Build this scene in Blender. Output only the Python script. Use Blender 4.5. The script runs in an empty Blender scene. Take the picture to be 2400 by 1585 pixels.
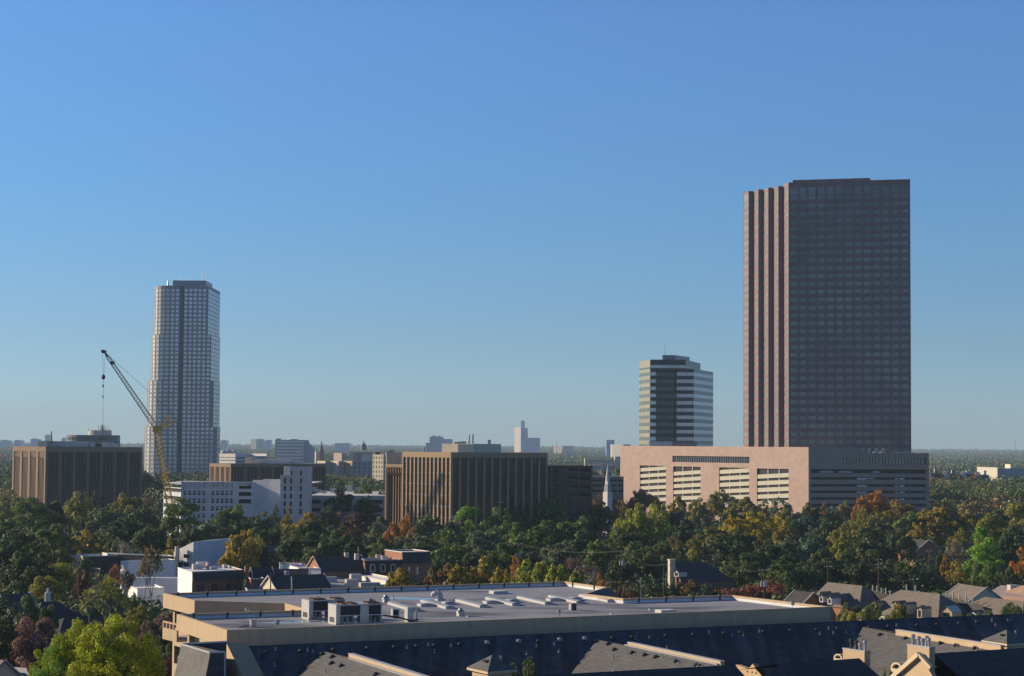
import bpy, math, random
import numpy as np
from mathutils import Vector, Matrix

R = math.radians
rnd = random.Random(11)
sc = bpy.context.scene
COL = sc.collection
V = Vector

HAZE_COL = (.56, .78, 1.0, 1); HAZE_D = 7.0e-5
SKY = (.6, .2, 3.0, .07); SUN_E = 4.6; SUN_C = (1.0, .80, .54); EXPO = .515; LEAFX = 3.0
# ------------------------------------------------------------------ camera
F = 4500.0; CX, CY = 1200.0, 792.5; CAMZ = 38.0
PITCH = math.atan((1046 - CY) / F); ROLL = R(0.42)
CROT = Matrix.Rotation(R(90) + PITCH, 3, 'X') @ Matrix.Rotation(ROLL, 3, 'Z')
CINV = CROT.transposed()


def ray(px, py):
    return CROT @ V(((px - CX) / F, -(py - CY) / F, -1.0))


def at(px, py, Y):
    d = ray(px, py); t = Y / d.y
    return V((d.x * t, Y, CAMZ + d.z * t))


def onz(px, py, z):
    d = ray(px, py); t = (z - CAMZ) / d.z
    return V((d.x * t, d.y * t, z))


def xy(px, Y, py=1046):
    p = at(px, py, Y); return V((p.x, p.y))


def proj(p):
    q = CINV @ (V(p) - V((0, 0, CAMZ)))
    return CX + F * q.x / -q.z, CY - F * q.y / -q.z


def onwall(px, py, p0, p1):
    """(distance along, height) where the sight line meets the vertical wall p0-p1"""
    u = (p1 - p0).normalized(); n = V((u.y, -u.x))
    d = ray(px, py); t = n.dot(p0) / (n.x * d.x + n.y * d.y)
    return (V((d.x * t, d.y * t)) - p0).dot(u), CAMZ + d.z * t


def onplane(px, py, p0, n):
    d = ray(px, py); o = V((0, 0, CAMZ))
    return o + d * ((p0 - o).dot(n) / d.dot(n))


def horizon(px):
    return 1046 + (px - 1200) * math.tan(ROLL)

# ------------------------------------------------------------------ materials
M = {}


def mat(name, col, rough=0.8, vary=0.12, scale=0.4, metal=0.0, spec=0.3, bump=0.0, stretch=None, col2=None, detail=4):
    m = bpy.data.materials.new(name); m.use_nodes = True
    nt = m.node_tree; b = nt.nodes['Principled BSDF']
    b.inputs['Roughness'].default_value = rough
    b.inputs['Metallic'].default_value = metal
    b.inputs['Specular IOR Level'].default_value = spec
    tc = nt.nodes.new('ShaderNodeTexCoord'); mp = nt.nodes.new('ShaderNodeMapping')
    nt.links.new(tc.outputs['Object'], mp.inputs['Vector'])
    if stretch: mp.inputs['Scale'].default_value = stretch
    nz = nt.nodes.new('ShaderNodeTexNoise'); nz.inputs['Scale'].default_value = scale
    nz.inputs['Detail'].default_value = detail; nz.inputs['Roughness'].default_value = 0.65
    nt.links.new(mp.outputs['Vector'], nz.inputs['Vector'])
    cr = nt.nodes.new('ShaderNodeValToRGB')
    a = col; c = col2 or col
    cr.color_ramp.elements[0].position = 0.3; cr.color_ramp.elements[1].position = 0.7
    cr.color_ramp.elements[0].color = (a[0] * (1 - vary), a[1] * (1 - vary), a[2] * (1 - vary), 1)
    cr.color_ramp.elements[1].color = (c[0] * (1 + vary), c[1] * (1 + vary), c[2] * (1 + vary), 1)
    nt.links.new(nz.outputs['Fac'], cr.inputs['Fac'])
    nt.links.new(cr.outputs['Color'], b.inputs['Base Color'])
    if bump:
        bp = nt.nodes.new('ShaderNodeBump'); bp.inputs['Strength'].default_value = bump; bp.inputs['Distance'].default_value = 0.1
        nt.links.new(nz.outputs['Fac'], bp.inputs['Height']); nt.links.new(bp.outputs['Normal'], b.inputs['Normal'])
    M[name] = m
    return m


def courses(name, bw, bh, mortar=0.02, dark=0.6, offset=0.5, wall=True):
    """overlay a brick / panel joint pattern on an existing material"""
    m = M[name]; nt = m.node_tree; b = nt.nodes['Principled BSDF']
    src = b.inputs['Base Color'].links[0].from_socket
    tc = nt.nodes.new('ShaderNodeTexCoord')
    sx = nt.nodes.new('ShaderNodeSeparateXYZ'); nt.links.new(tc.outputs['Object'], sx.inputs[0])
    ad = nt.nodes.new('ShaderNodeMath'); ad.operation = 'SUBTRACT'
    nt.links.new(sx.outputs['X'], ad.inputs[0]); nt.links.new(sx.outputs['Y'], ad.inputs[1])
    cb = nt.nodes.new('ShaderNodeCombineXYZ'); nt.links.new(ad.outputs[0], cb.inputs['X'])
    nt.links.new(sx.outputs['Z'], cb.inputs['Y'])
    br = nt.nodes.new('ShaderNodeTexBrick'); nt.links.new(cb.outputs[0], br.inputs['Vector'])
    br.inputs['Scale'].default_value = 1; br.inputs['Brick Width'].default_value = bw
    br.inputs['Row Height'].default_value = bh; br.inputs['Mortar Size'].default_value = mortar
    br.offset = offset
    br.inputs['Color1'].default_value = (1, 1, 1, 1); br.inputs['Color2'].default_value = (.86, .86, .86, 1)
    br.inputs['Mortar'].default_value = (dark, dark, dark, 1)
    mx = nt.nodes.new('ShaderNodeMix'); mx.data_type = 'RGBA'; mx.blend_type = 'MULTIPLY'; mx.inputs['Factor'].default_value = 1
    nt.links.new(src, mx.inputs['A']); nt.links.new(br.outputs['Color'], mx.inputs['B'])
    nt.links.new(mx.outputs['Result'], b.inputs['Base Color'])


mat('granite', (.385, .268, .23), .6, .08, .15); courses('granite', 3.0, 1.95, .06, .72, 0.0)
mat('tower_granite', (.22, .14, .155), .55, .07, .1); courses('tower_granite', 2.3, 1.31, .07, .7, 0.0)
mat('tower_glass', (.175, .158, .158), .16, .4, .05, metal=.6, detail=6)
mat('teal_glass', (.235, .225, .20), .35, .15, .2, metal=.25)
mat('cream_panel', (.50, .48, .40), .8, .06, .3)
mat('garage_dark', (.035, .037, .042), .9, .3, .5)  # near-black panels stand for the shade inside the garages
mat('white_frame', (.21, .22, .26), .5, .07, .1)
mat('pale_glass', (.56, .52, .56), .2, .22, .05, metal=.6)
mat('sun_gold_glass', (.41, .40, .28), .3, .15, .25, metal=.3)
mat('sun_gold_pane', (.33, .37, .31), .15, .2, .3, metal=.6)
mat('dark_glass', (.05, .06, .07), .08, .3, .2, metal=.3, spec=.5)
mat('bronze_glass', (.02, .019, .02), .1, .3, .45, metal=0, spec=.4, col2=(.055, .034, .022))  # brown patches stand for warm reflections, put into the glass colour
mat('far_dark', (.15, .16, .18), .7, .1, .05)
mat('blue_glass', (.28, .34, .44), .15, .1, .2, metal=.6)
mat('grey_spandrel', (.16, .19, .25), .3, .1, .2, metal=.2)
mat('navy_spandrel', (.04, .05, .065), .3, .2, .2, metal=.1)
mat('brown_concrete', (.27, .195, .14), .85, .08, .25, stretch=(1, 1, .3))
mat('brown_fin', (.20, .135, .10), .8, .08, .3, stretch=(1, 1, .2))
mat('tan_concrete', (.35, .255, .17), .85, .06, .25, stretch=(1, 1, .3))
mat('dark_brown', (.12, .075, .05), .7, .2, .3)
mat('white_concrete', (.60, .62, .68), .85, .07, .3, stretch=(1, 1, .4)); courses('white_concrete', 6.0, 3.0, .05, .8, 0.0)
mat('white_paint', (.60, .60, .58), .7, .05, .5)
mat('cream_wall', (.62, .55, .42), .85, .06, .5, stretch=(3, 3, .3))
mat('stucco', (.46, .355, .24), .9, .09, .6, stretch=(2.5, 2.5, .25))
mat('cream_trim', (.55, .45, .32), .7, .05, .8)
mat('peach_trim', (.50, .37, .235), .75, .05, .8)
mat('pale_wall', (.5, .48, .44), .85, .08, .3)
mat('brick', (.36, .17, .11), .85, .2, .8); courses('brick', .6, .2, .03, .75)
mat('brown_brick', (.24, .14, .11), .85, .2, .8); courses('brown_brick', .6, .2, .03, .75)
mat('far_brick', (.42, .29, .23), .85, .1, .1)
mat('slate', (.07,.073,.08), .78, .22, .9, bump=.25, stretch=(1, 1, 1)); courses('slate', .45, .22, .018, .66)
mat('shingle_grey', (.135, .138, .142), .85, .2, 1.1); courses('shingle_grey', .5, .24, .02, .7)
mat('shingle_taupe', (.20, .175, .155), .85, .16, .8); courses('shingle_taupe', .5, .25, .02, .75)
mat('mansard_dark', (.06, .058, .06), .8, .2, .8); courses('mansard_dark', .4, .25, .02, .7)
mat('metal_trim', (.36,.38,.40), .4, .1, 1, metal=.5)
mat('white_metal', (.45, .45, .45), .45, .06, .8)
mat('steel', (.34, .35, .36), .4, .12, 1, metal=.6)
mat('dark_metal', (.05, .05, .055), .5, .2, 1, metal=.3)
mat('coil', (.03, .028, .03), .6, .3, 2)
mat('rust_metal', (.20, .11, .07), .7, .3, 1.5)
mat('skylight', (.38,.40,.42), .35, .08, 1.2)
mat('yellow_steel', (.62, .40, .05), .55, .15, .6)
mat('grey_steel', (.36, .37, .34), .5, .15, .6)
mat('wood', (.11, .08, .06), .9, .2, 1.2, stretch=(1, 1, .15))
mat('cable', (.04, .04, .045), .6, .1, 1)
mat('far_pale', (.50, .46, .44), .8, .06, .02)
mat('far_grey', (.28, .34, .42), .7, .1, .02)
mat('far_shaded_blue_glass', (.22, .33, .52), .3, .1, .02, metal=.2)  # blue holds the shade and haze of far walls in the colour
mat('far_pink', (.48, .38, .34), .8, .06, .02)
mat('grass', (.115, .125, .03), .95, .3, .5, col2=(.17, .15, .05))
mat('asphalt', (.05, .05, .052), .9, .2, .4)
mat('flat_roof_white', (.62, .63, .66), .8, .12, .35)
mat('bright_white', (.82, .83, .85), .7, .05, .4)
mat('white_roof', (.80, .80, .82), .8, .12, .35)
mat('sunlit_arc_glass', (.60, .58, .52), .3, .12, .05, metal=.35)  # paler, warmer panes: bright sky reflection of the sunlit arc put into the colour
mat('flat_roof_grey', (.30, .31, .33), .85, .2, .3)
mat('red_roof', (.40, .25, .19), .85, .15, .6)
mat('bark', (.085, .068, .055), .95, .25, 1.5, stretch=(3, 3, .5))
mat('pale_bark', (.26, .23, .20), .95, .2, 1.5, stretch=(3, 3, .5))
mat('twig', (.17, .14, .13), .95, .2, 1.5)


def deck_material():
    m = mat('membrane', (.30, .32, .36), .75, .1, .22, stretch=(1, 1, 1), detail=6)
    nt = m.node_tree; b = nt.nodes['Principled BSDF']
    src = b.inputs['Base Color'].links[0].from_socket
    tc = nt.nodes.new('ShaderNodeTexCoord')
    mp = nt.nodes.new('ShaderNodeMapping'); mp.inputs['Rotation'].default_value = (0, 0, R(-23)); mp.inputs['Scale'].default_value = (.065, .2, 1)
    nt.links.new(tc.outputs['Object'], mp.inputs['Vector'])
    nz = nt.nodes.new('ShaderNodeTexNoise'); nz.inputs['Scale'].default_value = 1.0; nz.inputs['Detail'].default_value = 5
    nt.links.new(mp.outputs['Vector'], nz.inputs['Vector'])
    cr = nt.nodes.new('ShaderNodeValToRGB')
    e = cr.color_ramp.elements; e[0].position = .34; e[0].color = (.42, .43, .46, 1); e[1].position = .47; e[1].color = (1, 1, 1, 1)
    e2 = cr.color_ramp.elements.new(.66); e2.color = (1.12, 1.1, 1.08, 1)
    nt.links.new(nz.outputs['Fac'], cr.inputs['Fac'])
    # seams of the membrane sheets
    wv = nt.nodes.new('ShaderNodeTexBrick'); wv.inputs['Scale'].default_value = 1; wv.inputs['Brick Width'].default_value = 12
    wv.inputs['Row Height'].default_value = 1.9; wv.inputs['Mortar Size'].default_value = .05
    wv.inputs['Color1'].default_value = (1, 1, 1, 1); wv.inputs['Color2'].default_value = (.9, .9, .92, 1); wv.inputs['Mortar'].default_value = (.72, .72, .74, 1)
    mp2 = nt.nodes.new('ShaderNodeMapping'); mp2.inputs['Rotation'].default_value = (0, 0, R(-23))
    nt.links.new(tc.outputs['Object'], mp2.inputs['Vector']); nt.links.new(mp2.outputs['Vector'], wv.inputs['Vector'])
    mx = nt.nodes.new('ShaderNodeMix'); mx.data_type = 'RGBA'; mx.blend_type = 'MULTIPLY'; mx.inputs['Factor'].default_value = 1
    nt.links.new(src, mx.inputs['A']); nt.links.new(cr.outputs['Color'], mx.inputs['B'])
    mx2 = nt.nodes.new('ShaderNodeMix'); mx2.data_type = 'RGBA'; mx2.blend_type = 'MULTIPLY'; mx2.inputs['Factor'].default_value = 1
    nt.links.new(mx.outputs['Result'], mx2.inputs['A']); nt.links.new(wv.outputs['Color'], mx2.inputs['B'])
    nt.links.new(mx2.outputs['Result'], b.inputs['Base Color'])
    # puddles: smooth, wet patches that mirror the sky
    mp3 = nt.nodes.new('ShaderNodeMapping'); mp3.inputs['Rotation'].default_value = (0, 0, R(-23)); mp3.inputs['Scale'].default_value = (.05, .13, 1); mp3.inputs['Location'].default_value = (3.1, .4, 0)
    nt.links.new(tc.outputs['Object'], mp3.inputs['Vector'])
    n3 = nt.nodes.new('ShaderNodeTexNoise'); n3.inputs['Scale'].default_value = 1.3; n3.inputs['Detail'].default_value = 3
    nt.links.new(mp3.outputs['Vector'], n3.inputs['Vector'])
    r3 = nt.nodes.new('ShaderNodeValToRGB'); r3.color_ramp.elements[0].position = .60; r3.color_ramp.elements[0].color = (.75, .75, .75, 1)
    r3.color_ramp.elements[1].position = .63; r3.color_ramp.elements[1].color = (.04, .04, .04, 1)
    nt.links.new(n3.outputs['Fac'], r3.inputs['Fac']); nt.links.new(r3.outputs['Color'], b.inputs['Roughness'])


deck_material()


def streaked_slate():
    m = mat('slate_streaked', (.066, .07, .08), .78, .22, .9, bump=.25); courses('slate_streaked', .45, .22, .018, .66)
    nt = m.node_tree; b = nt.nodes['Principled BSDF']; src = b.inputs['Base Color'].links[0].from_socket
    tc = nt.nodes.new('ShaderNodeTexCoord'); mp = nt.nodes.new('ShaderNodeMapping'); mp.inputs['Rotation'].default_value = (0, 0, R(-23.6)); mp.inputs['Scale'].default_value = (.5, .03, .03)
    nt.links.new(tc.outputs['Object'], mp.inputs['Vector'])
    nz = nt.nodes.new('ShaderNodeTexNoise'); nz.inputs['Scale'].default_value = 1.6; nz.inputs['Detail'].default_value = 4
    nt.links.new(mp.outputs['Vector'], nz.inputs['Vector'])
    cr = nt.nodes.new('ShaderNodeValToRGB'); e = cr.color_ramp.elements; e[0].position = .4; e[0].color = (.8, .8, .8, 1); e[1].position = .68; e[1].color = (1.9, 1.9, 1.85, 1)
    nt.links.new(nz.outputs['Fac'], cr.inputs['Fac'])
    mx = nt.nodes.new('ShaderNodeMix'); mx.data_type = 'RGBA'; mx.blend_type = 'MULTIPLY'; mx.inputs['Factor'].default_value = 1
    nt.links.new(src, mx.inputs['A']); nt.links.new(cr.outputs['Color'], mx.inputs['B']); nt.links.new(mx.outputs['Result'], b.inputs['Base Color'])


streaked_slate()


def leaf_material(name, transl=.36):
    m = bpy.data.materials.new(name); m.use_nodes = True
    nt = m.node_tree; nt.nodes.clear()
    out = nt.nodes.new('ShaderNodeOutputMaterial')
    oi = nt.nodes.new('ShaderNodeObjectInfo')
    at2 = nt.nodes.new('ShaderNodeAttribute'); at2.attribute_type = 'OBJECT'; at2.attribute_name = 'second_colour'
    tc = nt.nodes.new('ShaderNodeTexCoord')
    nz = nt.nodes.new('ShaderNodeTexNoise'); nz.inputs['Scale'].default_value = .33; nz.inputs['Detail'].default_value = 2
    nt.links.new(tc.outputs['Object'], nz.inputs['Vector'])
    rp = nt.nodes.new('ShaderNodeValToRGB'); rp.color_ramp.elements[0].position = .45; rp.color_ramp.elements[1].position = .6
    nt.links.new(nz.outputs['Fac'], rp.inputs['Fac'])
    mx = nt.nodes.new('ShaderNodeMix'); mx.data_type = 'RGBA'
    nt.links.new(rp.outputs['Color'], mx.inputs['Factor'])
    nt.links.new(oi.outputs['Color'], mx.inputs['A']); nt.links.new(at2.outputs['Color'], mx.inputs['B'])
    geo = nt.nodes.new('ShaderNodeNewGeometry')
    mr = nt.nodes.new('ShaderNodeMapRange'); mr.inputs['To Min'].default_value = .45; mr.inputs['To Max'].default_value = 1.55
    nt.links.new(geo.outputs['Random Per Island'], mr.inputs['Value'])
    ml = nt.nodes.new('ShaderNodeVectorMath'); ml.operation = 'SCALE'
    nt.links.new(mx.outputs['Result'], ml.inputs[0]); nt.links.new(mr.outputs['Result'], ml.inputs['Scale'])
    d = nt.nodes.new('ShaderNodeBsdfPrincipled'); d.inputs['Roughness'].default_value = .6; d.inputs['Specular IOR Level'].default_value = .25
    t = nt.nodes.new('ShaderNodeBsdfTranslucent')
    nt.links.new(ml.outputs[0], d.inputs['Base Color']); nt.links.new(ml.outputs[0], t.inputs['Color'])
    ms = nt.nodes.new('ShaderNodeMixShader'); ms.inputs['Fac'].default_value = transl
    nt.links.new(d.outputs[0], ms.inputs[1]); nt.links.new(t.outputs[0], ms.inputs[2])
    nt.links.new(ms.outputs[0], out.inputs['Surface'])
    M[name] = m


leaf_material('leaf')


def mass_material(name):
    """leaf material for woods: colour of each crown stored on the mesh"""
    m = bpy.data.materials.new(name); m.use_nodes = True
    nt = m.node_tree; b = nt.nodes['Principled BSDF']; b.inputs['Roughness'].default_value = .7; b.inputs['Specular IOR Level'].default_value = .2
    a = nt.nodes.new('ShaderNodeAttribute'); a.attribute_name = 'crown_colour'
    geo = nt.nodes.new('ShaderNodeNewGeometry')
    mr = nt.nodes.new('ShaderNodeMapRange'); mr.inputs['To Min'].default_value = .5; mr.inputs['To Max'].default_value = 1.5
    nt.links.new(geo.outputs['Random Per Island'], mr.inputs['Value'])
    ml = nt.nodes.new('ShaderNodeVectorMath'); ml.operation = 'SCALE'
    nt.links.new(a.outputs['Color'], ml.inputs[0]); nt.links.new(mr.outputs['Result'], ml.inputs['Scale'])
    nt.links.new(ml.outputs[0], b.inputs['Base Color'])
    M[name] = m


mass_material('woods')

# ------------------------------------------------------------------ mesh helpers
LOC = {}


def tag(o, label=None, cat=None, group=None, kind=None):
    if label: o['label'] = label
    if cat: o['category'] = cat
    if group: o['group'] = group
    if kind: o['kind'] = kind
    return o


def thing(name, label, cat, loc=(0, 0, 0), group=None):
    o = bpy.data.objects.new(name, None); COL.objects.link(o)
    o.location = loc; o.empty_display_size = .5
    LOC[o.name] = V(loc)
    return tag(o, label, cat, group)


class MB:
    def __init__(s): s.v = []; s.f = []

    def poly(s, *p):
        n = len(s.v); s.v += [V(q) for q in p]; s.f.append(tuple(range(n, n + len(p))))

    def box(s, o, ux, uy, uz):
        o, ux, uy, uz = V(o), V(ux), V(uy), V(uz)
        n = len(s.v)
        s.v += [o, o + ux, o + ux + uy, o + uy, o + uz, o + ux + uz, o + ux + uy + uz, o + uy + uz]
        s.f += [tuple(n + i for i in q) for q in ((0, 3, 2, 1), (4, 5, 6, 7), (0, 1, 5, 4), (1, 2, 6, 5), (2, 3, 7, 6), (3, 0, 4, 7))]

    def cbox(s, c, sx, sy, sz, ang=0.0):
        """box standing on c, turned by ang about z"""
        u = V((math.cos(ang), math.sin(ang), 0)); w = V((-u.y, u.x, 0)); c = V(c)
        s.box(c - u * sx / 2 - w * sy / 2, u * sx, w * sy, V((0, 0, sz)))

    def prism(s, pts, z0, z1, top=True, bottom=False):
        n = len(s.v); k = len(pts)
        s.v += [V((p[0], p[1], z0)) for p in pts] + [V((p[0], p[1], z1)) for p in pts]
        for i in range(k):
            j = (i + 1) % k; s.f.append((n + i, n + j, n + k + j, n + k + i))
        if top: s.f.append(tuple(n + k + i for i in range(k)))
        if bottom: s.f.append(tuple(n + i for i in reversed(range(k))))

    def tube(s, a, b, r0, r1=None, n=6, caps=True):
        a, b = V(a), V(b); r1 = r0 if r1 is None else r1
        d = (b - a)
        if d.length < 1e-6: return
        d.normalize(); x = d.orthogonal().normalized(); y = d.cross(x)
        m = len(s.v)
        for c, r in ((a, r0), (b, r1)):
            for i in range(n):
                t = 2 * math.pi * i / n; s.v.append(c + x * (r * math.cos(t)) + y * (r * math.sin(t)))
        for i in range(n):
            j = (i + 1) % n; s.f.append((m + i, m + j, m + n + j, m + n + i))
        if caps: s.f.append(tuple(m + i for i in reversed(range(n)))); s.f.append(tuple(m + n + i for i in range(n)))

    def path(s, pts, r, n=5):
        for a, b in zip(pts[:-1], pts[1:]): s.tube(a, b, r, r, n)

    def lathe(s, c, prof, n=10):
        c = V(c); m = len(s.v)
        for r, z in prof:
            for i in range(n):
                t = 2 * math.pi * i / n; s.v.append(c + V((r * math.cos(t), r * math.sin(t), z)))
        for k in range(len(prof) - 1):
            for i in range(n):
                j = (i + 1) % n; s.f.append((m + k * n + i, m + k * n + j, m + (k + 1) * n + j, m + (k + 1) * n + i))
        s.f.append(tuple(m + i for i in reversed(range(n)))); s.f.append(tuple(m + (len(prof) - 1) * n + i for i in range(n)))

    def ball(s, c, r, sz=1.0, n=8):
        s.lathe(V(c) - V((0, 0, r * sz)), [(max(.02 * r, r * math.sin(math.pi * k / 6)), r * sz * (1 - math.cos(math.pi * k / 6))) for k in range(7)], n)

    def build(s, name, m, parent=None, loc=None, smooth=False):
        base = LOC[parent.name] if parent else V(loc or (0, 0, 0))
        me = bpy.data.meshes.new(name)
        me.from_pydata([tuple(q - base) for q in s.v], [], s.f)
        me.materials.append(M[m] if isinstance(m, str) else m)
        if smooth:
            me.polygons.foreach_set('use_smooth', [True] * len(me.polygons))
        o = bpy.data.objects.new(name, me); COL.objects.link(o)
        LOC[o.name] = base
        if parent: o.parent = parent
        else: o.location = base
        return o


def copy_thing(root, loc, rz=0.0, label=None, scale=None):
    r = root.copy(); COL.objects.link(r); r.location = loc; r.rotation_euler = (0, 0, rz)
    if scale: r.scale = scale
    if label: r['label'] = label
    for ch in list(root.children):
        c = ch.copy(); COL.objects.link(c); c.parent = r
        for g in list(ch.children):
            d = g.copy(); COL.objects.link(d); d.parent = c
    return r


def facade(mb, p0, p1, z0, z1, holes, depth=.35):
    """wall from p0 to p1 (left to right as seen from outside) with recessed rectangular openings; returns the panes at the back"""
    p0, p1 = V(p0), V(p1); L = (p1 - p0).length; u = (p1 - p0) / L; n = V((u.y, -u.x))

    def P(a, z, d=0.0):
        q = p0 + u * a - n * d; return V((q.x, q.y, z))
    holes = [(max(0, a), max(z0, b), min(L, c), min(z1, d)) for a, b, c, d in holes]
    holes = [h for h in holes if h[2] - h[0] > .02 and h[3] - h[1] > .02]
    us = sorted({0.0, L} | {round(x, 3) for h in holes for x in (h[0], h[2])})
    zs = sorted({z0, z1} | {round(x, 3) for h in holes for x in (h[1], h[3])})
    H = np.array(holes) if holes else np.zeros((0, 4))
    for i in range(len(us) - 1):
        uc = (us[i] + us[i + 1]) / 2
        Hc = H[(H[:, 0] < uc) & (H[:, 2] > uc)]
        z = z0; k = 0
        runs = []
        for k in range(len(zs) - 1):
            zc = (zs[k] + zs[k + 1]) / 2
            solid = not np.any((Hc[:, 1] < zc) & (Hc[:, 3] > zc))
            if solid:
                if runs and abs(runs[-1][1] - zs[k]) < 1e-9: runs[-1][1] = zs[k + 1]
                else: runs.append([zs[k], zs[k + 1]])
        for a, b in runs:
            mb.poly(P(us[i], a), P(us[i + 1], a), P(us[i + 1], b), P(us[i], b))
    out = []
    for a, b, c, d in holes:
        mb.poly(P(a, b), P(c, b), P(c, b, depth), P(a, b, depth))
        mb.poly(P(a, d, depth), P(c, d, depth), P(c, d), P(a, d))
        mb.poly(P(a, b), P(a, b, depth), P(a, d, depth), P(a, d))
        mb.poly(P(c, b, depth), P(c, b), P(c, d), P(c, d, depth))
        out.append((P(a, b, depth), P(c, b, depth), P(c, d, depth), P(a, d, depth)))
    return out


USED = {}


def panes(root, quads, m, name='window', most=100):
    key = (root.name, name)
    for q in quads:
        USED[key] = USED.get(key, 0) + 1
        if USED[key] <= most:
            b = MB(); b.poly(*q); b.build(name, m, root)
    rest = quads[max(0, most - (USED[key] - len(quads))):]
    if rest:
        b = MB()
        for q in rest: b.poly(*q)
        o = b.build('upper_' + name, m, root); o['kind'] = 'stuff'


def fins(mb, p0, p1, us, w, z0, z1, d):
    p0, p1 = V(p0), V(p1); u = (p1 - p0).normalized(); n = V((u.y, -u.x))
    for a in us:
        q = p0 + u * (a - w / 2)
        mb.box((q.x, q.y, z0), (u.x * w, u.y * w, 0), (n.x * d, n.y * d, 0), (0, 0, z1 - z0))


def bands(mb, p0, p1, a, b, z0, z1, d, rise=0.0):
    """a strip on a wall, standing d proud, optionally sloping up by rise"""
    p0, p1 = V(p0), V(p1); u = (p1 - p0).normalized(); n = V((u.y, -u.x))

    def P(t, z, e):
        q = p0 + u * t + n * e; return V((q.x, q.y, z))
    mb.poly(P(a, z0, d), P(b, z0 + rise, d), P(b, z1 + rise, d), P(a, z1, d))
    mb.poly(P(a, z1, d), P(b, z1 + rise, d), P(b, z1 + rise, -.1), P(a, z1, -.1))
    mb.poly(P(a, z0, -.1), P(b, z0 + rise, -.1), P(b, z0 + rise, d), P(a, z0, d))
    mb.poly(P(a, z0, -.1), P(a, z0, d), P(a, z1, d), P(a, z1, -.1))
    mb.poly(P(b, z0 + rise, d), P(b, z0 + rise, -.1), P(b, z1 + rise, -.1), P(b, z1 + rise, d))


def wallz(py, px, Y):
    return at(px, py, Y).z
# ------------------------------------------------------------------ the tall brown tower
def brown_tower():
    A3 = at(1848, 428, 960); A = V((A3.x, A3.y)); zt = A3.z
    b3 = onz(2133, 420, zt); B = V((b3.x, b3.y))
    B = A + (B - A) if abs(B.y - A.y) < 30 else V((xy(2133, 955).x, 955))
    root = thing('office_tower', 'tallest brown granite office tower with a stepped sunlit edge above the pink garage', 'office tower', (A.x, A.y, 0))
    wall = MB()
    L = (B - A).length; k = L / 637.0
    px2m = 960 / 4500 / 2.24
    rows = [(zt - (177 - 107) * px2m, zt - (133 - 107) * px2m)]
    for i in range(33):
        y = 180 + 41.4 * i
        rows.append((zt - (y + 21 - 107) * px2m, zt - (y - 107) * px2m))
    holes = []
    for a, b in reversed(rows):
        for c in range(13):
            holes.append(((9 + 48.3 * c) * k, a, (9 + 48.3 * c + 37) * k, b))
    q = facade(wall, A, B, 0, zt, holes, .3)
    panes(root, q, 'tower_glass')
    # stepped edge: lit faces and shaded faces in turn
    pts = [B, A]
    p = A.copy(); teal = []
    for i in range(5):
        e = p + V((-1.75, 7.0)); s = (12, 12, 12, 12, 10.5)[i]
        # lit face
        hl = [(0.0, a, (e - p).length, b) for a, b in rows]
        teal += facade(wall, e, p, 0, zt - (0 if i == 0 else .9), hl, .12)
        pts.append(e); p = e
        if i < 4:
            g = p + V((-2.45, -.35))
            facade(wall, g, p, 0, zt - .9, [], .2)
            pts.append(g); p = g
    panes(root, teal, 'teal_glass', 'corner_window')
    C = B + V((7.5, 46.0)); D = p + V((10, 30))
    wall.prism([D, C], 0, zt)
    facade(wall, B, C, 0, zt, [(1 + 5 * j, a, 4.4 + 5 * j, b) for j in range(9) for a, b in rows[::1]], .3)
    facade(wall, C, D, 0, zt, [], .3)
    facade(wall, D, p, 0, zt, [], .3)
    wall.build('wall', 'tower_granite', root)
    rf = MB(); poly = [A, B, C, D] + [x for x in reversed(pts[2:])]
    rf.poly(*[V((x.x, x.y, zt - .95)) for x in poly]); rf.build('roof', 'flat_roof_grey', root)
    ph = MB()
    u = (B - A).normalized(); n = V((u.y, -u.x))
    s0 = A + u * 1.5 - n * 6
    ph.prism([s0, s0 + u * (L * .64), s0 + u * (L * .64) - n * 25, s0 - n * 25], zt - 1, zt + 2.0)
    ph.build('penthouse', 'tower_granite', root)


brown_tower()


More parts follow.
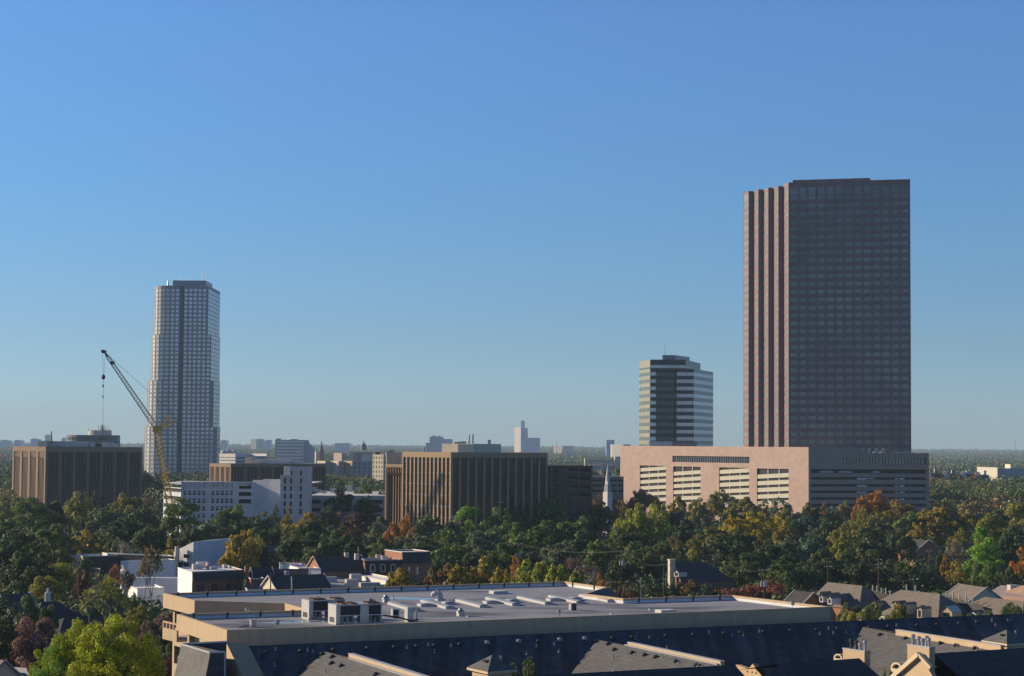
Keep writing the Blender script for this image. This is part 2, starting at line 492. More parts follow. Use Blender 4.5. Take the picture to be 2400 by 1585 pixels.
# ------------------------------------------------------------------ pink granite garage at its foot
def pink_garage():
    C = xy(1895, 930); Lp = xy(1454, 1070); Rp = xy(2177, 944)
    zt = 38.6
    root = thing('parking_garage', 'long pink granite parking garage with sloping cream ramp bands under the brown tower', 'parking garage', (C.x, C.y, 0))
    wall = MB()
    def r(x, y, ox, oy, sc_): return ox + x / sc_, oy + y / sc_
    def hole(p0, p1, x0, y0, x1, y1, ox, oy, sc_=3.958):
        a = onwall(*r(x0, y0, ox, oy, sc_), p0, p1); b = onwall(*r(x1, y0, ox, oy, sc_), p0, p1)
        c = onwall(*r(x0, y1, ox, oy, sc_), p0, p1)
        return (a[0], c[1], b[0], a[1])
    hb = hole(Lp, C, 697, 271, 1413, 328, 1400, 1000)
    ops = [(395, 637, 360, 720), (703, 958, 369, 720), (1130, 1408, 378, 720), (1480, 1775, 388, 720)]
    ho = [hole(Lp, C, x0, y0, x1, y1, 1400, 1000) for x0, x1, y0, y1 in ops]
    low = [(a, max(1.0, b), c, d) for a, b, c, d in ho]
    q = facade(wall, Lp, C, 0, zt, [hb] + low, .9)
    g = MB(); g.poly(*q[0]); g.build('window_band', 'navy_spandrel', root)
    ml = MB(); nm = 34
    u = (C - Lp).normalized()
    fins(ml, Lp - V((u.y, -u.x)) * .85, C - V((u.y, -u.x)) * .85, [hb[0] + (hb[2] - hb[0]) * (i + .5) / nm for i in range(nm)], .25, hb[1], hb[3], .3)
    ml.build('mullion_row', 'grey_spandrel', root)
    for qq in q[1:]:
        b = MB(); b.poly(*qq); b.build('garage_opening', 'garage_dark', root)
    # sloping ramp bands: (opening, left top y, pitch, height, rise) in zoomed picture units
    spec = [(0, 385, 56.5, 33, 17), (1, 420, 57.5, 35, 17), (2, 402, 60, 38, 17), (3, 445, 62, 39, 16)]
    k = 3.958
    for i, y0, pit, h, rise in spec:
        x0, x1, yt, yb = ops[i]
        a0, zt0 = onwall(1400 + x0 / k, 1000 + y0 / k, Lp, C)
        a1, zt1 = onwall(1400 + x1 / k, 1000 + (y0 - rise) / k, Lp, C)
        _, zb0 = onwall(1400 + x0 / k, 1000 + (y0 + h) / k, Lp, C)
        _, zp = onwall(1400 + x0 / k, 1000 + (y0 + pit) / k, Lp, C)
        j = 0
        while True:
            z1 = zt0 - (zt0 - zp) * j; z0 = zb0 - (zt0 - zp) * j
            if z0 < 1.5: break
            b = MB(); bands(b, Lp, C, a0 + .05, a1 - .05, z0, z1, -.25, zt1 - zt0)
            b.build('ramp_band', 'cream_panel', root); j += 1
        cm = MB()
        fins(cm, Lp - V((u.y, -u.x)) * .75, C - V((u.y, -u.x)) * .75, [a0 + (a1 - a0) * t for t in (.33, .68)], .5, 1.0, ho[i][3], .25)
        cm.build('column_pair', 'steel', root)
    # shaded wall, two heights
    a_step, _ = onwall(1800 + 1130 / k, 1062, C, Rp)
    Lr = (Rp - C).length; ur = (Rp - C) / Lr
    z_low = onwall(2150, 1062.3, C, Rp)[1]
    a_mid = onwall(1800 + 870 / k, 1062, C, Rp)[0]
    rows = [(395, 433), (468, 492), (533, 557), (594, 617), (655, 680), (716, 742)]
    hr = [hole(C, Rp, 400, a, 1470, b, 1800, 1000) for a, b in rows]
    hw = hole(C, Rp, 690, 288, 1470, 347, 1800, 1000)
    zs_ = (hw[1] + hr[0][3]) / 2
    q = facade(wall, C, Rp, 0, zs_, hr, 3.2) + facade(wall, C, Rp, zs_, z_low, [hw], .9)
    for qq in q[:-1]:
        b = MB(); b.poly(*qq); b.build('garage_opening', 'garage_dark', root)
    b = MB(); b.poly(*q[-1]); b.build('window_band', 'tower_glass', root)
    nrm = V((ur.y, -ur.x))
    ml = MB(); fins(ml, C - nrm * .85, Rp - nrm * .85, [hw[0] + (hw[2] - hw[0]) * (i + .5) / 26 for i in range(26)], .18, hw[1], hw[3], .3)
    ml.build('mullion_row', 'navy_spandrel', root)
    for a, b in rows[1:5]:
        for x0, x1 in ((825, 920), (1180, 1205), (1218, 1270)):
            h = hole(C, Rp, x0, a, x1, b, 1800, 1000)
            pn = MB(); bands(pn, C, Rp, h[0], h[2], h[1], h[3] - .5, -.4); pn.build('screen_panel', 'blue_glass', root)
    for x, row in ((528, 0), (575, 0), (700, 0), (748, 0), (1010, 0), (960, 1)):
        a_c = onwall(1800 + x / k, 1105, C, Rp)[0]; zf = hr[row][1]; cen = C + ur * a_c - nrm * 1.7
        car = thing('parked_car', f'small pale car parked behind the garage rail, {dict([(528, "first of the pair at the corner"), (575, "second of the pair at the corner"), (700, "first of the middle pair"), (748, "second of the middle pair"), (1010, "alone on the top level"), (960, "alone one level down")])[x]}', 'car', (cen.x, cen.y, zf), 'cars parked in the pink garage')
        ang = math.atan2(ur.y, ur.x); O = V((cen.x, cen.y, zf))
        cb = MB(); cb.cbox(O + V((0, 0, .3)), 4.3, 1.75, .55, ang); cb.cbox(O + V((0, 0, .85)), 2.3, 1.5, .1, ang); cb.cbox(O + V((0, 0, 1.32)), 1.9, 1.4, .08, ang); cb.build('body', 'white_paint', car)
        cb = MB(); cb.cbox(O + V((0, 0, .93)), 2.1, 1.46, .42, ang); cb.build('window_band', 'dark_glass', car)
        for sx in (-1.35, 1.35):
            for sy in (-.8, .8):
                w_ = MB(); pc = O + V((ur.x * sx - ur.y * sy, ur.y * sx + ur.x * sy, .32)); w_.tube(pc - V((nrm.x, nrm.y, 0)) * .1, pc + V((nrm.x, nrm.y, 0)) * .1, .32, .32, 10); w_.build('wheel', 'dark_metal', car)
    # upper parapet stage of the shaded wall
    up = MB()
    P = lambda a, z, d=0: V((C.x + ur.x * a - nrm.x * d, C.y + ur.y * a - nrm.y * d, z))
    up.poly(P(0, z_low), P(a_mid, z_low), P(a_mid, zt), P(0, zt))
    up.poly(P(a_mid, z_low), P(a_mid, z_low, 14), P(a_mid, zt, 14), P(a_mid, zt))
    up.build('upper_wall', 'granite', root)
    Kb = Lp + Rp - C
    facade(wall, Rp, Kb, 0, z_low, [], .2); facade(wall, Kb, Lp, 0, zt, [], .2)
    wall.build('wall', 'granite', root)
    rf = MB()
    cR = C + ur * a_mid; cK = Kb - ur * (Lr - a_mid)
    rf.poly(*[V((p.x, p.y, zt - .9)) for p in (Lp, C, cR, cK)])
    rf.poly(*[V((p.x, p.y, z_low - .35)) for p in (cR, Rp, Kb, cK)])
    rf.build('roof', 'flat_roof_grey', root)
    # slanted roof lights on the terrace
    for x in (885, 938, 1002, 1066):
        a = onwall(1800 + x / k, 1062, C, Rp)[0]
        s = MB(); q0 = P(a, z_low - .3, 3.0)
        s.poly(q0 + V((0, 0, .6)), q0 + V((2.0, 0, .6)), q0 + V((2.4, .6, 2.6)), q0 + V((.6, .6, 2.6)))
        s.box(q0, (2.2, 0, 0), (0, 2.2, 0), (0, 0, .6))
        s.build('roof_light', 'cream_panel', root)
    cs = MB(); cs.box(P(a_step + 1, z_low, .2), ur.to_3d() * (L_ := (Lr * .165)), V((0, .8, 0)), V((0, 0, .35))); cs.build('coping', 'white_paint', root)  # white strip stands for the sunlit terrace top


pink_garage()


# ------------------------------------------------------------------ glass tower behind the garage
def glass_tower():
    k = 3.7325
    X = lambda x: 1400 + x / k
    Y0 = 1130
    FL = xy(X(460), Y0); FR = xy(X(842), Y0 - 1); FM = xy(X(772), Y0 - .8)
    Lf = xy(X(366), Y0 + 26)
    Rr = xy(X(1012), Y0 + 46); Mr = xy(X(900), Y0 + 46)
    z1 = wallz(780 + 316 / k, X(800), Y0); z2 = wallz(780 + 236 / k, X(600), Y0)
    z3 = wallz(780 + 196 / k, X(620), Y0 + 6)
    root = thing('glass_office_tower', 'dark glass office tower with gold sunlit strip and stepped roof behind the pink garage', 'office tower', (FL.x, FL.y, 0))
    sp = 63 / k * Y0 / 4500
    frame = MB(); light = []; gold = []; blue = []
    zs = []
    z = z1 - 31 / k * Y0 / 4500
    while z > 6:
        zs.append((z - 31 / k * Y0 / 4500, z)); z -= sp
    # front: two banded piers either side of a deep dark recess
    r0, r1 = xy(X(511), Y0), xy(X(692), Y0)
    hh = lambda Lw, s=0.0: [(s, a, Lw, b) for a, b in zs]
    top = [(0, z1 + .3, 99, z2 - 3.6)]
    light += facade(frame, FL, r0, 0, z1, hh((r0 - FL).length), .15)
    light += facade(frame, r1, FR, 0, z1, hh((FR - r1).length), .15)
    light += facade(frame, FL, FM, z1, z2, [(0, z1 + .3, (FM - FL).length, z2 - 3.2)], .15)
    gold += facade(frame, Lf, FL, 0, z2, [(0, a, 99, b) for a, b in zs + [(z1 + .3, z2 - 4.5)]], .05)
    bl = facade(frame, FR, Rr, 0, z1, hh(99), .05)
    blue += bl + facade(frame, FM, Mr, z1, z2, [(0, z1 + 1, 99, z2 - 4)], .05)
    d = V((.06, 1)).normalized() * 7
    rec = MB()
    q = facade(rec, r0 + d, r1 + d, 0, z1, [(0, a, 99, b) for a, b in zs], .1)
    rec.poly(*[V((p.x, p.y, zz)) for p, zz in ((r0, 0), (r0 + d, 0), (r0 + d, z1), (r0, z1))])
    rec.poly(*[V((p.x, p.y, zz)) for p, zz in ((r1 + d, 0), (r1, 0), (r1, z1), (r1 + d, z1))])
    rec.build('recess', 'navy_spandrel', root)
    panes(root, q, 'dark_glass', 'recess_window')  # near-black panes stand for the dark reflection in the notch
    Kb = Lf + (Rr - FR) + V((26, 10))
    facade(frame, Rr, Kb, 0, z1, [], .1); facade(frame, Kb, Lf, 0, z2, [], .1)
    frame.build('wall', 'navy_spandrel', root)
    panes(root, light, 'pale_glass'); panes(root, gold, 'sun_gold_pane', 'end_window'); panes(root, blue, 'blue_glass', 'side_window')
    # end spandrels with sunlight put in as gold, and blue side spandrels, stand a hair proud of the wall
    g = MB(); s = MB()
    for i, (a, b) in enumerate(zs):
        hi = zs[i - 1][0] if i else z1
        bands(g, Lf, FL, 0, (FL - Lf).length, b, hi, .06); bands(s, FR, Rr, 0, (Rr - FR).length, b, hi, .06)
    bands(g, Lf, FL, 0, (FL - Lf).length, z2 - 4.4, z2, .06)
    g.build('sun_gold_spandrel', 'sun_gold_glass', root); s.build('side_spandrel', 'grey_spandrel', root)
    rf = MB(); rf.poly(*[V((p.x, p.y, z1 - .3)) for p in (FL, FR, Rr, Kb, Lf)])
    rf.poly(*[V((p.x, p.y, z2)) for p in (FL, FM, Mr, Kb, Lf)])
    rf.build('roof', 'flat_roof_grey', root)
    ml = MB()
    for a_, b_, n_ in ((Lf, FL, 6), (FL, FM, 15), (r1, FR, 7)):
        Lw = (b_ - a_).length
        fins(ml, a_, b_, [Lw * (i + .5) / n_ for i in range(n_)], .16, 0 if n_ != 15 else z1, z2 if n_ != 7 else z1, .1)
    ml.build('mullion_row', 'navy_spandrel', root)
    p0, p1, p2 = xy(X(568), Y0 + 6), xy(X(680), Y0 + 5.6), xy(X(806), Y0 + 30)
    ph = MB(); ph.prism([p0, p1, p2, p0 + p2 - p1], z2 - .2, z3)
    ph.build('penthouse', 'grey_spandrel', root)
    # low dark block at its foot
    e0, e1, e2 = xy(X(455), 1098), xy(X(655), 1096), xy(X(871), 1100)
    zl = wallz(780 + 952 / k, X(600), 1098)
    an = MB(); an.prism([e0, e1, e2, e2 + V((0, 20)), e0 + V((0, 20))], 0, zl); an.build('annex', 'blue_glass', root)
    at_ = MB(); t = at(X(590), 780 + 194 / k, Y0 + 14); at_.tube(t, t + V((0, 0, 7)), .15, .06, 4); at_.build('antenna', 'steel', root)


glass_tower()


# ------------------------------------------------------------------ pale stepped tower behind the crane
def stepped_tower():
    k = 3.92; X = lambda x: x / k; YY = lambda y: 620 + y / k
    Y0 = 1830
    tiers = [(1395, 1893, 2000, 195), (1375, 1925, 2007, 642), (1350, 1955, 2013, 1065), (1330, 1993, 2021, 1487)]
    c0 = xy(X(1650), Y0)
    root = thing('stepped_office_tower', 'pale gridded office tower with rounded corner and stepped end behind the crane', 'office tower', (c0.x, c0.y, 0))
    zt = [wallz(YY(t[3]), X(1700), Y0) for t in tiers] + [0]
    pitch = 38.6 / k * Y0 / 4500
    for i in (1, 2, 3): zt[i] = zt[0] - 3.2 - pitch * round((zt[0] - 3.2 - zt[i]) / pitch) + pitch * .15
    wall = MB(); glass = []; side = []; arc = []
    stripe0, stripe1 = xy(X(1632), Y0).x, xy(X(1668), Y0).x
    pitch = 38.6 / k * Y0 / 4500; cw = 42.5 / k * Y0 / 4500
    ztop = zt[0] - 3.2
    roof = MB()
    for i, (xl, xc, xr, _) in enumerate(tiers):
        a, b = zt[i + 1], zt[i]
        xL, xC = xy(X(xl), Y0).x, xy(X(xc), Y0).x
        rows = []
        z = ztop
        while z > 4:
            if z <= b and z - pitch * .7 >= a: rows.append((z - pitch * .63, z))
            z -= pitch
        # flat part right of the stripe
        hs = []; x = stripe1 + .5
        while x + cw * .80 < xC - .3:
            hs += [(x - stripe1, r0, x - stripe1 + cw * .66, r1) for r0, r1 in rows]; x += cw
        q = facade(wall, (stripe1, Y0), (xC, Y0), a, b, hs, .25)
        glass += q
        # dark stripe, recessed
        facade(wall, (stripe0, Y0), (stripe0, Y0 + 2), a, b, []); facade(wall, (stripe1, Y0 + 2), (stripe1, Y0), a, b, [])
        # left of the stripe: three flat bays then the rounded corner
        xf = stripe0 - cw * 2.15
        hs = []
        for j in range(2): hs += [(cw * (j + .16) + .3, r0, cw * (j + .82) + .3, r1) for r0, r1 in rows]
        glass += facade(wall, (xf, Y0), (stripe0, Y0), a, b, hs, .25)
        rad = (xf - xL) / (1 + xL / Y0)
        prev = V((xf, Y0)); nseg = 6; pts = [prev]
        for j in range(1, nseg + 1):
            t = math.pi / 2 * j / nseg
            p = V((xf - rad * math.sin(t), Y0 + rad * (1 - math.cos(t))))
            Lw = (prev - p).length
            arc += facade(wall, p, prev, a, b, [(Lw * .15, r0, Lw * .87, r1) for r0, r1 in rows], .25)
            prev = p; pts.append(p)
        back = V((xL, Y0 + 70)); facade(wall, back, prev, a, b, [])
        d = (X(xr) - X(xc))
        yr = Y0 * (1 + d / (1200 - X(xr)))
        re = V((xC, yr)); L2 = yr - Y0
        hs = [(L2 * (j + .06) / 9, r0 - pitch * .2, L2 * (j + .96) / 9, r1) for j in range(9) for r0, r1 in rows]
        side += facade(wall, (xC, Y0), re, a, b, hs, .06)
        bk = V(((X(xr) - 1200) / F * (Y0 + 74), Y0 + 74)); facade(wall, re, bk, a, b, []); facade(wall, bk, back, a, b, [])
        roof.poly(*[V((p[0], p[1], b - .4)) for p in [(stripe1, Y0), (xC, Y0), re, bk, back] + list(reversed(pts)) + [(stripe0, Y0), (stripe0, Y0 + 2), (stripe1, Y0 + 2)]])
    wall.build('wall', 'white_frame', root)
    panes(root, list(reversed(glass)), 'pale_glass'); panes(root, arc, 'sunlit_arc_glass', 'curved_window'); panes(root, side, 'pale_glass', 'side_window')
    st = MB(); st.poly(V((stripe0, Y0 + 2, 0)), V((stripe1, Y0 + 2, 0)), V((stripe1, Y0 + 2, zt[0])), V((stripe0, Y0 + 2, zt[0])))
    st.build('recessed_stripe', 'navy_spandrel', root)
    roof.build('roof', 'flat_roof_grey', root)
    p0, p1 = xy(X(1562), Y0 + 8), xy(X(1868), Y0 + 8)
    zp = wallz(YY(147), X(1700), Y0 + 8)
    ph = MB(); ph.prism([p0, p1, p1 + V((0, 40)), p0 + V((0, 40))], zt[0] - .5, zp); ph.build('penthouse', 'grey_spandrel', root)
    for x, y0, y1, w in ((1860, 150, 55, .45), (1668, 147, 118, .5), (1580, 147, 125, .3), (1640, 147, 120, .25), (1713, 148, 132, .6), (1762, 148, 115, .22), (1815, 148, 122, .22), (1545, 165, 148, 1.2)):
        b = MB(); t = at(X(x), YY(y0), Y0 + 12); e = at(X(x), YY(y1), Y0 + 12)
        b.tube(t - V((0, 0, 3)), e, w, w * .6, 5); b.build('antenna', 'steel', root)


stepped_tower()


def corner_block(L, C, Rp, z0, zt, name, label, cat, wallm, roofm, holesL, holesR, depth=.4):
    root = thing(name, label, cat, (C.x, C.y, 0)); wall = MB()
    qa = facade(wall, L, C, z0, zt, holesL, depth); qb = facade(wall, C, Rp, z0, zt, holesR, depth)
    K = L + Rp - C
    facade(wall, Rp, K, z0, zt, []); facade(wall, K, L, z0, zt, [])
    wall.build('wall', wallm, root)
    rf = MB(); rf.poly(*[V((p.x, p.y, zt - .6)) for p in (L, C, Rp, K)]); rf.build('roof', roofm, root)
    return root, qa, qb, K


# ------------------------------------------------------------------ brown office block at the left edge
def left_brown():
    C = xy(107.5, 950); L = xy(30, 975); Rp = xy(334, 987)
    zt = wallz(1047, 107, 950); k = 3.958
    zo = wallz(980 + 312 / k, 107, 950); zc = wallz(980 + 368 / k, 107, 950)
    LL = (C - L).length; LR = (Rp - C).length
    hl = [((LL * (i + .19) / 4.08), 1, LL * (i + .93) / 4.08, zo) for i in range(4)]
    hr = [(LR * (i + .13) / 7.12, 1, LR * (i + .99) / 7.12, zo - .2) for i in range(7)]
    root, qa, qb, K = corner_block(L, C, Rp, 0, zt, 'office_block', 'brown concrete office block with tall fins and rooftop boxes beside the crane hook', 'office block', 'brown_concrete', 'flat_roof_grey', hl, hr, 1.1)
    for h, q in zip(hl + hr, qa + qb):
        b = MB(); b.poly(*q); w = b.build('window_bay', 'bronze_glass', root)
        e0, e1 = (L, C) if h in hl else (C, Rp)
        n = 5
        fb = MB(); u = (e1 - e0).normalized(); nn = V((u.y, -u.x))
        fins(fb, e0 - nn * 1.05, e1 - nn * 1.05, [h[0] + (h[2] - h[0]) * (i + .5) / n for i in range(n)], .55, 1, h[3], .75)
        fb.build('fin_row', 'brown_fin', w)
    tb = MB()
    for h in hl: bands(tb, L, C, h[0], h[2], zc, zo, -.3)
    tb.build('louvre_band', 'brown_fin', root)
    for x0, x1, y0, Yd, m, nm in ((350, 432, 213, 985, 'cream_wall', 'stair_penthouse'), (432, 822, 215, 990, 'pale_wall', 'penthouse'), (945, 1000, 222, 985, 'white_metal', 'rooftop_unit'), (1000, 1045, 236, 985, 'steel', 'rooftop_unit'), (830, 880, 228, 988, 'steel', 'rooftop_unit'), (880, 940, 233, 990, 'dark_metal', 'rooftop_unit')):
        p0, p1 = xy(x0 / k, Yd), xy(x1 / k, Yd); z = wallz(980 + y0 / k, 150, Yd)
        b = MB(); b.prism([p0, p1, p1 + V((0, 14)), p0 + V((0, 14))], zt - .7, z); b.build(nm, m, root)
    b = MB(); t = at(475 / k, 980 + 213 / k, 988); b.tube(t - V((0, 0, 1)), t + V((0, 0, 5)), .5, .3, 5); b.build('flue', 'dark_metal', root)


left_brown()


def round_dark():
    k = 3.958; Y0 = 1450; X = lambda x: x / k; YZ = lambda y: wallz(980 + y / k, 220, Y0)
    c = xy(X(862), Y0 + 40); r = (xy(X(1115), Y0).x - xy(X(610), Y0).x) / 2
    root = thing('round_office_building', 'dark rounded office building with white drum and antennas behind the brown block', 'office building', (c.x, c.y, 0))
    b = MB(); b.lathe((c.x, c.y, 0), [(r, 0), (r, YZ(158)), (r - 2, YZ(158) + .1)], 28); b.build('wall', 'far_dark', root)
    w = MB()
    for i in range(5):
        z = YZ(178) - i * 5.5; w.lathe((c.x, c.y, 0), [(r + .05, z - 2.2), (r + .06, z)], 28)
    w.build('window_band', 'dark_glass', root)
    c2 = xy(X(925), Y0 + 40); r2 = (xy(X(1035), Y0).x - xy(X(815), Y0).x) / 2
    d = MB(); d.lathe((c2.x, c2.y, 0), [(r2, YZ(160)), (r2, YZ(110)), (r2 - 1, YZ(109))], 20); d.build('drum', 'pale_wall', root)
    for x, y1, w_ in ((912, 66, .4), (935, 62, .5), (950, 60, .7), (965, 70, .5), (985, 72, .35), (1008, 82, .5), (820, 100, .5)):
        a = MB(); t = at(X(x), 980 + 112 / k, Y0 + 30); e = at(X(x), 980 + y1 / k, Y0 + 30)
        a.tube(t - V((0, 0, 1)), e, w_, w_ * .7, 5); a.build('antenna', 'steel', root)


round_dark()


# ------------------------------------------------------------------ second brown block, behind the white garage
def low_brown():
    C = xy(541.5, 1000); L = xy(492, 1018); Rp = xy(766, 1036); k = 3.958
    zt = wallz(1000 + 346 / k, 541, 1000); zo = wallz(1000 + 378 / k, 541, 1000)
    LL = (C - L).length; LR = (Rp - C).length
    hl = [(LL * (i + .2) / 4.1, 1, LL * (i + .95) / 4.1, zo) for i in range(4)]
    hr = [(LR * (i + .12) / 7.1, 1, LR * (i + .99) / 7.1, zo) for i in range(7)]
    root, qa, qb, K = corner_block(L, C, Rp, 0, zt, 'office_block', 'low brown finned office block rising behind the white parking garage', 'office block', 'brown_concrete', 'flat_roof_white', hl, hr, .9)
    for h, q in zip(hl + hr, qa + qb):
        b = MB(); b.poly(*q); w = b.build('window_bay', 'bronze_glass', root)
        e0, e1 = (L, C) if h in hl else (C, Rp); u = (e1 - e0).normalized(); nn = V((u.y, -u.x))
        fb = MB(); n = 3 if h in hl else 4
        fins(fb, e0 - nn * .85, e1 - nn * .85, [h[0] + (h[2] - h[0]) * (i + .5) / n for i in range(n)], .5, 1, h[3], .6); fb.build('fin_row', 'brown_fin', w)
    for x0, x1, y0, m, nm in ((375, 430, 290, 'cream_wall', 'stair_penthouse'), (430, 800, 306, 'pale_wall', 'penthouse'), (800, 1100, 338, 'white_metal', 'roof_curb')):
        p0, p1 = xy(480 + x0 / k, 1040), xy(480 + x1 / k, 1040); z = wallz(1000 + y0 / k, 600, 1040)
        b = MB(); b.prism([p0, p1, p1 + V((0, 12)), p0 + V((0, 12))], zt - .7, z); b.build(nm, m, root)


low_brown()


def white_office():
    Y0 = 1300; k = 3.958
    root_x = xy(550, Y0)
    root = thing('white_office_building', 'low white office building with dark window strips right behind the low brown block', 'office building', (root_x.x, Y0, 0))
    z = lambda y: wallz(1000 + y / k, 550, Y0); X = lambda x: 480 + x / k
    L, C, Rp = xy(X(135), Y0 + 12), xy(X(285), Y0), xy(X(575), Y0 + 30)
    w = MB(); zt = z(252)
    LL, LR = (C - L).length, (Rp - C).length
    q = facade(w, L, C, 0, zt, [(0, z(290), LL, z(284)), (0, z(318), LL, z(311))], .3)
    q += facade(w, C, Rp, 0, zt - 1.5, [(1, z(298), LR * .48, z(286)), (LR * .68, z(298), LR - 1, z(288)), (1, z(330), LR * .6, z(318))], .4)
    K = L + Rp - C; facade(w, Rp, K, 0, zt, []); facade(w, K, L, 0, zt, [])
    w.build('wall', 'white_paint', root); panes(root, q, 'dark_glass', 'window_strip')
    r = MB(); r.poly(*[V((p.x, p.y, zt - 1.6)) for p in (L, C, Rp, K)]); r.build('roof', 'flat_roof_white', root)
    for x, y in ((175, 236), (212, 232), (268, 238)):
        b = MB(); b.ball(at(X(x), 1000 + (y + 8) / k, Y0 + 14), 2.2); b.build('roof_dome', 'white_paint', root)
    b = MB(); t = at(X(388), 1000 + 300 / k, Y0 + 10); b.tube(t, at(X(388), 1000 + 215 / k, Y0 + 10), .3, .15, 4); b.build('mast', 'white_metal', root)


white_office()


# ------------------------------------------------------------------ white concrete parking garage
def white_garage():
    k = 3.958; Y0 = 763; X = lambda x: x / k; z = lambda y: wallz(980 + y / k, 500, Y0)
    # punched facade
    A, B = xy(X(1686), Y0), xy(X(2200), Y0 + 6)
    zt = z(592)
    root = thing('parking_garage', 'white concrete parking garage with rows of small square openings under the crane', 'parking garage', (A.x, A.y, 0))
    w = MB(); LW = (B - A).length; s = LW / (2200 - 1686)
    rows = [(604, 650), (680, 716), (750, 790), (822, 862), (892, 926), (960, 995)]
    cols = [1711, 1754, 1798, 1842, 1886, 1968, 2012, 2055, 2098, 2141]
    holes = [((c - 1686) * s, z(b), (c - 1686 + 25) * s, z(a)) for a, b in rows for c in cols]
    q = facade(w, A, B, 0, zt, holes, .5)
    panes(root, q[:10], 'white_paint', 'daylight_panel'); panes(root, q[10:], 'garage_dark', 'opening')  # white panels stand for daylight through the open top row
    for a, b in rows[1:]:
        for c in cols:
            sl = MB(); bands(sl, A, B, (c - 1686) * s, (c - 1686 + 25) * s, z((a + b) / 2 + 2), z((a + b) / 2 - 7), -.3); sl.build('deck_edge', 'white_paint', root)
    # open ramp end beyond the facade
    A0 = xy(X(1525), Y0 + 32)
    rq = facade(w, A0, A + V((0, 6)), 0, z(655), [(.5, z(1000) + 3.2 * i, 99, z(1000) + 3.2 * i + 1.5) for i in range(0, 7)], 1.2)
    panes(root, rq, 'garage_dark', 'ramp_opening')
    facade(w, A + V((0, 6)), A, 0, zt, [])
    # open deck bay
    D = xy(480 + 450 / k, Y0 + 8)
    zz = lambda y: wallz(1000 + y / k, 580, Y0)
    LD = (D - B).length
    dq = facade(w, B, D, 0, zz(515), [(1, zz(582), LD - .4, zz(530)), (1, zz(650), LD - .4, zz(612)), (1, zz(720), LD - .4, zz(680))], 2.5)
    panes(root, dq, 'garage_dark', 'deck_opening')
    pc = MB(); u = (D - B).normalized(); nn = V((u.y, -u.x))
    bands(pc, B, D, 1, LD - .4, zz(556), zz(532), -1.5)
    pc.build('deck_soffit', 'white_paint', root)
    # blank wall
    E = xy(480 + 708 / k, Y0 + 2)
    facade(w, D, E, 0, zz(498), [])
    cp = MB(); bands(cp, D, E, 5, 14, zz(497), zz(488), .02); cp.build('roof_coping', 'white_paint', root)
    # stair tower
    T0, T1, T2 = xy(480 + 706 / k, Y0 - 6), xy(480 + 795 / k, Y0 - 8), xy(480 + 965 / k, Y0 - 4)
    zt2 = zz(368)
    LT = (T2 - T0).length; ts = LT / (965 - 706)
    th = []
    for a, b in ((405, 452), (475, 525), (545, 593), (617, 665), (688, 735), (758, 806)):
        th.append(((795 - 706) * ts, zz(b), (815 - 706) * ts, zz(a))); th.append(((885 - 706) * ts, zz(b), (907 - 706) * ts, zz(a)))
        if a > 460: th.append(((738 - 706) * ts, zz(b), (760 - 706) * ts, zz(a)))
    tq = facade(w, T0, T2, 0, zz(448), [h for h in th if h[3] < zz(448)], .6)
    t1 = T0 + (T2 - T0) * ((742 - 706) / (965 - 706))
    off = (742 - 706) * ts
    tq += facade(w, t1, T2, zz(448), zt2, [(h[0] - off, h[1], h[2] - off, h[3]) for h in th if h[3] >= zz(448)], .6)
    panes(root, tq, 'dark_glass', 'stair_window')
    facade(w, t1 + V((0, 8)), t1, zz(448), zt2, [])
    facade(w, T0 + V((0, 10)), T0, 0, zz(448), []); facade(w, T2, T2 + V((0, 14)), 0, zt2, [])
    bk = MB(); lit = MB()
    l0 = xy(480 + 740 / k, Y0 - 9.5); l1 = xy(480 + 795 / k, Y0 - 10.5)
    lit.prism([l0, l1, l1 + V((0, 3)), l0 + V((-.4, 3))], zz(447), zz(366)); lit.build('lit_stub_face', 'white_paint', root)  # white block stands for the sunlit left face of the tower stub
    w.build('wall', 'white_concrete', root)
    K0, K1 = A0 + V((0, 45)), T2 + V((0, 60))
    bk.poly(*[V((p.x, p.y, zt - 1.2)) for p in (A0, A, B, K1, K0)])
    bk.poly(*[V((p.x, p.y, zz(498) - 1.2)) for p in (B, D, E, T0, T2, K1)])
    bk.poly(V((T0.x, T0.y, zz(448) - .3)), V((T2.x, T2.y, zz(448) - .3)), V((T2.x, T2.y + 14, zz(448) - .3)), V((T0.x, T0.y + 10, zz(448) - .3)))
    bk.poly(V((t1.x, t1.y, zt2 - .2)), V((T2.x, T2.y, zt2 - .2)), V((T2.x, T2.y + 14, zt2 - .2)), V((t1.x, t1.y + 8, zt2 - .2)))
    bk.build('roof', 'flat_roof_white', root)


white_garage()


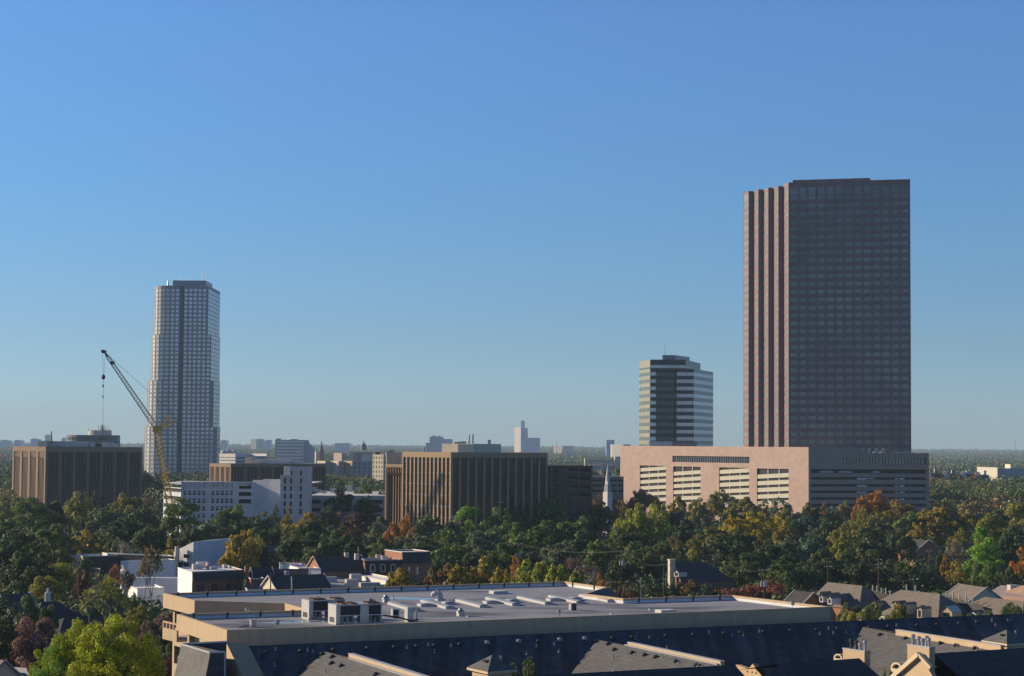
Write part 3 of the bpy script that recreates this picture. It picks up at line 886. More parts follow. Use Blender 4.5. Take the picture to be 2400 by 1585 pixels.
def low_deck():
    k = 3.958; Y0 = 815; X = lambda x: 480 + x / k; z = lambda y: wallz(1000 + y / k, 830, Y0)
    A, B = xy(X(960), Y0), xy(X(1820), Y0 + 10)
    root = thing('parking_deck', 'low open parking deck with pale roof between the white stair tower and brown block', 'parking deck', (A.x, A.y, 0))
    w = MB(); L = (B - A).length
    q = facade(w, A, B, 0, z(657), [(1 + i * L / 6, z(720) + j * -3.4, (i + 1) * L / 6 - 1, z(684) + j * -3.4) for i in range(6) for j in range(2)], 3)
    panes(root, q, 'garage_dark', 'deck_opening')
    facade(w, B, B + V((0, 40)), 0, z(657), []); facade(w, A + V((0, 40)), A, 0, z(657), [])
    w.build('wall', 'pale_wall', root)
    r = MB(); zr = z(640)
    r.box((A.x, A.y + .3, z(657)), (B.x - A.x, B.y - A.y, 0), (0, 75, 0), (0, 0, .6)); r.build('roof', 'flat_roof_white', root)
    for x, y, h in ((1015, 588, 1.6), (1050, 598, 1), (1190, 598, 1.6), (1345, 590, 2.4), (1420, 590, 1.6), (1100, 604, .8)):
        b = MB(); p = onz(X(x), 1000 + (y + 14) / k, z(657) + .6)
        b.cbox(p, 2.2, 2.2, h); b.cbox(p + V((0, 0, h)), 2.6, 2.6, .3); b.build('rooftop_unit', 'white_metal', root)


low_deck()


# ------------------------------------------------------------------ brown block in the centre
def centre_brown():
    k = 3.958; Y0 = 690; X = lambda x: 850 + x / k; z = lambda y: wallz(960 + y / k, 1057, Y0)
    C = xy(X(820), Y0); L = xy(X(368), 712); Rp = xy(X(1716), 720)
    zt = z(396); zo = z(447)
    LL, LR = (C - L).length, (Rp - C).length
    hl = [(LL * (i + .28) / 12.3, .5, LL * (i + 1.0) / 12.35, zo) for i in range(12)]
    hr = [(LR * (i + .24) / 12.2, .5, LR * (i + 1.0) / 12.2, zo) for i in range(12)]
    root, qa, qb, K = corner_block(L, C, Rp, 0, zt, 'office_block', 'tan office block of slim vertical piers and dark glass near the white steeple', 'office block', 'tan_concrete', 'flat_roof_grey', hl, hr, .4)
    for q in qa + qb:
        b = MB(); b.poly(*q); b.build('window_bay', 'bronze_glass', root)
    for h in hl:
        for i in range(7): sp = MB(); bands(sp, L, C, h[0] + .5, h[2], z(495) - i * 4.0, z(478) - i * 4.0, -.33); sp.build('spandrel', 'grey_spandrel', root)
    # penthouse
    a, b, c = xy(X(735), Y0 + 22), xy(X(1033), Y0 + 14), xy(X(1285), Y0 + 28)
    zp = wallz(960 + 318 / k, 1100, Y0 + 18)
    ph = MB(); ph.prism([a, b, c, a + c - b], zt - .7, zp); ph.build('penthouse', 'cream_wall', root)
    st = MB(); s0, s1 = xy(X(885), Y0 + 13), xy(X(1033), Y0 + 11.5)
    st.prism([s0, s1, s1 + V((1, 2)), s0 + V((0, 3))], zt - .7, zp - .2); st.build('stair_penthouse', 'cream_panel', root)
    for x, y, h, w_ in ((988, 318, 3.2, .35), (1022, 318, 3.6, .35), (1172, 322, 1.6, .8), (900, 318, .8, 1.5), (935, 318, .9, 1.2), (865, 318, .7, 1.0), (575, 392, 1.5, .6)):
        t = at(X(x), 960 + y / k, Y0 + 24); m = MB(); m.tube(t - V((0, 0, .6)), t + V((0, 0, h)), w_, w_ * .9, 6); m.build('rooftop_flue', 'steel' if w_ > .4 else 'white_metal', root)
    # lower wing with flared fins
    A, B = xy(X(212), 722), xy(X(372), 716)
    zw = wallz(960 + 506 / k, 920, 720); zw1 = wallz(960 + 536 / k, 920, 720)
    wg = MB(); LW = (B - A).length
    q = facade(wg, A, B, 0, zw, [(.5, .5, LW - .2, zw1)], 1.4)
    facade(wg, A + V((3, 16)), A, 0, zw, [])
    wg.poly(*[V((p[0], p[1], zw - .3)) for p in (A, B, B + V((0, 20)), A + V((3, 20)))])
    w = wg.build('low_wing', 'tan_concrete', root)
    g = MB(); g.poly(*q[0]); g.build('wing_glass', 'dark_brown', w)
    u = (B - A).normalized(); nn = V((u.y, -u.x)); fl = MB()
    zm0, zm1 = wallz(960 + 585 / k, 920, 720), wallz(960 + 622 / k, 920, 720)
    for i in range(6):
        t = .6 + (LW - .8) * (i + .35) / 6
        for (za, da, zb, db) in ((zw1, -.1, zm0, -.1), (zm0, -.1, zm1, -1.0), (zm1, -1.0, .5, -1.0)):
            p = A + u * (t + (-.1 - da) * .8); p2 = A + u * (t + (-.1 - db) * .8)
            P = lambda c_, d_, z_, e: V((c_.x + u.x * e + nn.x * d_, c_.y + u.y * e + nn.y * d_, z_))
            fl.poly(P(p2, db, zb, 0), P(p2, db, zb, .28), P(p, da, za, .28), P(p, da, za, 0))
            fl.poly(P(p2, db - .5, zb, 0), P(p2, db, zb, 0), P(p, da, za, 0), P(p, da - .5, za, 0))
    fl.build('flared_fin_row', 'tan_concrete', w)
    for i in range(6):
        m = MB(); t = at(X(232 + i * 24), 960 + 500 / k, 728); m.tube(t, t + V((0, 0, 4.2)), .5, .8, 6); m.build('rooftop_flue', 'pale_wall', root)


centre_brown()


def brown_garage():
    k = 3.958; Y0 = 735; X = lambda x: 850 + x / k; z = lambda y: wallz(960 + y / k, 1340, Y0)
    A, B = xy(X(1700), Y0), xy(X(2134), Y0 + 8)
    root = thing('parking_garage', 'dark brown parking garage with slanted openings behind the tan block and steeple', 'parking garage', (A.x, A.y, 0))
    w = MB(); L = (B - A).length; s = L / 434
    zt = z(521); holes = []
    for y in (550, 628, 705, 782):
        holes += [(6 * s, z(y + 34), 100 * s, z(y)), (215 * s, z(y + 42), 425 * s, z(y))]
    q = facade(w, A, B, 0, zt, holes, 1.2); panes(root, q, 'garage_dark', 'opening')
    for i, h in enumerate(holes): rb = MB(); bands(rb, A, B, h[0], h[2], h[1] + .1, h[1] + 1.0, -.5, (-.5 if i % 2 else .3)); rb.build('ramp_rail', 'brown_fin', root)
    facade(w, B, B + V((0, 40)), 0, zt, []); w.build('wall', 'dark_brown', root)
    r = MB(); r.poly(*[V((p[0], p[1], zt - .5)) for p in (A, B, B + V((0, 40)), A + V((0, 40)))])
    r.build('roof', 'flat_roof_white', root)
    p = MB(); fins(p, A, B, [50 * s, 180 * s, 300 * s, 420 * s], .5, 0, zt + .2, .12); p.build('downpipe_row', 'brown_fin', root)


brown_garage()


def beige_deck():
    k = 3.7325; Y0 = 930; X = lambda x: 1400 + x / k; z = lambda y: wallz(780 + y / k, 1420, Y0)
    A, B = xy(1386, Y0), xy(1462, Y0 + 4)
    root = thing('parking_deck', 'beige open parking deck seen behind the white steeple', 'parking deck', (A.x, A.y, 0))
    w = MB(); L = (B - A).length
    q = facade(w, A, B, 0, z(1258), [(0, z(1300), L, z(1286)), (0, z(1345), L, z(1330)), (0, z(1392), L, z(1376))], 2)
    panes(root, q, 'garage_dark', 'deck_opening')
    facade(w, B, B + V((0, 30)), 0, z(1258), []); w.build('wall', 'brown_concrete', root)
    r = MB(); r.poly(*[V((p[0], p[1], z(1258) - .3)) for p in (A, B, B + V((0, 30)), A + V((0, 30)))]); r.build('roof', 'flat_roof_grey', root)
    c = MB(); fins(c, A, B, [L * .35, L * .8], .6, 0, z(1260), .1); c.build('column_pair', 'brown_concrete', root)
    # white board on the deck
    s = thing('sign_board', 'small blank white board standing on the beige parking deck', 'sign', at(X(145), 780 + 1258 / k, Y0 + 5))
    p0, p1 = at(X(126), 780 + 1254 / k, Y0 + 5), at(X(165), 780 + 1234 / k, Y0 + 5)
    b = MB(); b.box(p0, (p1.x - p0.x, 0, 0), (0, .3, 0), (0, 0, p1.z - p0.z)); b.build('board', 'white_paint', s)
    b = MB(); b.tube((p0.x + 1, p0.y + .15, p0.z - 1.5), (p0.x + 1, p0.y + .15, p0.z), .15); b.tube((p1.x - 1, p0.y + .15, p0.z - 1.5), (p1.x - 1, p0.y + .15, p0.z), .15); b.build('post_pair', 'steel', s)


beige_deck()


def steeple():
    k = 3.7325; Y0 = 800; X = lambda x: 1400 + x / k; z = lambda y: wallz(780 + y / k, 1424, Y0)
    c = xy(X(92), Y0); u = (xy(X(122), Y0).x - xy(X(62), Y0).x) / 2 * .78
    root = thing('church_steeple', 'slim white church steeple with pointed spire rising out of the trees', 'steeple', (c.x, Y0, 0))
    def stage(nm, r, z0, z1, m='white_paint'):
        b = MB(); b.cbox((c.x, Y0, z0), 2 * r, 2 * r, z1 - z0, R(40)); return b.build(nm, m, root)
    s = MB(); s.lathe((c.x, Y0, z(1298)), [(u * .86, 0), (u * .62, (z(1160) - z(1298)) * .33), (.12, z(1160) - z(1298)), (.05, z(1160) - z(1298) + .4)], 8); s.build('spire', 'white_paint', root)
    stage('belfry', u * .66, z(1345), z(1298))
    stage('tower', u * .92, z(1395), z(1345)); stage('tower_base', u * 1.25, 0, z(1395))
    b = MB()
    for sgn in (-1, 1):
        for d in (-.45, .45):
            ang = R(40); ux = V((math.cos(ang), math.sin(ang), 0)); uy = V((-ux.y, ux.x, 0))
            o = V((c.x, Y0, z(1392))) - uy * (u * .93) + ux * (d * u - .25)
            b.box(o, ux * .5, -uy * .03, V((0, 0, 3.2)))
            o = V((c.x, Y0, z(1392))) - ux * (u * .93) + uy * (d * u - .25)
            b.box(o, uy * .5, -ux * .03, V((0, 0, 3.2)))
        break
    b.build('louvre_set', 'grey_spandrel', root)


steeple()


# ------------------------------------------------------------------ far buildings
def slab(name, label, cat, x0, x1, ytop, Y, m, depth=30, rows=0, roomat=None, extra=(), tilt=0, group=None):
    """a far block: optional window bands and extra masses [(x0,x1,ytop,mat)]"""
    a, b = xy(x0, Y + tilt), xy(x1, Y); zt = wallz(ytop, (x0 + x1) / 2, Y)
    root = thing(name, label, cat, ((a.x + b.x) / 2, Y, 0), group)
    w = MB(); L = b.x - a.x
    hs = []
    if rows:
        h = (zt - 8) / rows
        hs = [(L * .02, zt - h * (i + .8), L * .98, zt - h * (i + .28)) for i in range(rows)]
    q = facade(w, a, b, 0, zt, hs, .6)
    facade(w, b, b + V((0, depth)), 0, zt, []); facade(w, a + V((0, depth)), a, 0, zt, [])
    w.poly(*[V((p[0], p[1], zt - .3)) for p in (a, b, b + V((0, depth)), a + V((0, depth)))])
    w.build('wall', m, root)
    if q: panes(root, q, 'far_grey' if m != 'far_grey' else 'pale_glass', 'window_band')
    for ex in extra:
        e0, e1, y1, mm = ex[:4]; dy = ex[4] if len(ex) > 4 else 2
        p, r = xy(e0, Y + dy), xy(e1, Y + dy); z1 = wallz(y1, (e0 + e1) / 2, Y)
        e = MB(); e.prism([p, r, r + V((0, depth * .7)), p + V((0, depth * .7))], 0, z1); e.build('block', mm, root)
    return root


S = lambda x: 560 + x / 5.9375
T = lambda y: 1000 + y / 5.9375
Y0 = 2700
st = slab('terraced_office_building', 'grey office building stepping down at one end with long window bands', 'office building', S(510), S(912), T(185), Y0, 'far_grey', 60, 8,
          extra=((S(912), S(945), T(222), 'far_grey'), (S(945), S(978), T(250), 'far_grey'), (S(978), S(1010), T(285), 'far_grey'), (S(503), S(510), T(188), 'far_pale', 0), (S(720), S(770), T(174), 'far_grey', 10), (S(515), S(535), T(165), 'far_grey', 10)))
sr = thing('church_spire', 'thin dark gothic church spire far behind the apartments', 'steeple', (xy(S(1148), 2300).x, 2300, 0))
b = MB(); c = xy(S(1148), 2300); zz = lambda y: wallz(T(y), S(1148), 2300)
b.lathe((c.x, 2300, 0), [(3.4, 0), (3.2, zz(340)), (2.0, zz(300)), (.2, zz(195))], 8); b.build('spire', 'far_dark', sr)
b = MB(); b.cbox((c.x - 4.5, 2298, 0), 5, 5, zz(350), .4); b.build('tower', 'far_pink', sr)
dm = thing('domed_church', 'brick church with a dark ribbed dome on the skyline', 'church', (xy(S(1718), 2350).x, 2350, 0))
c = xy(S(1718), 2350); zz = lambda y: wallz(T(y), S(1718), 2350)
b = MB(); rr = (xy(S(1762), 2350).x - xy(S(1675), 2350).x) / 2
b.lathe((c.x, 2370, 0), [(rr, zz(330)), (rr, zz(300)), (rr * .97, zz(275)), (rr * .8, zz(252)), (rr * .42, zz(238)), (rr * .25, zz(234)), (rr * .22, zz(218)), (.3, zz(205)), (.2, zz(185))], 16); b.build('dome', 'far_dark', dm)
b = MB(); p, q_ = xy(S(1535), 2355), xy(S(1860), 2355); b.prism([p, q_, q_ + V((0, 40)), p + V((0, 40))], 0, zz(352)); b.build('nave', 'far_brick', dm)
b = MB(); p, q_ = xy(S(1535), 2352), xy(S(1600), 2352); b.prism([p, q_, q_ + V((0, 8)), p + V((0, 8))], 0, zz(358)); b.build('porch', 'far_pale', dm)
b = MB(); p, q_ = xy(S(1615), 2348), xy(S(1635), 2348); b.prism([p, q_, q_ + V((0, 8)), p + V((0, 8))], 0, zz(365)); b.build('buttress', 'far_pink', dm)
slab('low_building', 'small pink flat topped building near the gothic spire', 'building', S(1320), S(1432), T(368), 2250, 'far_pink', 30, 0, tilt=12, extra=((S(1432), S(1480), T(372), 'far_pink'),))


def apartments():
    Y0 = 1700; root = thing('apartment_row', 'row of cream apartment blocks in sun and shade beyond the stair tower', 'apartment building', (xy(S(1400), Y0).x, Y0, 0))
    for x0, x1, y, m in ((1090, 1205, 478, 'cream_wall'), (1205, 1277, 486, 'far_grey'), (1277, 1388, 480, 'cream_wall'), (1388, 1458, 484, 'far_grey'), (1458, 1578, 478, 'peach_trim'), (1578, 1860, 480, 'far_grey')):  # grey blocks are shaded parts of the cream row, shade in their colour
        a, b_ = xy(S(x0), Y0 + (11 if m != 'far_grey' else 5)), xy(S(x1), Y0 + (0 if m != 'far_grey' else 5)); zt = wallz(T(y), S(x0), Y0); w = MB(); L = (b_ - a).length
        hs = [(L * (i + .3) / 4, zt - 3.4 * (j + 1), L * (i + .62) / 4, zt - 3.4 * (j + 1) + 1.8) for i in range(4) for j in range(6)]
        q = facade(w, a, b_, 0, zt, hs, .4); facade(w, b_, b_ + V((0, 20)), 0, zt, []); facade(w, a + V((0, 20)), a, 0, zt, [])
        w.poly(*[V((p[0], p[1], zt - .2)) for p in (a, b_, b_ + V((0, 20)), a + V((0, 20)))])
        blk = w.build('block', m, root)
        panes(blk, q, 'dark_glass')
    b = MB(); p = at(S(1775), T(470), Y0 + 10); b.cbox(p - V((0, 0, 4)), 8, 8, 9); b.build('stair_penthouse', 'white_paint', root)


apartments()


def midrise():
    Y0 = 1500; L, C, Rp = xy(S(1862), Y0 + 8), xy(S(2012), Y0), xy(S(2290), Y0 + 20)
    zt = wallz(T(390), S(1990), Y0)
    LL = (C - L).length; LR = (Rp - C).length
    h = lambda Lw, n: [(Lw * (i + .3) / n, zt - 3.6 * (j + 1), Lw * (i + .65) / n, zt - 3.6 * (j + 1) + 2.1) for i in range(n) for j in range(7)]
    root, qa, qb, K = corner_block(L, C, Rp, 0, zt, 'apartment_building', 'cream mid rise apartment building with pink upper storeys beside the tan block', 'apartment building', 'cream_wall', 'flat_roof_grey', h(LL, 4), h(LR, 6), .5)
    panes(root, qa + qb, 'dark_glass')
    for x0, x1, y, m in ((1862, 2000, 358, 'far_pink'), (1900, 1965, 335, 'far_pink'), (1995, 2140, 335, 'far_pink'), (2010, 2290, 405, 'far_brick'), (2100, 2135, 316, 'white_paint')):
        p, q_ = xy(S(x0), Y0 + 25), xy(S(x1), Y0 + 25); e = MB(); e.prism([p, q_, q_ + V((0, 25)), p + V((0, 25))], zt - 2, wallz(T(y), S(x0), Y0 + 25)); e.build('upper_block', m, root)


midrise()

U = lambda x: 940 + x / 4.398
W_ = lambda y: 960 + y / 4.398
# the far hazy towers
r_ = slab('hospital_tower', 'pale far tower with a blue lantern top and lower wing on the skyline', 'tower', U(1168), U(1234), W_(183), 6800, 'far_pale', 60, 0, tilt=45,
          extra=((U(1234), U(1306), W_(190), 'far_shaded_blue_glass', 4), (U(1306), U(1432), W_(292), 'far_shaded_blue_glass', 8), (U(1236), U(1247), W_(330), 'far_pale', 3)))
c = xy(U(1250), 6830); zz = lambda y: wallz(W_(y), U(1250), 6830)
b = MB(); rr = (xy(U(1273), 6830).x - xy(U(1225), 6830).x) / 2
b.lathe((c.x, 6830, 0), [(rr, zz(190)), (rr * .98, zz(130)), (rr * .7, zz(118)), (rr * .2, zz(114)), (.6, zz(104))], 10); b.build('lantern', 'far_shaded_blue_glass', r_)
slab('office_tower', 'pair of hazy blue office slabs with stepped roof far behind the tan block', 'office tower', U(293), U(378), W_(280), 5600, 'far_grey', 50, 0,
     extra=((U(378), U(436), W_(283), 'far_shaded_blue_glass', 6), (U(436), U(528), W_(305), 'far_shaded_blue_glass', 8), (U(320), U(358), W_(270), 'far_shaded_blue_glass', 10), (U(380), U(405), W_(270), 'far_shaded_blue_glass', 12), (U(255), U(293), W_(345), 'far_grey', 4)))
slab('office_tower', 'small hazy blue office tower with wider top floor near the pink garage', 'office tower', U(2117), U(2195), W_(325), 5200, 'far_shaded_blue_glass', 50, 0, extra=((U(2112), U(2199), W_(313), 'far_shaded_blue_glass', 30), (U(2118), U(2195), W_(313), 'far_shaded_blue_glass', -2)))
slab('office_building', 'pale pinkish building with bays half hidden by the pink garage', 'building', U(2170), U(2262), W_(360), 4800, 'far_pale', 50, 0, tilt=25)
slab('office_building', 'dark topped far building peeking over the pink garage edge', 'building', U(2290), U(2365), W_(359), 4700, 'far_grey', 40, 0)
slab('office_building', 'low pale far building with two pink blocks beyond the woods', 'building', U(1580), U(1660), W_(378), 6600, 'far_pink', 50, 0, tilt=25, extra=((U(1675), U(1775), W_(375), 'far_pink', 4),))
slab('office_building', 'hazy white and blue far slabs beside the stepped tower', 'building', S(165), S(240), T(172), 7800, 'far_pale', 60, 0, tilt=15, extra=((S(240), S(268), T(180), 'far_pale'), (S(268), S(330), T(172), 'far_grey'), (S(330), S(372), T(195), 'far_pale', -3), (S(372), S(445), T(185), 'far_shaded_blue_glass')))
slab('office_building', 'long low blue far building beyond the gothic spire', 'building', S(1332), S(1475), T(232), 7000, 'far_shaded_blue_glass', 60, 0, extra=((S(1475), S(1535), T(228), 'far_shaded_blue_glass'),))
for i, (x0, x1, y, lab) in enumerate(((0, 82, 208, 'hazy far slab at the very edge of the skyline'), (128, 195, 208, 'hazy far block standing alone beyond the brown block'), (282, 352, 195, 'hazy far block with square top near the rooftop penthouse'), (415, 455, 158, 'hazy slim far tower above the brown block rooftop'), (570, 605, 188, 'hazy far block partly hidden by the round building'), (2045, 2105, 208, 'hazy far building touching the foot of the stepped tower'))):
    slab('far_building', lab, 'building', x0 / 3.958, x1 / 3.958, 980 + y / 3.958, 7600, 'far_shaded_blue_glass', 50, 0, extra=((x0 / 3.958 + 3, x1 / 3.958 - 6, 980 + (y - 5) / 3.958, 'far_grey'),))
# modern low office behind the steeple
rt = slab('office_building', 'low dark glass office with white column frame beyond the steeple', 'office building', U(1918), U(2260), W_(520), 1600, 'far_grey', 40, 3)
for x0, x1, y0 in ((1895, 1922, 500), (2205, 2262, 485)):
    p, q_ = xy(U(x0), 1596), xy(U(x1), 1596); e = MB(); e.prism([p, q_, q_ + V((0, 12)), p + V((0, 12))], 0, wallz(W_(y0), U(x0), 1596)); e.build('stair_block', 'pale_wall', rt)
for y in (520, 548, 572):
    e = MB(); p, q_ = xy(U(1920), 1590), xy(U(2205), 1590); z_ = wallz(W_(y), U(2050), 1590); e.box((p.x, 1590, z_ - .9), (q_.x - p.x, 0, 0), (0, 1, 0), (0, 0, .9)); e.build('slab_edge', 'pale_wall', rt)
e = MB(); p = xy(U(2070), 1588); e.cbox((p.x, 1588, 0), 1.6, 1.6, wallz(W_(545), U(2070), 1588)); e.build('column', 'white_paint', rt)

# right edge: white-gabled rows and flat building
k6 = 5.8075
B6 = lambda x: 2000 + x / k6
C6 = lambda y: 1040 + y / k6
slab('flat_roofed_building', 'long cream flat roofed building in the far trees beside the brown tower', 'building', B6(1780), B6(1958), C6(325), 1900, 'cream_panel', 30, 0, tilt=40,
     extra=((B6(1958), B6(2330), C6(338), 'far_grey', 5), (B6(2135), B6(2190), C6(283), 'cream_wall', 10)))
gl = ['white gabled house peeking out beside the pink garage corner', 'brick gabled house with white trim among far dark roofs', 'small white gable among the far dark roofs', 'far white gabled house nearest the cream building']
for (x, y, w), lb in zip(((1050, 372, 26), (1278, 378, 34), (1515, 380, 30), (1715, 388, 26)), gl):
    Yh = 1750; c = at(B6(x), C6(y), Yh); hw = w / k6 * Yh / 4500
    root = thing('gabled_house', lb, 'house', (c.x, Yh, 0))
    b = MB(); zr = c.z; ze = zr - 5
    b.poly((c.x - hw, Yh, 0), (c.x + hw, Yh, 0), (c.x + hw, Yh, ze), (c.x, Yh, zr), (c.x - hw, Yh, ze))
    b.box((c.x - hw, Yh + .05, 0), (2 * hw, 0, 0), (0, 12, 0), (0, 0, ze)); b.build('wall', 'white_paint', root)
    b = MB(); e = hw + .8
    for s in (-1, 1):
        b.poly((c.x + s * e, Yh - .5, ze - .5), (c.x, Yh - .5, zr + .2), (c.x, Yh + 14, zr + .2), (c.x + s * e, Yh + 14, ze - .5))
        b.box((c.x + s * (e + 7), Yh + 4, ze - 2), (s * -7, 0, 0), (0, 10, 0), (0, 0, 4.5))
    b.build('roof', 'slate', root)
    for dx in (-9, 7):
        b = MB(); b.cbox((c.x + dx, Yh + 8, ze + 2.4), 2.2, 2.2, 4); b.build('chimney', 'white_paint', root)
mr = thing('radio_mast', 'thin far radio mast above the trees near the picture edge', 'mast', (xy(2380, 5000).x, 5000, 0))
b = MB(); t = at(B6(2205), C6(-40), 5000); b.tube((t.x, 5000, 0), t, 1.0, .5, 4); b.build('pole', 'steel', mr)
mr = thing('radio_mast', 'thin radio mast on the skyline beside the far lantern tower', 'mast', (xy(U(1604), 6000).x, 6000, 0))
b = MB(); t = at(U(1604), W_(280), 6000); b.tube((t.x, 6000, 0), t, 1.0, .5, 4); b.build('pole', 'steel', mr)
# ------------------------------------------------------------------ lattice crane
def lattice(mb, a, b, w0, w1, n, r):
    """square lattice boom between two points"""
    a, b = V(a), V(b); d = (b - a).normalized(); x = d.cross(V((0, 1, 0))).normalized(); y = d.cross(x)
    def ring(t):
        c = a.lerp(b, t); w = (w0 + (w1 - w0) * t) / 2
        return [c + x * (sx * w) + y * (sy * w) for sx, sy in ((-1, -1), (1, -1), (1, 1), (-1, 1))]
    prev = ring(0)
    for i in range(1, n + 1):
        cur = ring(i / n)
        for j in range(4):
            mb.tube(prev[j], cur[j], r, r, 4, False)
            k = (j + 1) % 4
            mb.tube(prev[j], cur[k] if i % 2 else cur[k], r * .6, r * .6, 3, False)
            mb.tube(cur[j], cur[k], r * .6, r * .6, 3, False)
        prev = cur


def crane():
    Y0 = 742
    hinge = at(367, 1004, Y0); tip = at(244, 824, Y0); foot = at(406, 1200, Y0)
    foot = V((foot.x + 1.5, Y0, 0)); k = 3.92
    root = thing('lattice_crane', 'tall yellow lattice crane with slim jib standing before the pale stepped tower', 'crane', (foot.x, Y0, 0))
    m = MB(); lattice(m, foot, hinge, 2.2, 1.9, 26, .17); m.build('mast', 'yellow_steel', root)
    j = MB(); lattice(j, hinge, hinge.lerp(tip, .93), 1.7, 1.1, 30, .12); jb = j.build('jib', 'grey_steel', root)
    h = MB(); e0 = hinge.lerp(tip, .93); h.tube(e0, tip, .55, .4, 6); h.cbox(tip - V((0, 0, .7)), 1.5, .8, 1.2); h.tube(tip - V((.6, .3, 0)), tip + V((-.6, .3, .2)), .6, .6, 8)
    h.build('jib_head', 'dark_metal', root); h = MB(); h.cbox(hinge.lerp(tip, .84) - V((0, 0, .3)), 1.5, 1.3, 1.2); h.build('jib_joint', 'dark_metal', root)
    s1 = at(403, 967, Y0 + 1); s2 = at(414, 987, Y0 + 1)
    for s in (s1, s2):
        b = MB(); lattice(b, hinge + V((.6, 0, -.4)), s, 1.0, .5, 8, .12); b.build('strut', 'yellow_steel', root)
    b = MB(); b.cbox(hinge - V((0, 0, 1.5)), 2.6, 2.2, 2.4); b.build('jib_hinge', 'yellow_steel', root)
    b = MB(); b.tube(tip, s1, .07, .07, 4); b.tube(s1, s2, .07, .07, 4); b.tube(s2, foot + V((4, 2, 3)), .09, .09, 4); b.build('pendant_line', 'cable', root)
    cx = at(950 / k, 820, Y0).x
    b = MB(); ball = at(950 / k, 620 + 1035 / k, Y0); low = at(945 / k, 1038, Y0)
    b.tube((cx - .3, Y0, tip.z), ball, .06, .06, 4); b.tube((cx + .9, Y0, tip.z), ball + V((.15, 0, 0)), .05, .05, 4); b.tube(ball, low, .06, .06, 4); b.build('hoist_line', 'cable', root)
    b = MB(); b.ball(ball, .75, 1.35); b.build('headache_ball', 'dark_metal', root); b = MB(); b.cbox(at(948 / k, 620 + 1128 / k, Y0), .5, .4, 1.0); b.build('hook_block', 'dark_metal', root); b = MB(); b.cbox(at(946 / k, 620 + 1225 / k, Y0), .35, .3, .9); b.build('shackle', 'dark_metal', root)
    b = MB(); b.cbox((foot.x + 2.5, Y0 + 1, 0), 8, 3.6, 1.4); b.cbox((foot.x + 3.5, Y0 + 1, 1.4), 9, 3.2, 2.4); b.build('crawler_base', 'yellow_steel', root)


crane()


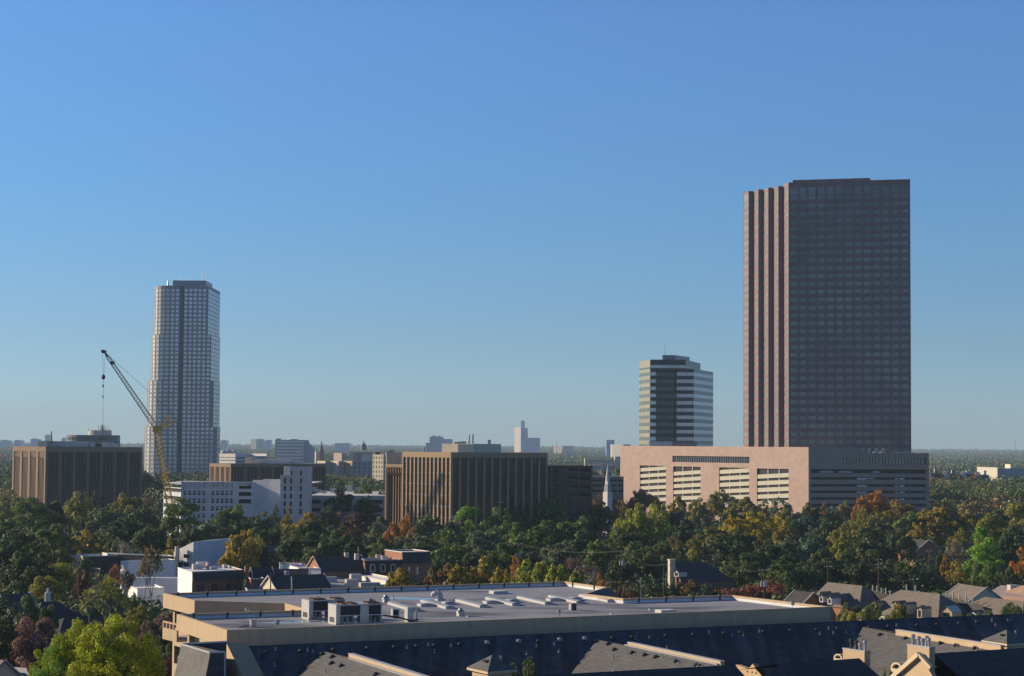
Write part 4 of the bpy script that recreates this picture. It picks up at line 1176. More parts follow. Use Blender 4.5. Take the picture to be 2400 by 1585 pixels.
# ------------------------------------------------------------------ flat roofed building in front
ZP, ZD = 21.0, 20.45
def flat_building():
    pix = dict(N1=(532, 1477), N2=(1947, 1422), P5=(1716, 1394.6), P4=(1462.6, 1402.6), P3=(1374, 1391.7), P2=(1425, 1376.3), P1=(1324, 1362.6),
               F1=(382.6, 1390.5), Q1=(456, 1407.4), Q2=(667, 1414.3), VV=(723.7, 1429.6), L1=(414.2, 1439.5))
    w = {k_: onz(a, b, ZP).xy for k_, (a, b) in pix.items()}
    order = ['N1', 'N2', 'P5', 'P4', 'P3', 'P2', 'P1', 'F1', 'Q1', 'Q2', 'VV', 'L1']
    pts = [w[k_] for k_ in order]
    c = w['N1']
    root = thing('flat_roofed_building', 'large low building with wide grey flat roof and beige edges in front of the trees', 'building', (c.x, c.y, 0))
    d = MB(); d.poly(*[V((p.x, p.y, ZD)) for p in pts]); d.build('roof_deck', 'membrane', root)
    # fascia outside, parapet inside
    n = len(pts); fa = MB(); par = MB(); fl = MB()
    ins = []
    for i in range(n):
        a, b, e = pts[i - 1], pts[i], pts[(i + 1) % n]
        u1 = (b - a).normalized(); u2 = (e - b).normalized()
        n1 = V((-u1.y, u1.x)); n2 = V((-u2.y, u2.x)); s = (n1 + n2); s = s / max(.3, s.dot(n1)) * .32
        ins.append(b + s)
    for i in range(n):
        j = (i + 1) % n
        a, b, ia, ib = pts[i], pts[j], ins[i], ins[j]
        P = lambda q, z: V((q.x, q.y, z))
        fa.poly(P(a, ZP - 1.62), P(b, ZP - 1.62), P(b, ZP), P(a, ZP))
        fa.poly(P(a, ZP), P(b, ZP), P(ib, ZP), P(ia, ZP))
        fa.poly(P(ib, ZP - .26), P(ia, ZP - .26), P(ia, ZP), P(ib, ZP))
        fl.poly(P(ib, ZD), P(ia, ZD), P(ia, ZP - .26), P(ib, ZP - .26))
    fa.poly(*[V((p.x, p.y, ZP - 1.62)) for p in reversed(pts)])
    fa.build('parapet', 'stucco', root); fl.build('flashing', 'flat_roof_white', root)
    # walls below, set back
    body = []
    for i in range(n):
        a, b, e = pts[i - 1], pts[i], pts[(i + 1) % n]
        u1 = (b - a).normalized(); u2 = (e - b).normalized(); n1 = V((-u1.y, u1.x)); n2 = V((-u2.y, u2.x)); s = n1 + n2
        body.append(b + s / max(.3, s.dot(n1)) * .9)
    bw = MB()
    for i in range(n):
        j = (i + 1) % n; a, b = body[i], body[j]
        Lw = (b - a).length; hs = []
        if Lw > 5 and order[i] in ('L1', 'F1', 'Q1', 'VV', 'P1', 'P4', 'P5'):
            hs = [(.6, z, Lw - .6, z + 2.0) for z in (17.2, 13.2, 9.2, 5.2)]
        q = facade(bw, a, b, 0, ZP - 1.62, hs, .4)
        for qq in q:
            g = MB(); g.poly(*qq); g.build('window_strip', 'dark_glass', root)
    # near left end wall has one big window under the fascia
    bw.build('wall', 'stucco', root)
    ew = MB()
    a_, b_ = w['L1'], w['N1']; u = (b_ - a_).normalized(); nn = V((u.y, -u.x)); Lw = (b_ - a_).length
    o = a_ + u * .15 - nn * .85
    # solid lower cheek of the end wall
    ck = MB(); o2 = a_ + u * (Lw * .48) - nn * .0
    ck.box((o2.x, o2.y, 0), (u.x * Lw * .51, u.y * Lw * .51, 0), (-nn.x * .85, -nn.y * .85, 0), (0, 0, ZP - 1.64)); ck.build('end_pier', 'stucco', root)
    lo = MB(); o3 = a_ + u * .3 - nn * .02
    lo.box((o3.x, o3.y, 0), (u.x * Lw * .47, u.y * Lw * .47, 0), (-nn.x * .8, -nn.y * .8, 0), (0, 0, 16.9)); lo.build('end_wall', 'stucco', root)
    # balcony
    z0, z1 = 17.7, 19.35
    p = onz(381.5, 1455, z1).xy; q_ = onz(413, 1462, z1).xy; uu = (q_ - p).normalized(); pn = V((-uu.y, uu.x))
    bl = MB(); bl.box((p.x, p.y, z0), (uu.x * 4, uu.y * 4, 0), (pn.x * .2, pn.y * .2, 0), (0, 0, .95)); bl.box((p.x, p.y, z1 - .16), (uu.x * 4, uu.y * 4, 0), (pn.x * .2, pn.y * .2, 0), (0, 0, .16))
    for t in (0, .95, 1.9, 2.85, 3.8): bl.box((p.x + uu.x * t, p.y + uu.y * t, z0 + .9), (uu.x * .2, uu.y * .2, 0), (pn.x * .18, pn.y * .18, 0), (0, 0, .6))
    bl.box((p.x, p.y, z0 - .25), (uu.x * 4, uu.y * 4, 0), (pn.x * 5, pn.y * 5, 0), (0, 0, .24)); bl.build('balcony', 'stucco', root)
    # brackets clamped over the far parapets
    def brackets(a, b, k_):
        a, b = w[a], w[b]; u = (b - a).normalized(); pn = V((-u.y, u.x)); L = (b - a).length
        for i in range(k_):
            q = a + u * (L * (i + .5) / k_); m = MB()
            m.box((q.x, q.y, ZP - .5), (u.x * .16, u.y * .16, 0), (pn.x * .42, pn.y * .42, 0), (0, 0, .58)); m.build('parapet_bracket', 'dark_metal', root)
    brackets('P1', 'F1', 15); brackets('VV', 'L1', 4); brackets('P5', 'P4', 4); brackets('P2', 'P1', 2)
    # shed roof below the courtyard notch
    nb = MB(); a, b = w['P3'], w['P2']; e = V((b.x + 2.5, b.y - .5))
    nb.poly((a.x, a.y, ZP - .02), (b.x, b.y, ZP - .02), (e.x + 4, e.y, ZP - 5), (a.x + 6.5, a.y, ZP - 5)); nb.build('sloping_roof', 'shingle_grey', root)
    # small round lamps along the near fascia
    a, b = w['N1'], w['N2']; u = (b - a).normalized(); nn = V((u.y, -u.x))
    for px, py in ((782, 1479), (1108, 1466), (1411, 1453.5), (1760, 1439)):
        t, z = onwall(px, py, a, b); q = a + u * t + nn * .16; m = MB(); m.ball((q.x, q.y, z), .14); m.tube((q.x - nn.x * .2, q.y - nn.y * .2, z), (q.x, q.y, z), .06); m.build('fascia_lamp', 'white_metal', root)
    return w


FB = flat_building()
UF = (FB['N2'] - FB['N1']).normalized(); US = (FB['N1'] - FB['L1']).normalized()   # along the front / along the side towards the viewer
AF = math.atan2(UF.y, UF.x)


def deck(px, py): return onz(px, py, ZD)


def chiller(px0, py0, length, dz, lab):
    """two-module rooftop chiller: sheet-metal ends, dark coils above open machinery, fans on top"""
    p = deck(px0, py0); dpt = 2.1; h = 1.95
    root = thing('rooftop_chiller', lab, 'air conditioner', p, 'chillers on the flat roof')
    u = V((UF.x, UF.y, 0)); s = V((-UF.y, UF.x, 0))
    b = MB(); b.box(p, u * .45, s * dpt, V((0, 0, h))); b.box(p + V((0, 0, 0)) + u * .0 + s * 0, u * length, s * .15, V((0, 0, .12)))
    b.box(p + u * (length - .12), u * .12, s * dpt, V((0, 0, h)))
    b.box(p + u * .45 + V((0, 0, .82)), u * (length - .5), s * dpt, V((0, 0, .1))); b.box(p + u * .4 + V((0, 0, h - .12)), u * (length - .45), s * dpt, V((0, 0, .12)))
    fr = b.build('cabinet', 'white_metal', root)
    b = MB(); b.box(p - s * .02 - u * .02 + s * .5 + V((0, 0, .2)), u * .1, s * 1.2, V((0, 0, .5))); b.build('access_opening', 'dark_metal', root)
    half = length * .56
    for a, e in ((.5, half - .2), (half + .75, length - .15)):
        b = MB(); b.box(p + u * a + s * .04 + V((0, 0, .95)), u * (e - a), s * (dpt - .08), V((0, 0, .87))); b.build('coil', 'coil', root)
        m = MB()
        for t in np.arange(a + .25, e - .2, .55): m.lathe(p + u * t + s * .4 + V((0, 0, .12)), [(.16, 0), (.18, .3), (.1, .42)], 8); m.cbox(p + u * (t + .2) + s * .9 + V((0, 0, .1)), .3, .5, .5, AF)
        m.box(p + u * a + s * (dpt - .5) + V((0, 0, .1)), u * (e - a), s * .4, V((0, 0, .7))); m.build('compressor_set', 'steel', root)
        nf = max(2, int((e - a) / .9))
        for i in range(nf):
            for q in (.55, 1.5):
                c = p + u * (a + (e - a) * (i + .5) / nf) + s * q + V((0, 0, h)); m = MB(); m.lathe(c, [(.36, 0), (.38, .13), (.33, .14), (.32, .04)], 12); m.build('fan', 'rust_metal', root)
    b = MB(); b.box(p + u * (half - .18) - s * .02, u * .9, s * .8, V((0, 0, h - .05))); b.build('control_panel', 'steel', root)


chiller(724, 1453.5, 3.9, 0, 'rooftop chiller with one dark coil face standing behind its twin')
chiller(787.5, 1465.3, 4.85, 0, 'frontmost rooftop chiller with two dark coil faces near the roof edge')


def sky_strip(px, py, length, wid, lab, root0=None):
    p = deck(px, py); u = V((.33, -.944, 0)); s = V((.944, .33, 0))
    root = thing('skylight', lab, 'skylight', p, 'skylights on the flat roof')
    b = MB(); b.box(p, u * length, s * wid, V((0, 0, .26))); b.build('curb', 'white_metal', root)
    b = MB(); o = p + V((0, 0, .26)); n = int(length / 1.2)
    for i in range(n):
        a = o + u * (length * i / n + .06); e = u * (length / n - .1)
        for k in range(4):
            t0, t1 = k / 4, (k + 1) / 4; z = lambda t: .09 * math.sin(math.pi * t)
            b.poly(a + s * (wid * t0) + V((0, 0, z(t0))), a + e + s * (wid * t0) + V((0, 0, z(t0))), a + e + s * (wid * t1) + V((0, 0, z(t1))), a + s * (wid * t1) + V((0, 0, z(t1))))
    b.build('dome', 'skylight', root)


for i, (px, py, ln, wd) in enumerate(((908, 1416.5, 9.6, 1.0), (985, 1411.5, 9.6, 1.0), (1062, 1408.5, 9.6, 1.0), (1137, 1405, 9.4, 1.0), (1211, 1402.7, 9.4, 1.0), (1284, 1400.5, 9.2, 1.0), (1356, 1398, 9.0, 1.0))):
    o_ = ('first', 'second', 'third', 'fourth', 'fifth', 'sixth', 'seventh')[i]
    sky_strip(px, py, ln, wd, f'{o_} long white domed skylight in the row, counted from the chillers')
for i, (px, py) in enumerate(((977, 1420), (1131, 1413.5), (1279, 1407.5), (1034, 1415.5), (1184, 1410), (1330, 1405.5))):
    o_ = ('first', 'third', 'fifth', 'second', 'fourth', 'sixth')[i]
    sky_strip(px, py, 1.5, 1.6 if i < 3 else 1.2, f'{o_} short square skylight set between the long skylights, counted from the chillers')


def roof_item(name, label, cat, px, py, build, group=None):
    p = deck(px, py); root = thing(name, label, cat, p, group); build(root, p); return root


def g_gooseneck(r, p):
    b = MB(); pts = [p + V((.55, 0, 0)), p + V((.55, 0, .5)), p + V((.42, 0, .78)), p + V((.1, 0, .86)), p + V((-.22, 0, .72)), p + V((-.34, 0, .42))]
    for a, e in zip(pts[:-1], pts[1:]): b.tube(a, e, .3, .3, 10)
    for q in pts[1:-1]: b.ball(q, .3)
    b.build('duct', 'white_metal', r, smooth=True); b = MB(); b.cbox(p + V((.5, 0, 0)), 1.0, .9, .18, AF); b.build('curb', 'metal_trim', r)


def g_mushroom(r, p):
    b = MB(); b.cbox(p, .62, .62, .32, AF); b.build('curb', 'white_metal', r)
    b = MB(); b.lathe(p + V((0, 0, .32)), [(.3, 0), (.46, .06), (.44, .16), (.25, .34), (.22, .44), (.05, .5)], 12); b.build('hood', 'metal_trim', r)


def g_hood(r, p):
    b = MB(); b.cbox(p, 1.1, .9, .22, AF); b.build('curb', 'white_metal', r); b = MB(); b.lathe(p + V((0, 0, .22)), [(.8, 0), (.8, .1), (.12, .42)], 4); b.build('cap', 'metal_trim', r)


def g_louvre(r, p):
    b = MB(); b.cbox(p, .62, .8, 1.45, AF); b.build('cabinet', 'white_metal', r)
    b = MB(); b.cbox(p + V((.75, .3, 0)), .18, .18, 1.35, AF); b.cbox(p + V((.5, .25, 1.3)), 1.0, .6, .1, AF); b.build('stand', 'steel', r)
    b = MB()
    for z in np.arange(.2, 1.3, .16): b.box(p + V((.33, -.3, z)), (.03, 0, 0), (0, .6, 0), (0, 0, .08))
    b.build('louvre', 'grey_spandrel', r)
    b = MB(); b.path([p + V((.9, .2, .15)), p + V((.2, -.5, .12)), p + V((-1.2, -.4, .5)), p + V((-1.6, -.3, .5)), p + V((-2.6, .0, .6))], .09); b.build('pipe', 'dark_metal', r)


def g_fanbox(r, p):
    b = MB(); b.cbox(p + V((0, 0, .25)), .75, .55, .7, AF); b.build('cabinet', 'metal_trim', r)
    b = MB(); b.cbox(p + V((.1, -.28, .33)), .5, .06, .52, AF); b.build('fan_face', 'coil', r); b = MB(); b.cbox(p, .6, .4, .25, AF); b.build('stand', 'dark_metal', r)


def g_darkbox(r, p):
    b = MB(); b.cbox(p, .55, .55, .72, AF); b.build('cabinet', 'dark_metal', r); b = MB(); b.cbox(p + V((0, 0, .72)), .6, .6, .05, AF); b.build('lid', 'steel', r)
    b = MB(); b.cbox(p + V((-.32, 0, .05)), .06, .5, .6, AF); b.build('side_grille', 'metal_trim', r)


def g_flood(r, p):
    b = MB(); b.tube(p, p + V((0, 0, .32)), .05); b.build('post', 'steel', r)
    b = MB(); b.lathe(p + V((-.05, 0, .27)), [(.12, 0), (.22, .12), (.24, .3), (.12, .42)], 10); b.build('lamp_housing', 'metal_trim', r)


def g_vent(r, p):
    b = MB(); b.cbox(p, .5, .45, .6, AF); b.cbox(p + V((0, 0, .6)), .6, .55, .12, AF); b.build('cabinet', 'steel', r)
    b = MB(); b.path([p + V((-.3, -.1, .15)), p + V((-.9, -.3, .12)), p + V((-1.4, -.1, .05))], .1); b.build('pipe', 'metal_trim', r)


def g_flat(r, p):
    b = MB(); b.cbox(p, 1.9, 1.3, .28, AF); b.build('curb', 'white_metal', r); b = MB(); b.cbox(p + V((0, 0, .28)), 1.8, 1.2, .06, AF); b.build('lid', 'flat_roof_white', r)


def g_pipe(r, p):
    b = MB(); b.tube(p, p + V((0, 0, .42)), .07); b.build('pipe', 'metal_trim', r); b = MB(); b.lathe(p, [(.2, 0), (.08, .12)], 8); b.build('boot', 'flat_roof_white', r)


roof_item('gooseneck_vent', 'big white gooseneck duct standing alone behind the skylights', 'roof vent', 1021, 1407.5, g_gooseneck)
roof_item('exhaust_fan', 'mushroom exhaust fan between the gooseneck and the chillers', 'roof vent', 904, 1411.5, g_mushroom)
roof_item('exhaust_fan', 'mushroom exhaust fan in front of the skylights on open roof', 'roof vent', 1079, 1444, g_mushroom)
roof_item('roof_hood', 'low pyramid hood just behind the chillers', 'roof vent', 866, 1416, g_hood)
roof_item('louvred_cabinet', 'tall white louvred cabinet with pipes beside the chillers', 'roof unit', 958, 1457, g_louvre)
roof_item('fan_box', 'small boxed fan on the pipes between chillers and louvred cabinet', 'roof unit', 926, 1449, g_fanbox)
roof_item('control_box', 'small dark upright box near the last skylights', 'roof unit', 1343, 1430.5, g_darkbox)
roof_item('floodlight', 'small round floodlight on the near roof edge below the dark box', 'lamp', 1311, 1445, g_flood)
roof_item('floodlight', 'small floodlight on the near roof edge below the first chiller side', 'lamp', 651, 1470, g_flood)
roof_item('floodlight', 'floodlight at the far corner of the flat roof by the townhouses', 'lamp', 1858, 1424, g_flood)
roof_item('floodlight', 'floodlight standing before the shaded inner parapet', 'lamp', 580, 1441, g_flood)
roof_item('vent_box', 'grey box vent with a bent pipe near the beige end wall', 'roof vent', 593, 1470, g_vent)
roof_item('roof_hatch', 'flat white roof hatch near the front edge', 'roof hatch', 1560, 1436.5, g_flat)
roof_item('roof_hatch', 'flat white roof hatch behind the gooseneck duct', 'roof hatch', 1168, 1391.5, g_flat)
for i, (px, py, lb) in enumerate(((1153, 1389, 'thin white vent pipe behind the skylight row near a hatch'), (1096, 1446, 'thin white vent pipe beside the front mushroom fan'), (922, 1404, 'thin white vent pipe behind the mushroom fan'), (546, 1448, 'thin white vent pipe near the beige corner parapet'), (1619, 1408.5, 'thin white vent pipe under the shaded far parapet'), (1433, 1440, 'thin white vent pipe among the front puddles'), (1523, 1430, 'thin white vent pipe beside the white front hatch'))):
    roof_item('vent_pipe', lb, 'vent pipe', px, py, g_pipe, 'vent pipes on the flat roof')


# ------------------------------------------------------------------ slate roofed building at the bottom
ZR = 20.0; TAN = .42
R0 = onz(579, 1516, ZR).xy; R1 = onz(2400, 1439.5, ZR).xy
UR = (R1 - R0).normalized(); R1 = R1 + UR * 12
DN = V((UR.y, -UR.x))                       # down-slope, towards the viewer
NM = V((DN.x * TAN, DN.y * TAN, 1)).normalized()
SW = (V((-.447, 1)).normalized())           # wing ridges run along -SW, towards the viewer
WL = V((SW.y * -1, SW.x)).normalized()      # to the left of a wing ridge
if WL.x > 0: WL = -WL


def on_main(px, py): return onplane(px, py, V((R0.x, R0.y, ZR)), NM)


root_s = thing('slate_roofed_building', 'dark slate roofed apartment building with cream trimmed wings filling the bottom edge', 'apartment building', (R0.x, R0.y, 0))


def P3(q, z): return V((q[0], q[1], z))


def slate_main():
    S_ = 17.0
    b = MB(); b.poly(P3(R0, ZR), P3(R0 + DN * S_, ZR - S_ * TAN), P3(R1 + DN * S_, ZR - S_ * TAN), P3(R1, ZR)); b.build('main_roof', 'slate_streaked', root_s)
    b = MB(); back = -DN * 2.2
    b.poly(P3(R1, ZR), P3(R1 + back, ZR - 1.8), P3(R0 + back, ZR - 1.8), P3(R0, ZR)); b.build('rear_roof', 'slate', root_s)
    b = MB(); b.tube(P3(R0, ZR), P3(R1, ZR), .07, .07, 5); b.build('ridge_cap', 'slate', root_s)
    b = MB(); e = R0 + DN * S_; f_ = R1 + DN * S_
    b.prism([R0 + back + UR * .5, e + UR * .5, f_, R1 + back], 0, ZR - S_ * TAN - .3); b.build('wall', 'stucco', root_s)
    # thick lit gable parapet at the left end
    pw = MB(); t = .95
    g0 = R0 - UR * 1.9; S2 = 9.0
    P = lambda q, z: P3(q, z)
    up = .35
    pw.poly(P(g0, ZR + up), P(R0, ZR + up), P(R0 + DN * S2, ZR + up - S2 * TAN * 1.25), P(g0 + DN * S2, ZR + up - S2 * TAN * 1.25))
    pw.poly(P(g0, 6), P(g0 + DN * S2, 6), P(g0 + DN * S2, ZR + up - S2 * TAN * 1.25), P(g0, ZR + up))
    pw.poly(P(R0, 6), P(R0, ZR + up), P(R0 + DN * S2, ZR + up - S2 * TAN * 1.25), P(R0 + DN * S2, 6))
    pw.poly(P(g0, 6), P(g0, ZR + up), P(R0, ZR + up), P(R0, 6))
    pw.build('gable_parapet', 'peach_trim', root_s)
    # roof section left of it
    a = onz(425, 1510, ZR).xy; c = onz(531, 1505, ZR).xy; u = (c - a).normalized(); dn = V((u.y, -u.x))
    b = MB(); b.poly(P(a, ZR), P(a + dn * 14, ZR - 14 * .7), P(c + dn * 14, ZR - 14 * .7), P(c, ZR)); b.build('end_roof', 'slate', root_s)
    b = MB(); b.tube(P(a, ZR + .04), P(c, ZR + .04), .1, .1, 4); b.build('eave_trim', 'metal_trim', root_s)
    # steep shingled bay
    A = onz(425, 1510, ZR + .02).xy; B = onz(493, 1530, ZR + .02).xy; Cc = onz(527, 1528, ZR + .02).xy
    uu = (B - A).normalized(); out = V((uu.y, -uu.x)); u2 = (Cc - B).normalized(); o2 = V((u2.y, -u2.x))
    h = 8.0; k = .22
    lo = lambda q, f_: P3(q + out * (h * k) * f_[0] + o2 * (h * .05) * f_[1], ZR - h)
    b = MB(); b.poly(P(A, ZR), lo(A, (1, 0)), lo(B, (1, 1)), P(B, ZR)); lw = b.build('steep_roof', 'shingle_grey', root_s)  # paler slate on the sun side, sunlight put into the colour
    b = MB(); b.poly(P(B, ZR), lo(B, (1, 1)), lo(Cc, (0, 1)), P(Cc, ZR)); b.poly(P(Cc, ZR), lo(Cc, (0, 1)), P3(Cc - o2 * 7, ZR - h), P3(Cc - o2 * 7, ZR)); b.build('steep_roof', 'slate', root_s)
    b = MB(); b.tube(P(A, ZR + .03), P(B, ZR + .03), .11, .11, 4); b.tube(P(B, ZR + .03), P(Cc, ZR + .03), .11, .11, 4); b.tube(P(Cc, ZR + .02), lo(Cc, (0, 1)), .1, .1, 4); b.build('eave_trim', 'metal_trim', root_s)


slate_main()


def hood_proto():
    r = MB(); r.cbox((0, 0, -.05), .52, .52, .06); r.lathe((0, 0, .02), [(.2, 0), (.25, .04), (.25, .11), (.18, .19), (.05, .23)], 10)
    return r


def turtle(px, py, m='dark_metal', plane=None):
    p = on_main(px, py) if plane is None else plane(px, py)
    b = hood_proto(); b.v = [p + q for q in b.v]; b.build('roof_vent', m, root_s, smooth=False)


def stack_pipe(px, py, plane=None, h=.3, m='steel'):
    p = on_main(px, py) if plane is None else plane(px, py)
    b = MB(); b.tube(p - V((0, 0, .1)), p + V((0, 0, h)), .045, .045, 6); b.lathe(p - V((0, 0, .03)), [(.16, 0), (.14, .03), (.06, .1)], 8); b.build('vent_pipe', m, root_s)


def rid(px): return 1516 - (px - 579) * .04201
for px in (624, 705, 782, 862, 925, 977, 1018, 1078, 1263, 1436, 1482, 1561, 1625, 1697, 1736, 1790, 1853, 1914, 1963, 2037, 2082, 2150, 2197, 2248, 2290, 2328, 2372):
    turtle(px, rid(px) + 17)
for px in (1142, 1216, 1312, 1371): turtle(px, rid(px) + 15, 'metal_trim')
for px, py in ((646, 1524), (721, 1526), (733, 1530), (954, 1520), (1004, 1514), (1018, 1530), (1057, 1516), (1257, 1516), (1299, 1512), (1310, 1529), (1489, 1499), (1522, 1496), (1662, 1485), (1715, 1492), (1742, 1491), (1780, 1482), (1942, 1475), (1921, 1487), (1953, 1485), (1983, 1483), (1234, 1534), (1563, 1520), (2101, 1468), (2287, 1460), (2325, 1455), (2333, 1467), (2362, 1456), (644, 1561)):
    stack_pipe(px, py)


def wing(apx, apy, near_px, near_py, far_px, far_py, length, ts, holes=(), end=None):
    """wing roof running towards the viewer: sunlit slope on its left, trough with cream parapets along the ridge"""
    A = on_main(apx, apy); z = A.z; a = A.xy; d = -SW
    f_ = onz(far_px, far_py, z).xy
    if length is None: length = (onz(*end, z).xy - f_).length
    full = length + (f_ - a).dot(d)
    wn = MB(); lw = 12.0
    perp = WL
    ta = .42
    # left slope: from the ridge line down to the left
    P = lambda q, zz: P3(q, zz)
    top0, top1 = a, a + d * length
    # start on the valley with the main roof: where the wing plane meets the main slope
    def valley(s):
        q = a + perp * s; zz = z - ta * s
        # walk along d until height of main roof equals zz
        t = ((ZR - zz) / TAN - (q - R0).dot(DN)) / d.dot(DN); return P(q + d * t, zz)
    n = 8; row0 = [valley(lw * i / n) for i in range(n + 1)]; row1 = [P(a + perp * (lw * i / n) + d * full, z - ta * lw * i / n) for i in range(n + 1)]
    for i in range(n): wn.poly(row0[i], row0[i + 1], row1[i + 1], row1[i])
    wn.build('wing_roof', 'shingle_grey', root_s)  # lighter copy of the slate, its sunlit look put into the colour
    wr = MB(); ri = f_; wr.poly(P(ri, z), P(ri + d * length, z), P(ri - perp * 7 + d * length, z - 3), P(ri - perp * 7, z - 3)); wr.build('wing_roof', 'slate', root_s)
    # trough
    nr = onz(near_px, near_py, z - .05).xy
    off = (nr - a).dot(d)
    tr = MB(); e = f_ - a; tw = e.dot(-perp)
    q0 = a + d * off
    tr.poly(P(q0, z - .02), P(q0 - perp * tw, z - .02), P(q0 - perp * tw + d * length, z - 1.2), P(q0 + d * length, z - 1.2)); tr.poly(P(a, z), P(q0, z), P(q0 - perp * tw, z), P(f_, z))
    tr.build('trough', 'rust_metal', root_s)
    t1 = MB(); t1.box(P(q0, z - .3), P(d * length, 0), P(-perp * .16, 0), V((0, 0, .42))); t1.build('near_parapet', 'metal_trim', root_s)
    t2 = MB(); q1 = f_; t2.box(P(q1, z - 1.0), P(d * length, 0), P(-perp * .4, 0), V((0, 0, 1.28))); w2 = t2.build('far_parapet', 'peach_trim', root_s)
    c2 = MB(); c2.box(P(q1 + perp * .06, z + .28), P(d * length, 0), P(-perp * .52, 0), V((0, 0, .07))); c2.build('coping', 'white_metal', w2)
    pl = lambda px, py: onplane(px, py, P(a, z), V((perp.x * ta, perp.y * ta, 1)).normalized())
    for px, py in holes: turtle(px, py, 'dark_metal', pl)
    for px, py in ts: stack_pipe(px, py, pl, .35)
    return a, z, d, perp, pl


w1 = wing(761, 1527, 777, 1547, 817, 1540.5, 26, ((722, 1567), (763, 1576), (797, 1564)), ((755, 1535), (779, 1541), (777, 1556), (800, 1562), (881, 1582)))
w2 = wing(1399.5, 1499.5, 1433, 1515.5, 1471, 1513.5, None, ((1437, 1542), (1470, 1533), (1489, 1534), (1552, 1541), (1590, 1555), (1636, 1562)), ((1397, 1505), (1426, 1510.5), (1440, 1524), (1482, 1531), (1511, 1536.5), (1537, 1541), (1585, 1551), (1633, 1560)), (1716, 1558))
w3 = wing(2021, 1469.4, 2068, 1484, 2099, 1483.5, None, ((2020, 1500), (2080, 1493), (2111, 1499), (2201, 1510), (2243, 1519), (2290, 1524)), ((2062, 1489), (2122, 1497), (2165, 1502), (2204, 1509), (2240, 1514), (2285, 1520.5)), (2361, 1521))


def cross_roof(px0, py0, px1, py1, z, depth=14, m='slate', back=3.4):
    a, b_ = onz(px0, py0, z).xy, onz(px1, py1, z).xy; u = (b_ - a).normalized(); dn = V((u.y, -u.x)); b = MB()
    b.poly(P3(a, z), P3(a + dn * depth, z - depth * .5), P3(b_ + dn * depth, z - depth * .5), P3(b_, z))
    b.poly(P3(b_, z), P3(b_ - dn * 5, z - back), P3(a - dn * 5, z - back), P3(a, z))
    b.build('front_roof', m, root_s)
    return a, b_, u, dn


c1 = cross_roof(1286, 1581.5, 1722, 1558.5, w2[1] + .02)
c2 = cross_roof(1818, 1556.5, 2014, 1543, 19.6, back=1.0)
c3 = cross_roof(2187, 1531.5, 2420, 1517.5, w3[1] + .02)


def peach_gable(pts, z, thick, holes=()):
    """upright gable panel facing the sun side; pts are picture points on the plane"""
    base = onz(pts[0][0], pts[0][1], z); n2 = WL; n3 = V((n2.x, n2.y, 0))
    q = [onplane(x, y, base, n3) for x, y in pts]
    b = MB(); b.poly(*q); b.poly(*[p - n3 * thick for p in reversed(q)])
    for i in range(len(q)):
        j = (i + 1) % len(q); b.poly(q[j], q[i], q[i] - n3 * thick, q[j] - n3 * thick)
    o = b.build('gable_wall', 'peach_trim', root_s)
    for x, y in holes:
        p = onplane(x, y, base, n3); h = MB(); h.tube(p - n3 * .05, p + n3 * .02, .1, .1, 8); h.build('vent_hole', 'dark_metal', o)
    return o, q, n3


peach_gable([(1724, 1558), (1754, 1568.5), (1764, 1556), (1789, 1590), (1744, 1592)], 18.6, .5, ((1752, 1574), (1763, 1576), (1772, 1578)))
o, q, n3 = peach_gable([(2094, 1590), (2158, 1533.5), (2187, 1565), (2176, 1569), (2190, 1592)], 19.2, .4)
b = MB(); b.tube(q[0] + n3 * .15, q[1] + n3 * .15, .26, .26, 4); b.tube(q[1] + n3 * .15, q[2] + n3 * .15, .2, .2, 4); b.build('rake_trim', 'cream_trim', root_s)
o, q, n3 = peach_gable([(2138, 1592), (2167, 1568), (2186, 1590)], 18.9, .4)
b = MB(); b.tube(q[0] + n3 * .2, q[1] + n3 * .2, .2, .2, 4); b.tube(q[1] + n3 * .2, q[2] + n3 * .2, .16, .16, 4); b.build('rake_trim', 'cream_trim', root_s)
# small gable at the front cross roof
o, q, n3 = peach_gable([(1428, 1592), (1442, 1574), (1453, 1590)], 18.4, .3)
b = MB(); b.tube(q[0] + n3 * .1, q[1] + n3 * .1, .16, .16, 4); b.tube(q[1] + n3 * .1, q[2] + n3 * .1, .16, .16, 4); b.build('rake_trim', 'cream_trim', root_s)


def chimney(x0, xc, x1, ytl, ytr, zt, h, pots, skirt=0):
    a, c, d_ = onz(x0, ytl, zt).xy, onz(xc, ytr, zt).xy, onz(x1, ytr, zt).xy
    s = (c - a); t = (d_ - c); b = MB()
    b.prism([a, c, d_, a + t], zt - h, zt); ch = b.build('chimney', 'peach_trim', root_s)
    b = MB(); cen = (a + d_) / 2
    g = lambda q, e: cen + (q - cen) * e
    b.prism([g(a, 1.05), g(c, 1.05), g(d_, 1.05), g(a + t, 1.05)], zt, zt + .12); b.build('chimney_cap', 'metal_trim', ch)
    for i, f_ in enumerate(pots):
        p = a + s * f_ + t * (.5 if i % 2 else .35); b = MB(); r = .16 if i < 4 else .12; hh = .85 - .12 * (i % 3)
        b.lathe(P3(p, zt + .12), [(r * .8, 0), (r * .8, hh - .25), (r * 1.35, hh - .2), (r * 1.3, hh), (r * .5, hh + .05)], 10); b.build('flue_pot', 'metal_trim' if i > 1 or len(pots) > 4 else 'dark_metal', ch)


chimney(1975.5, 2026, 2040, 1521.5, 1528.5, 20.0, 1.25, (.3, .5, .72, .9))
chimney(2126.5, 2178, 2191, 1512.5, 1519.5, 20.6, 3.4, (.18, .4, .62, .76, .9))


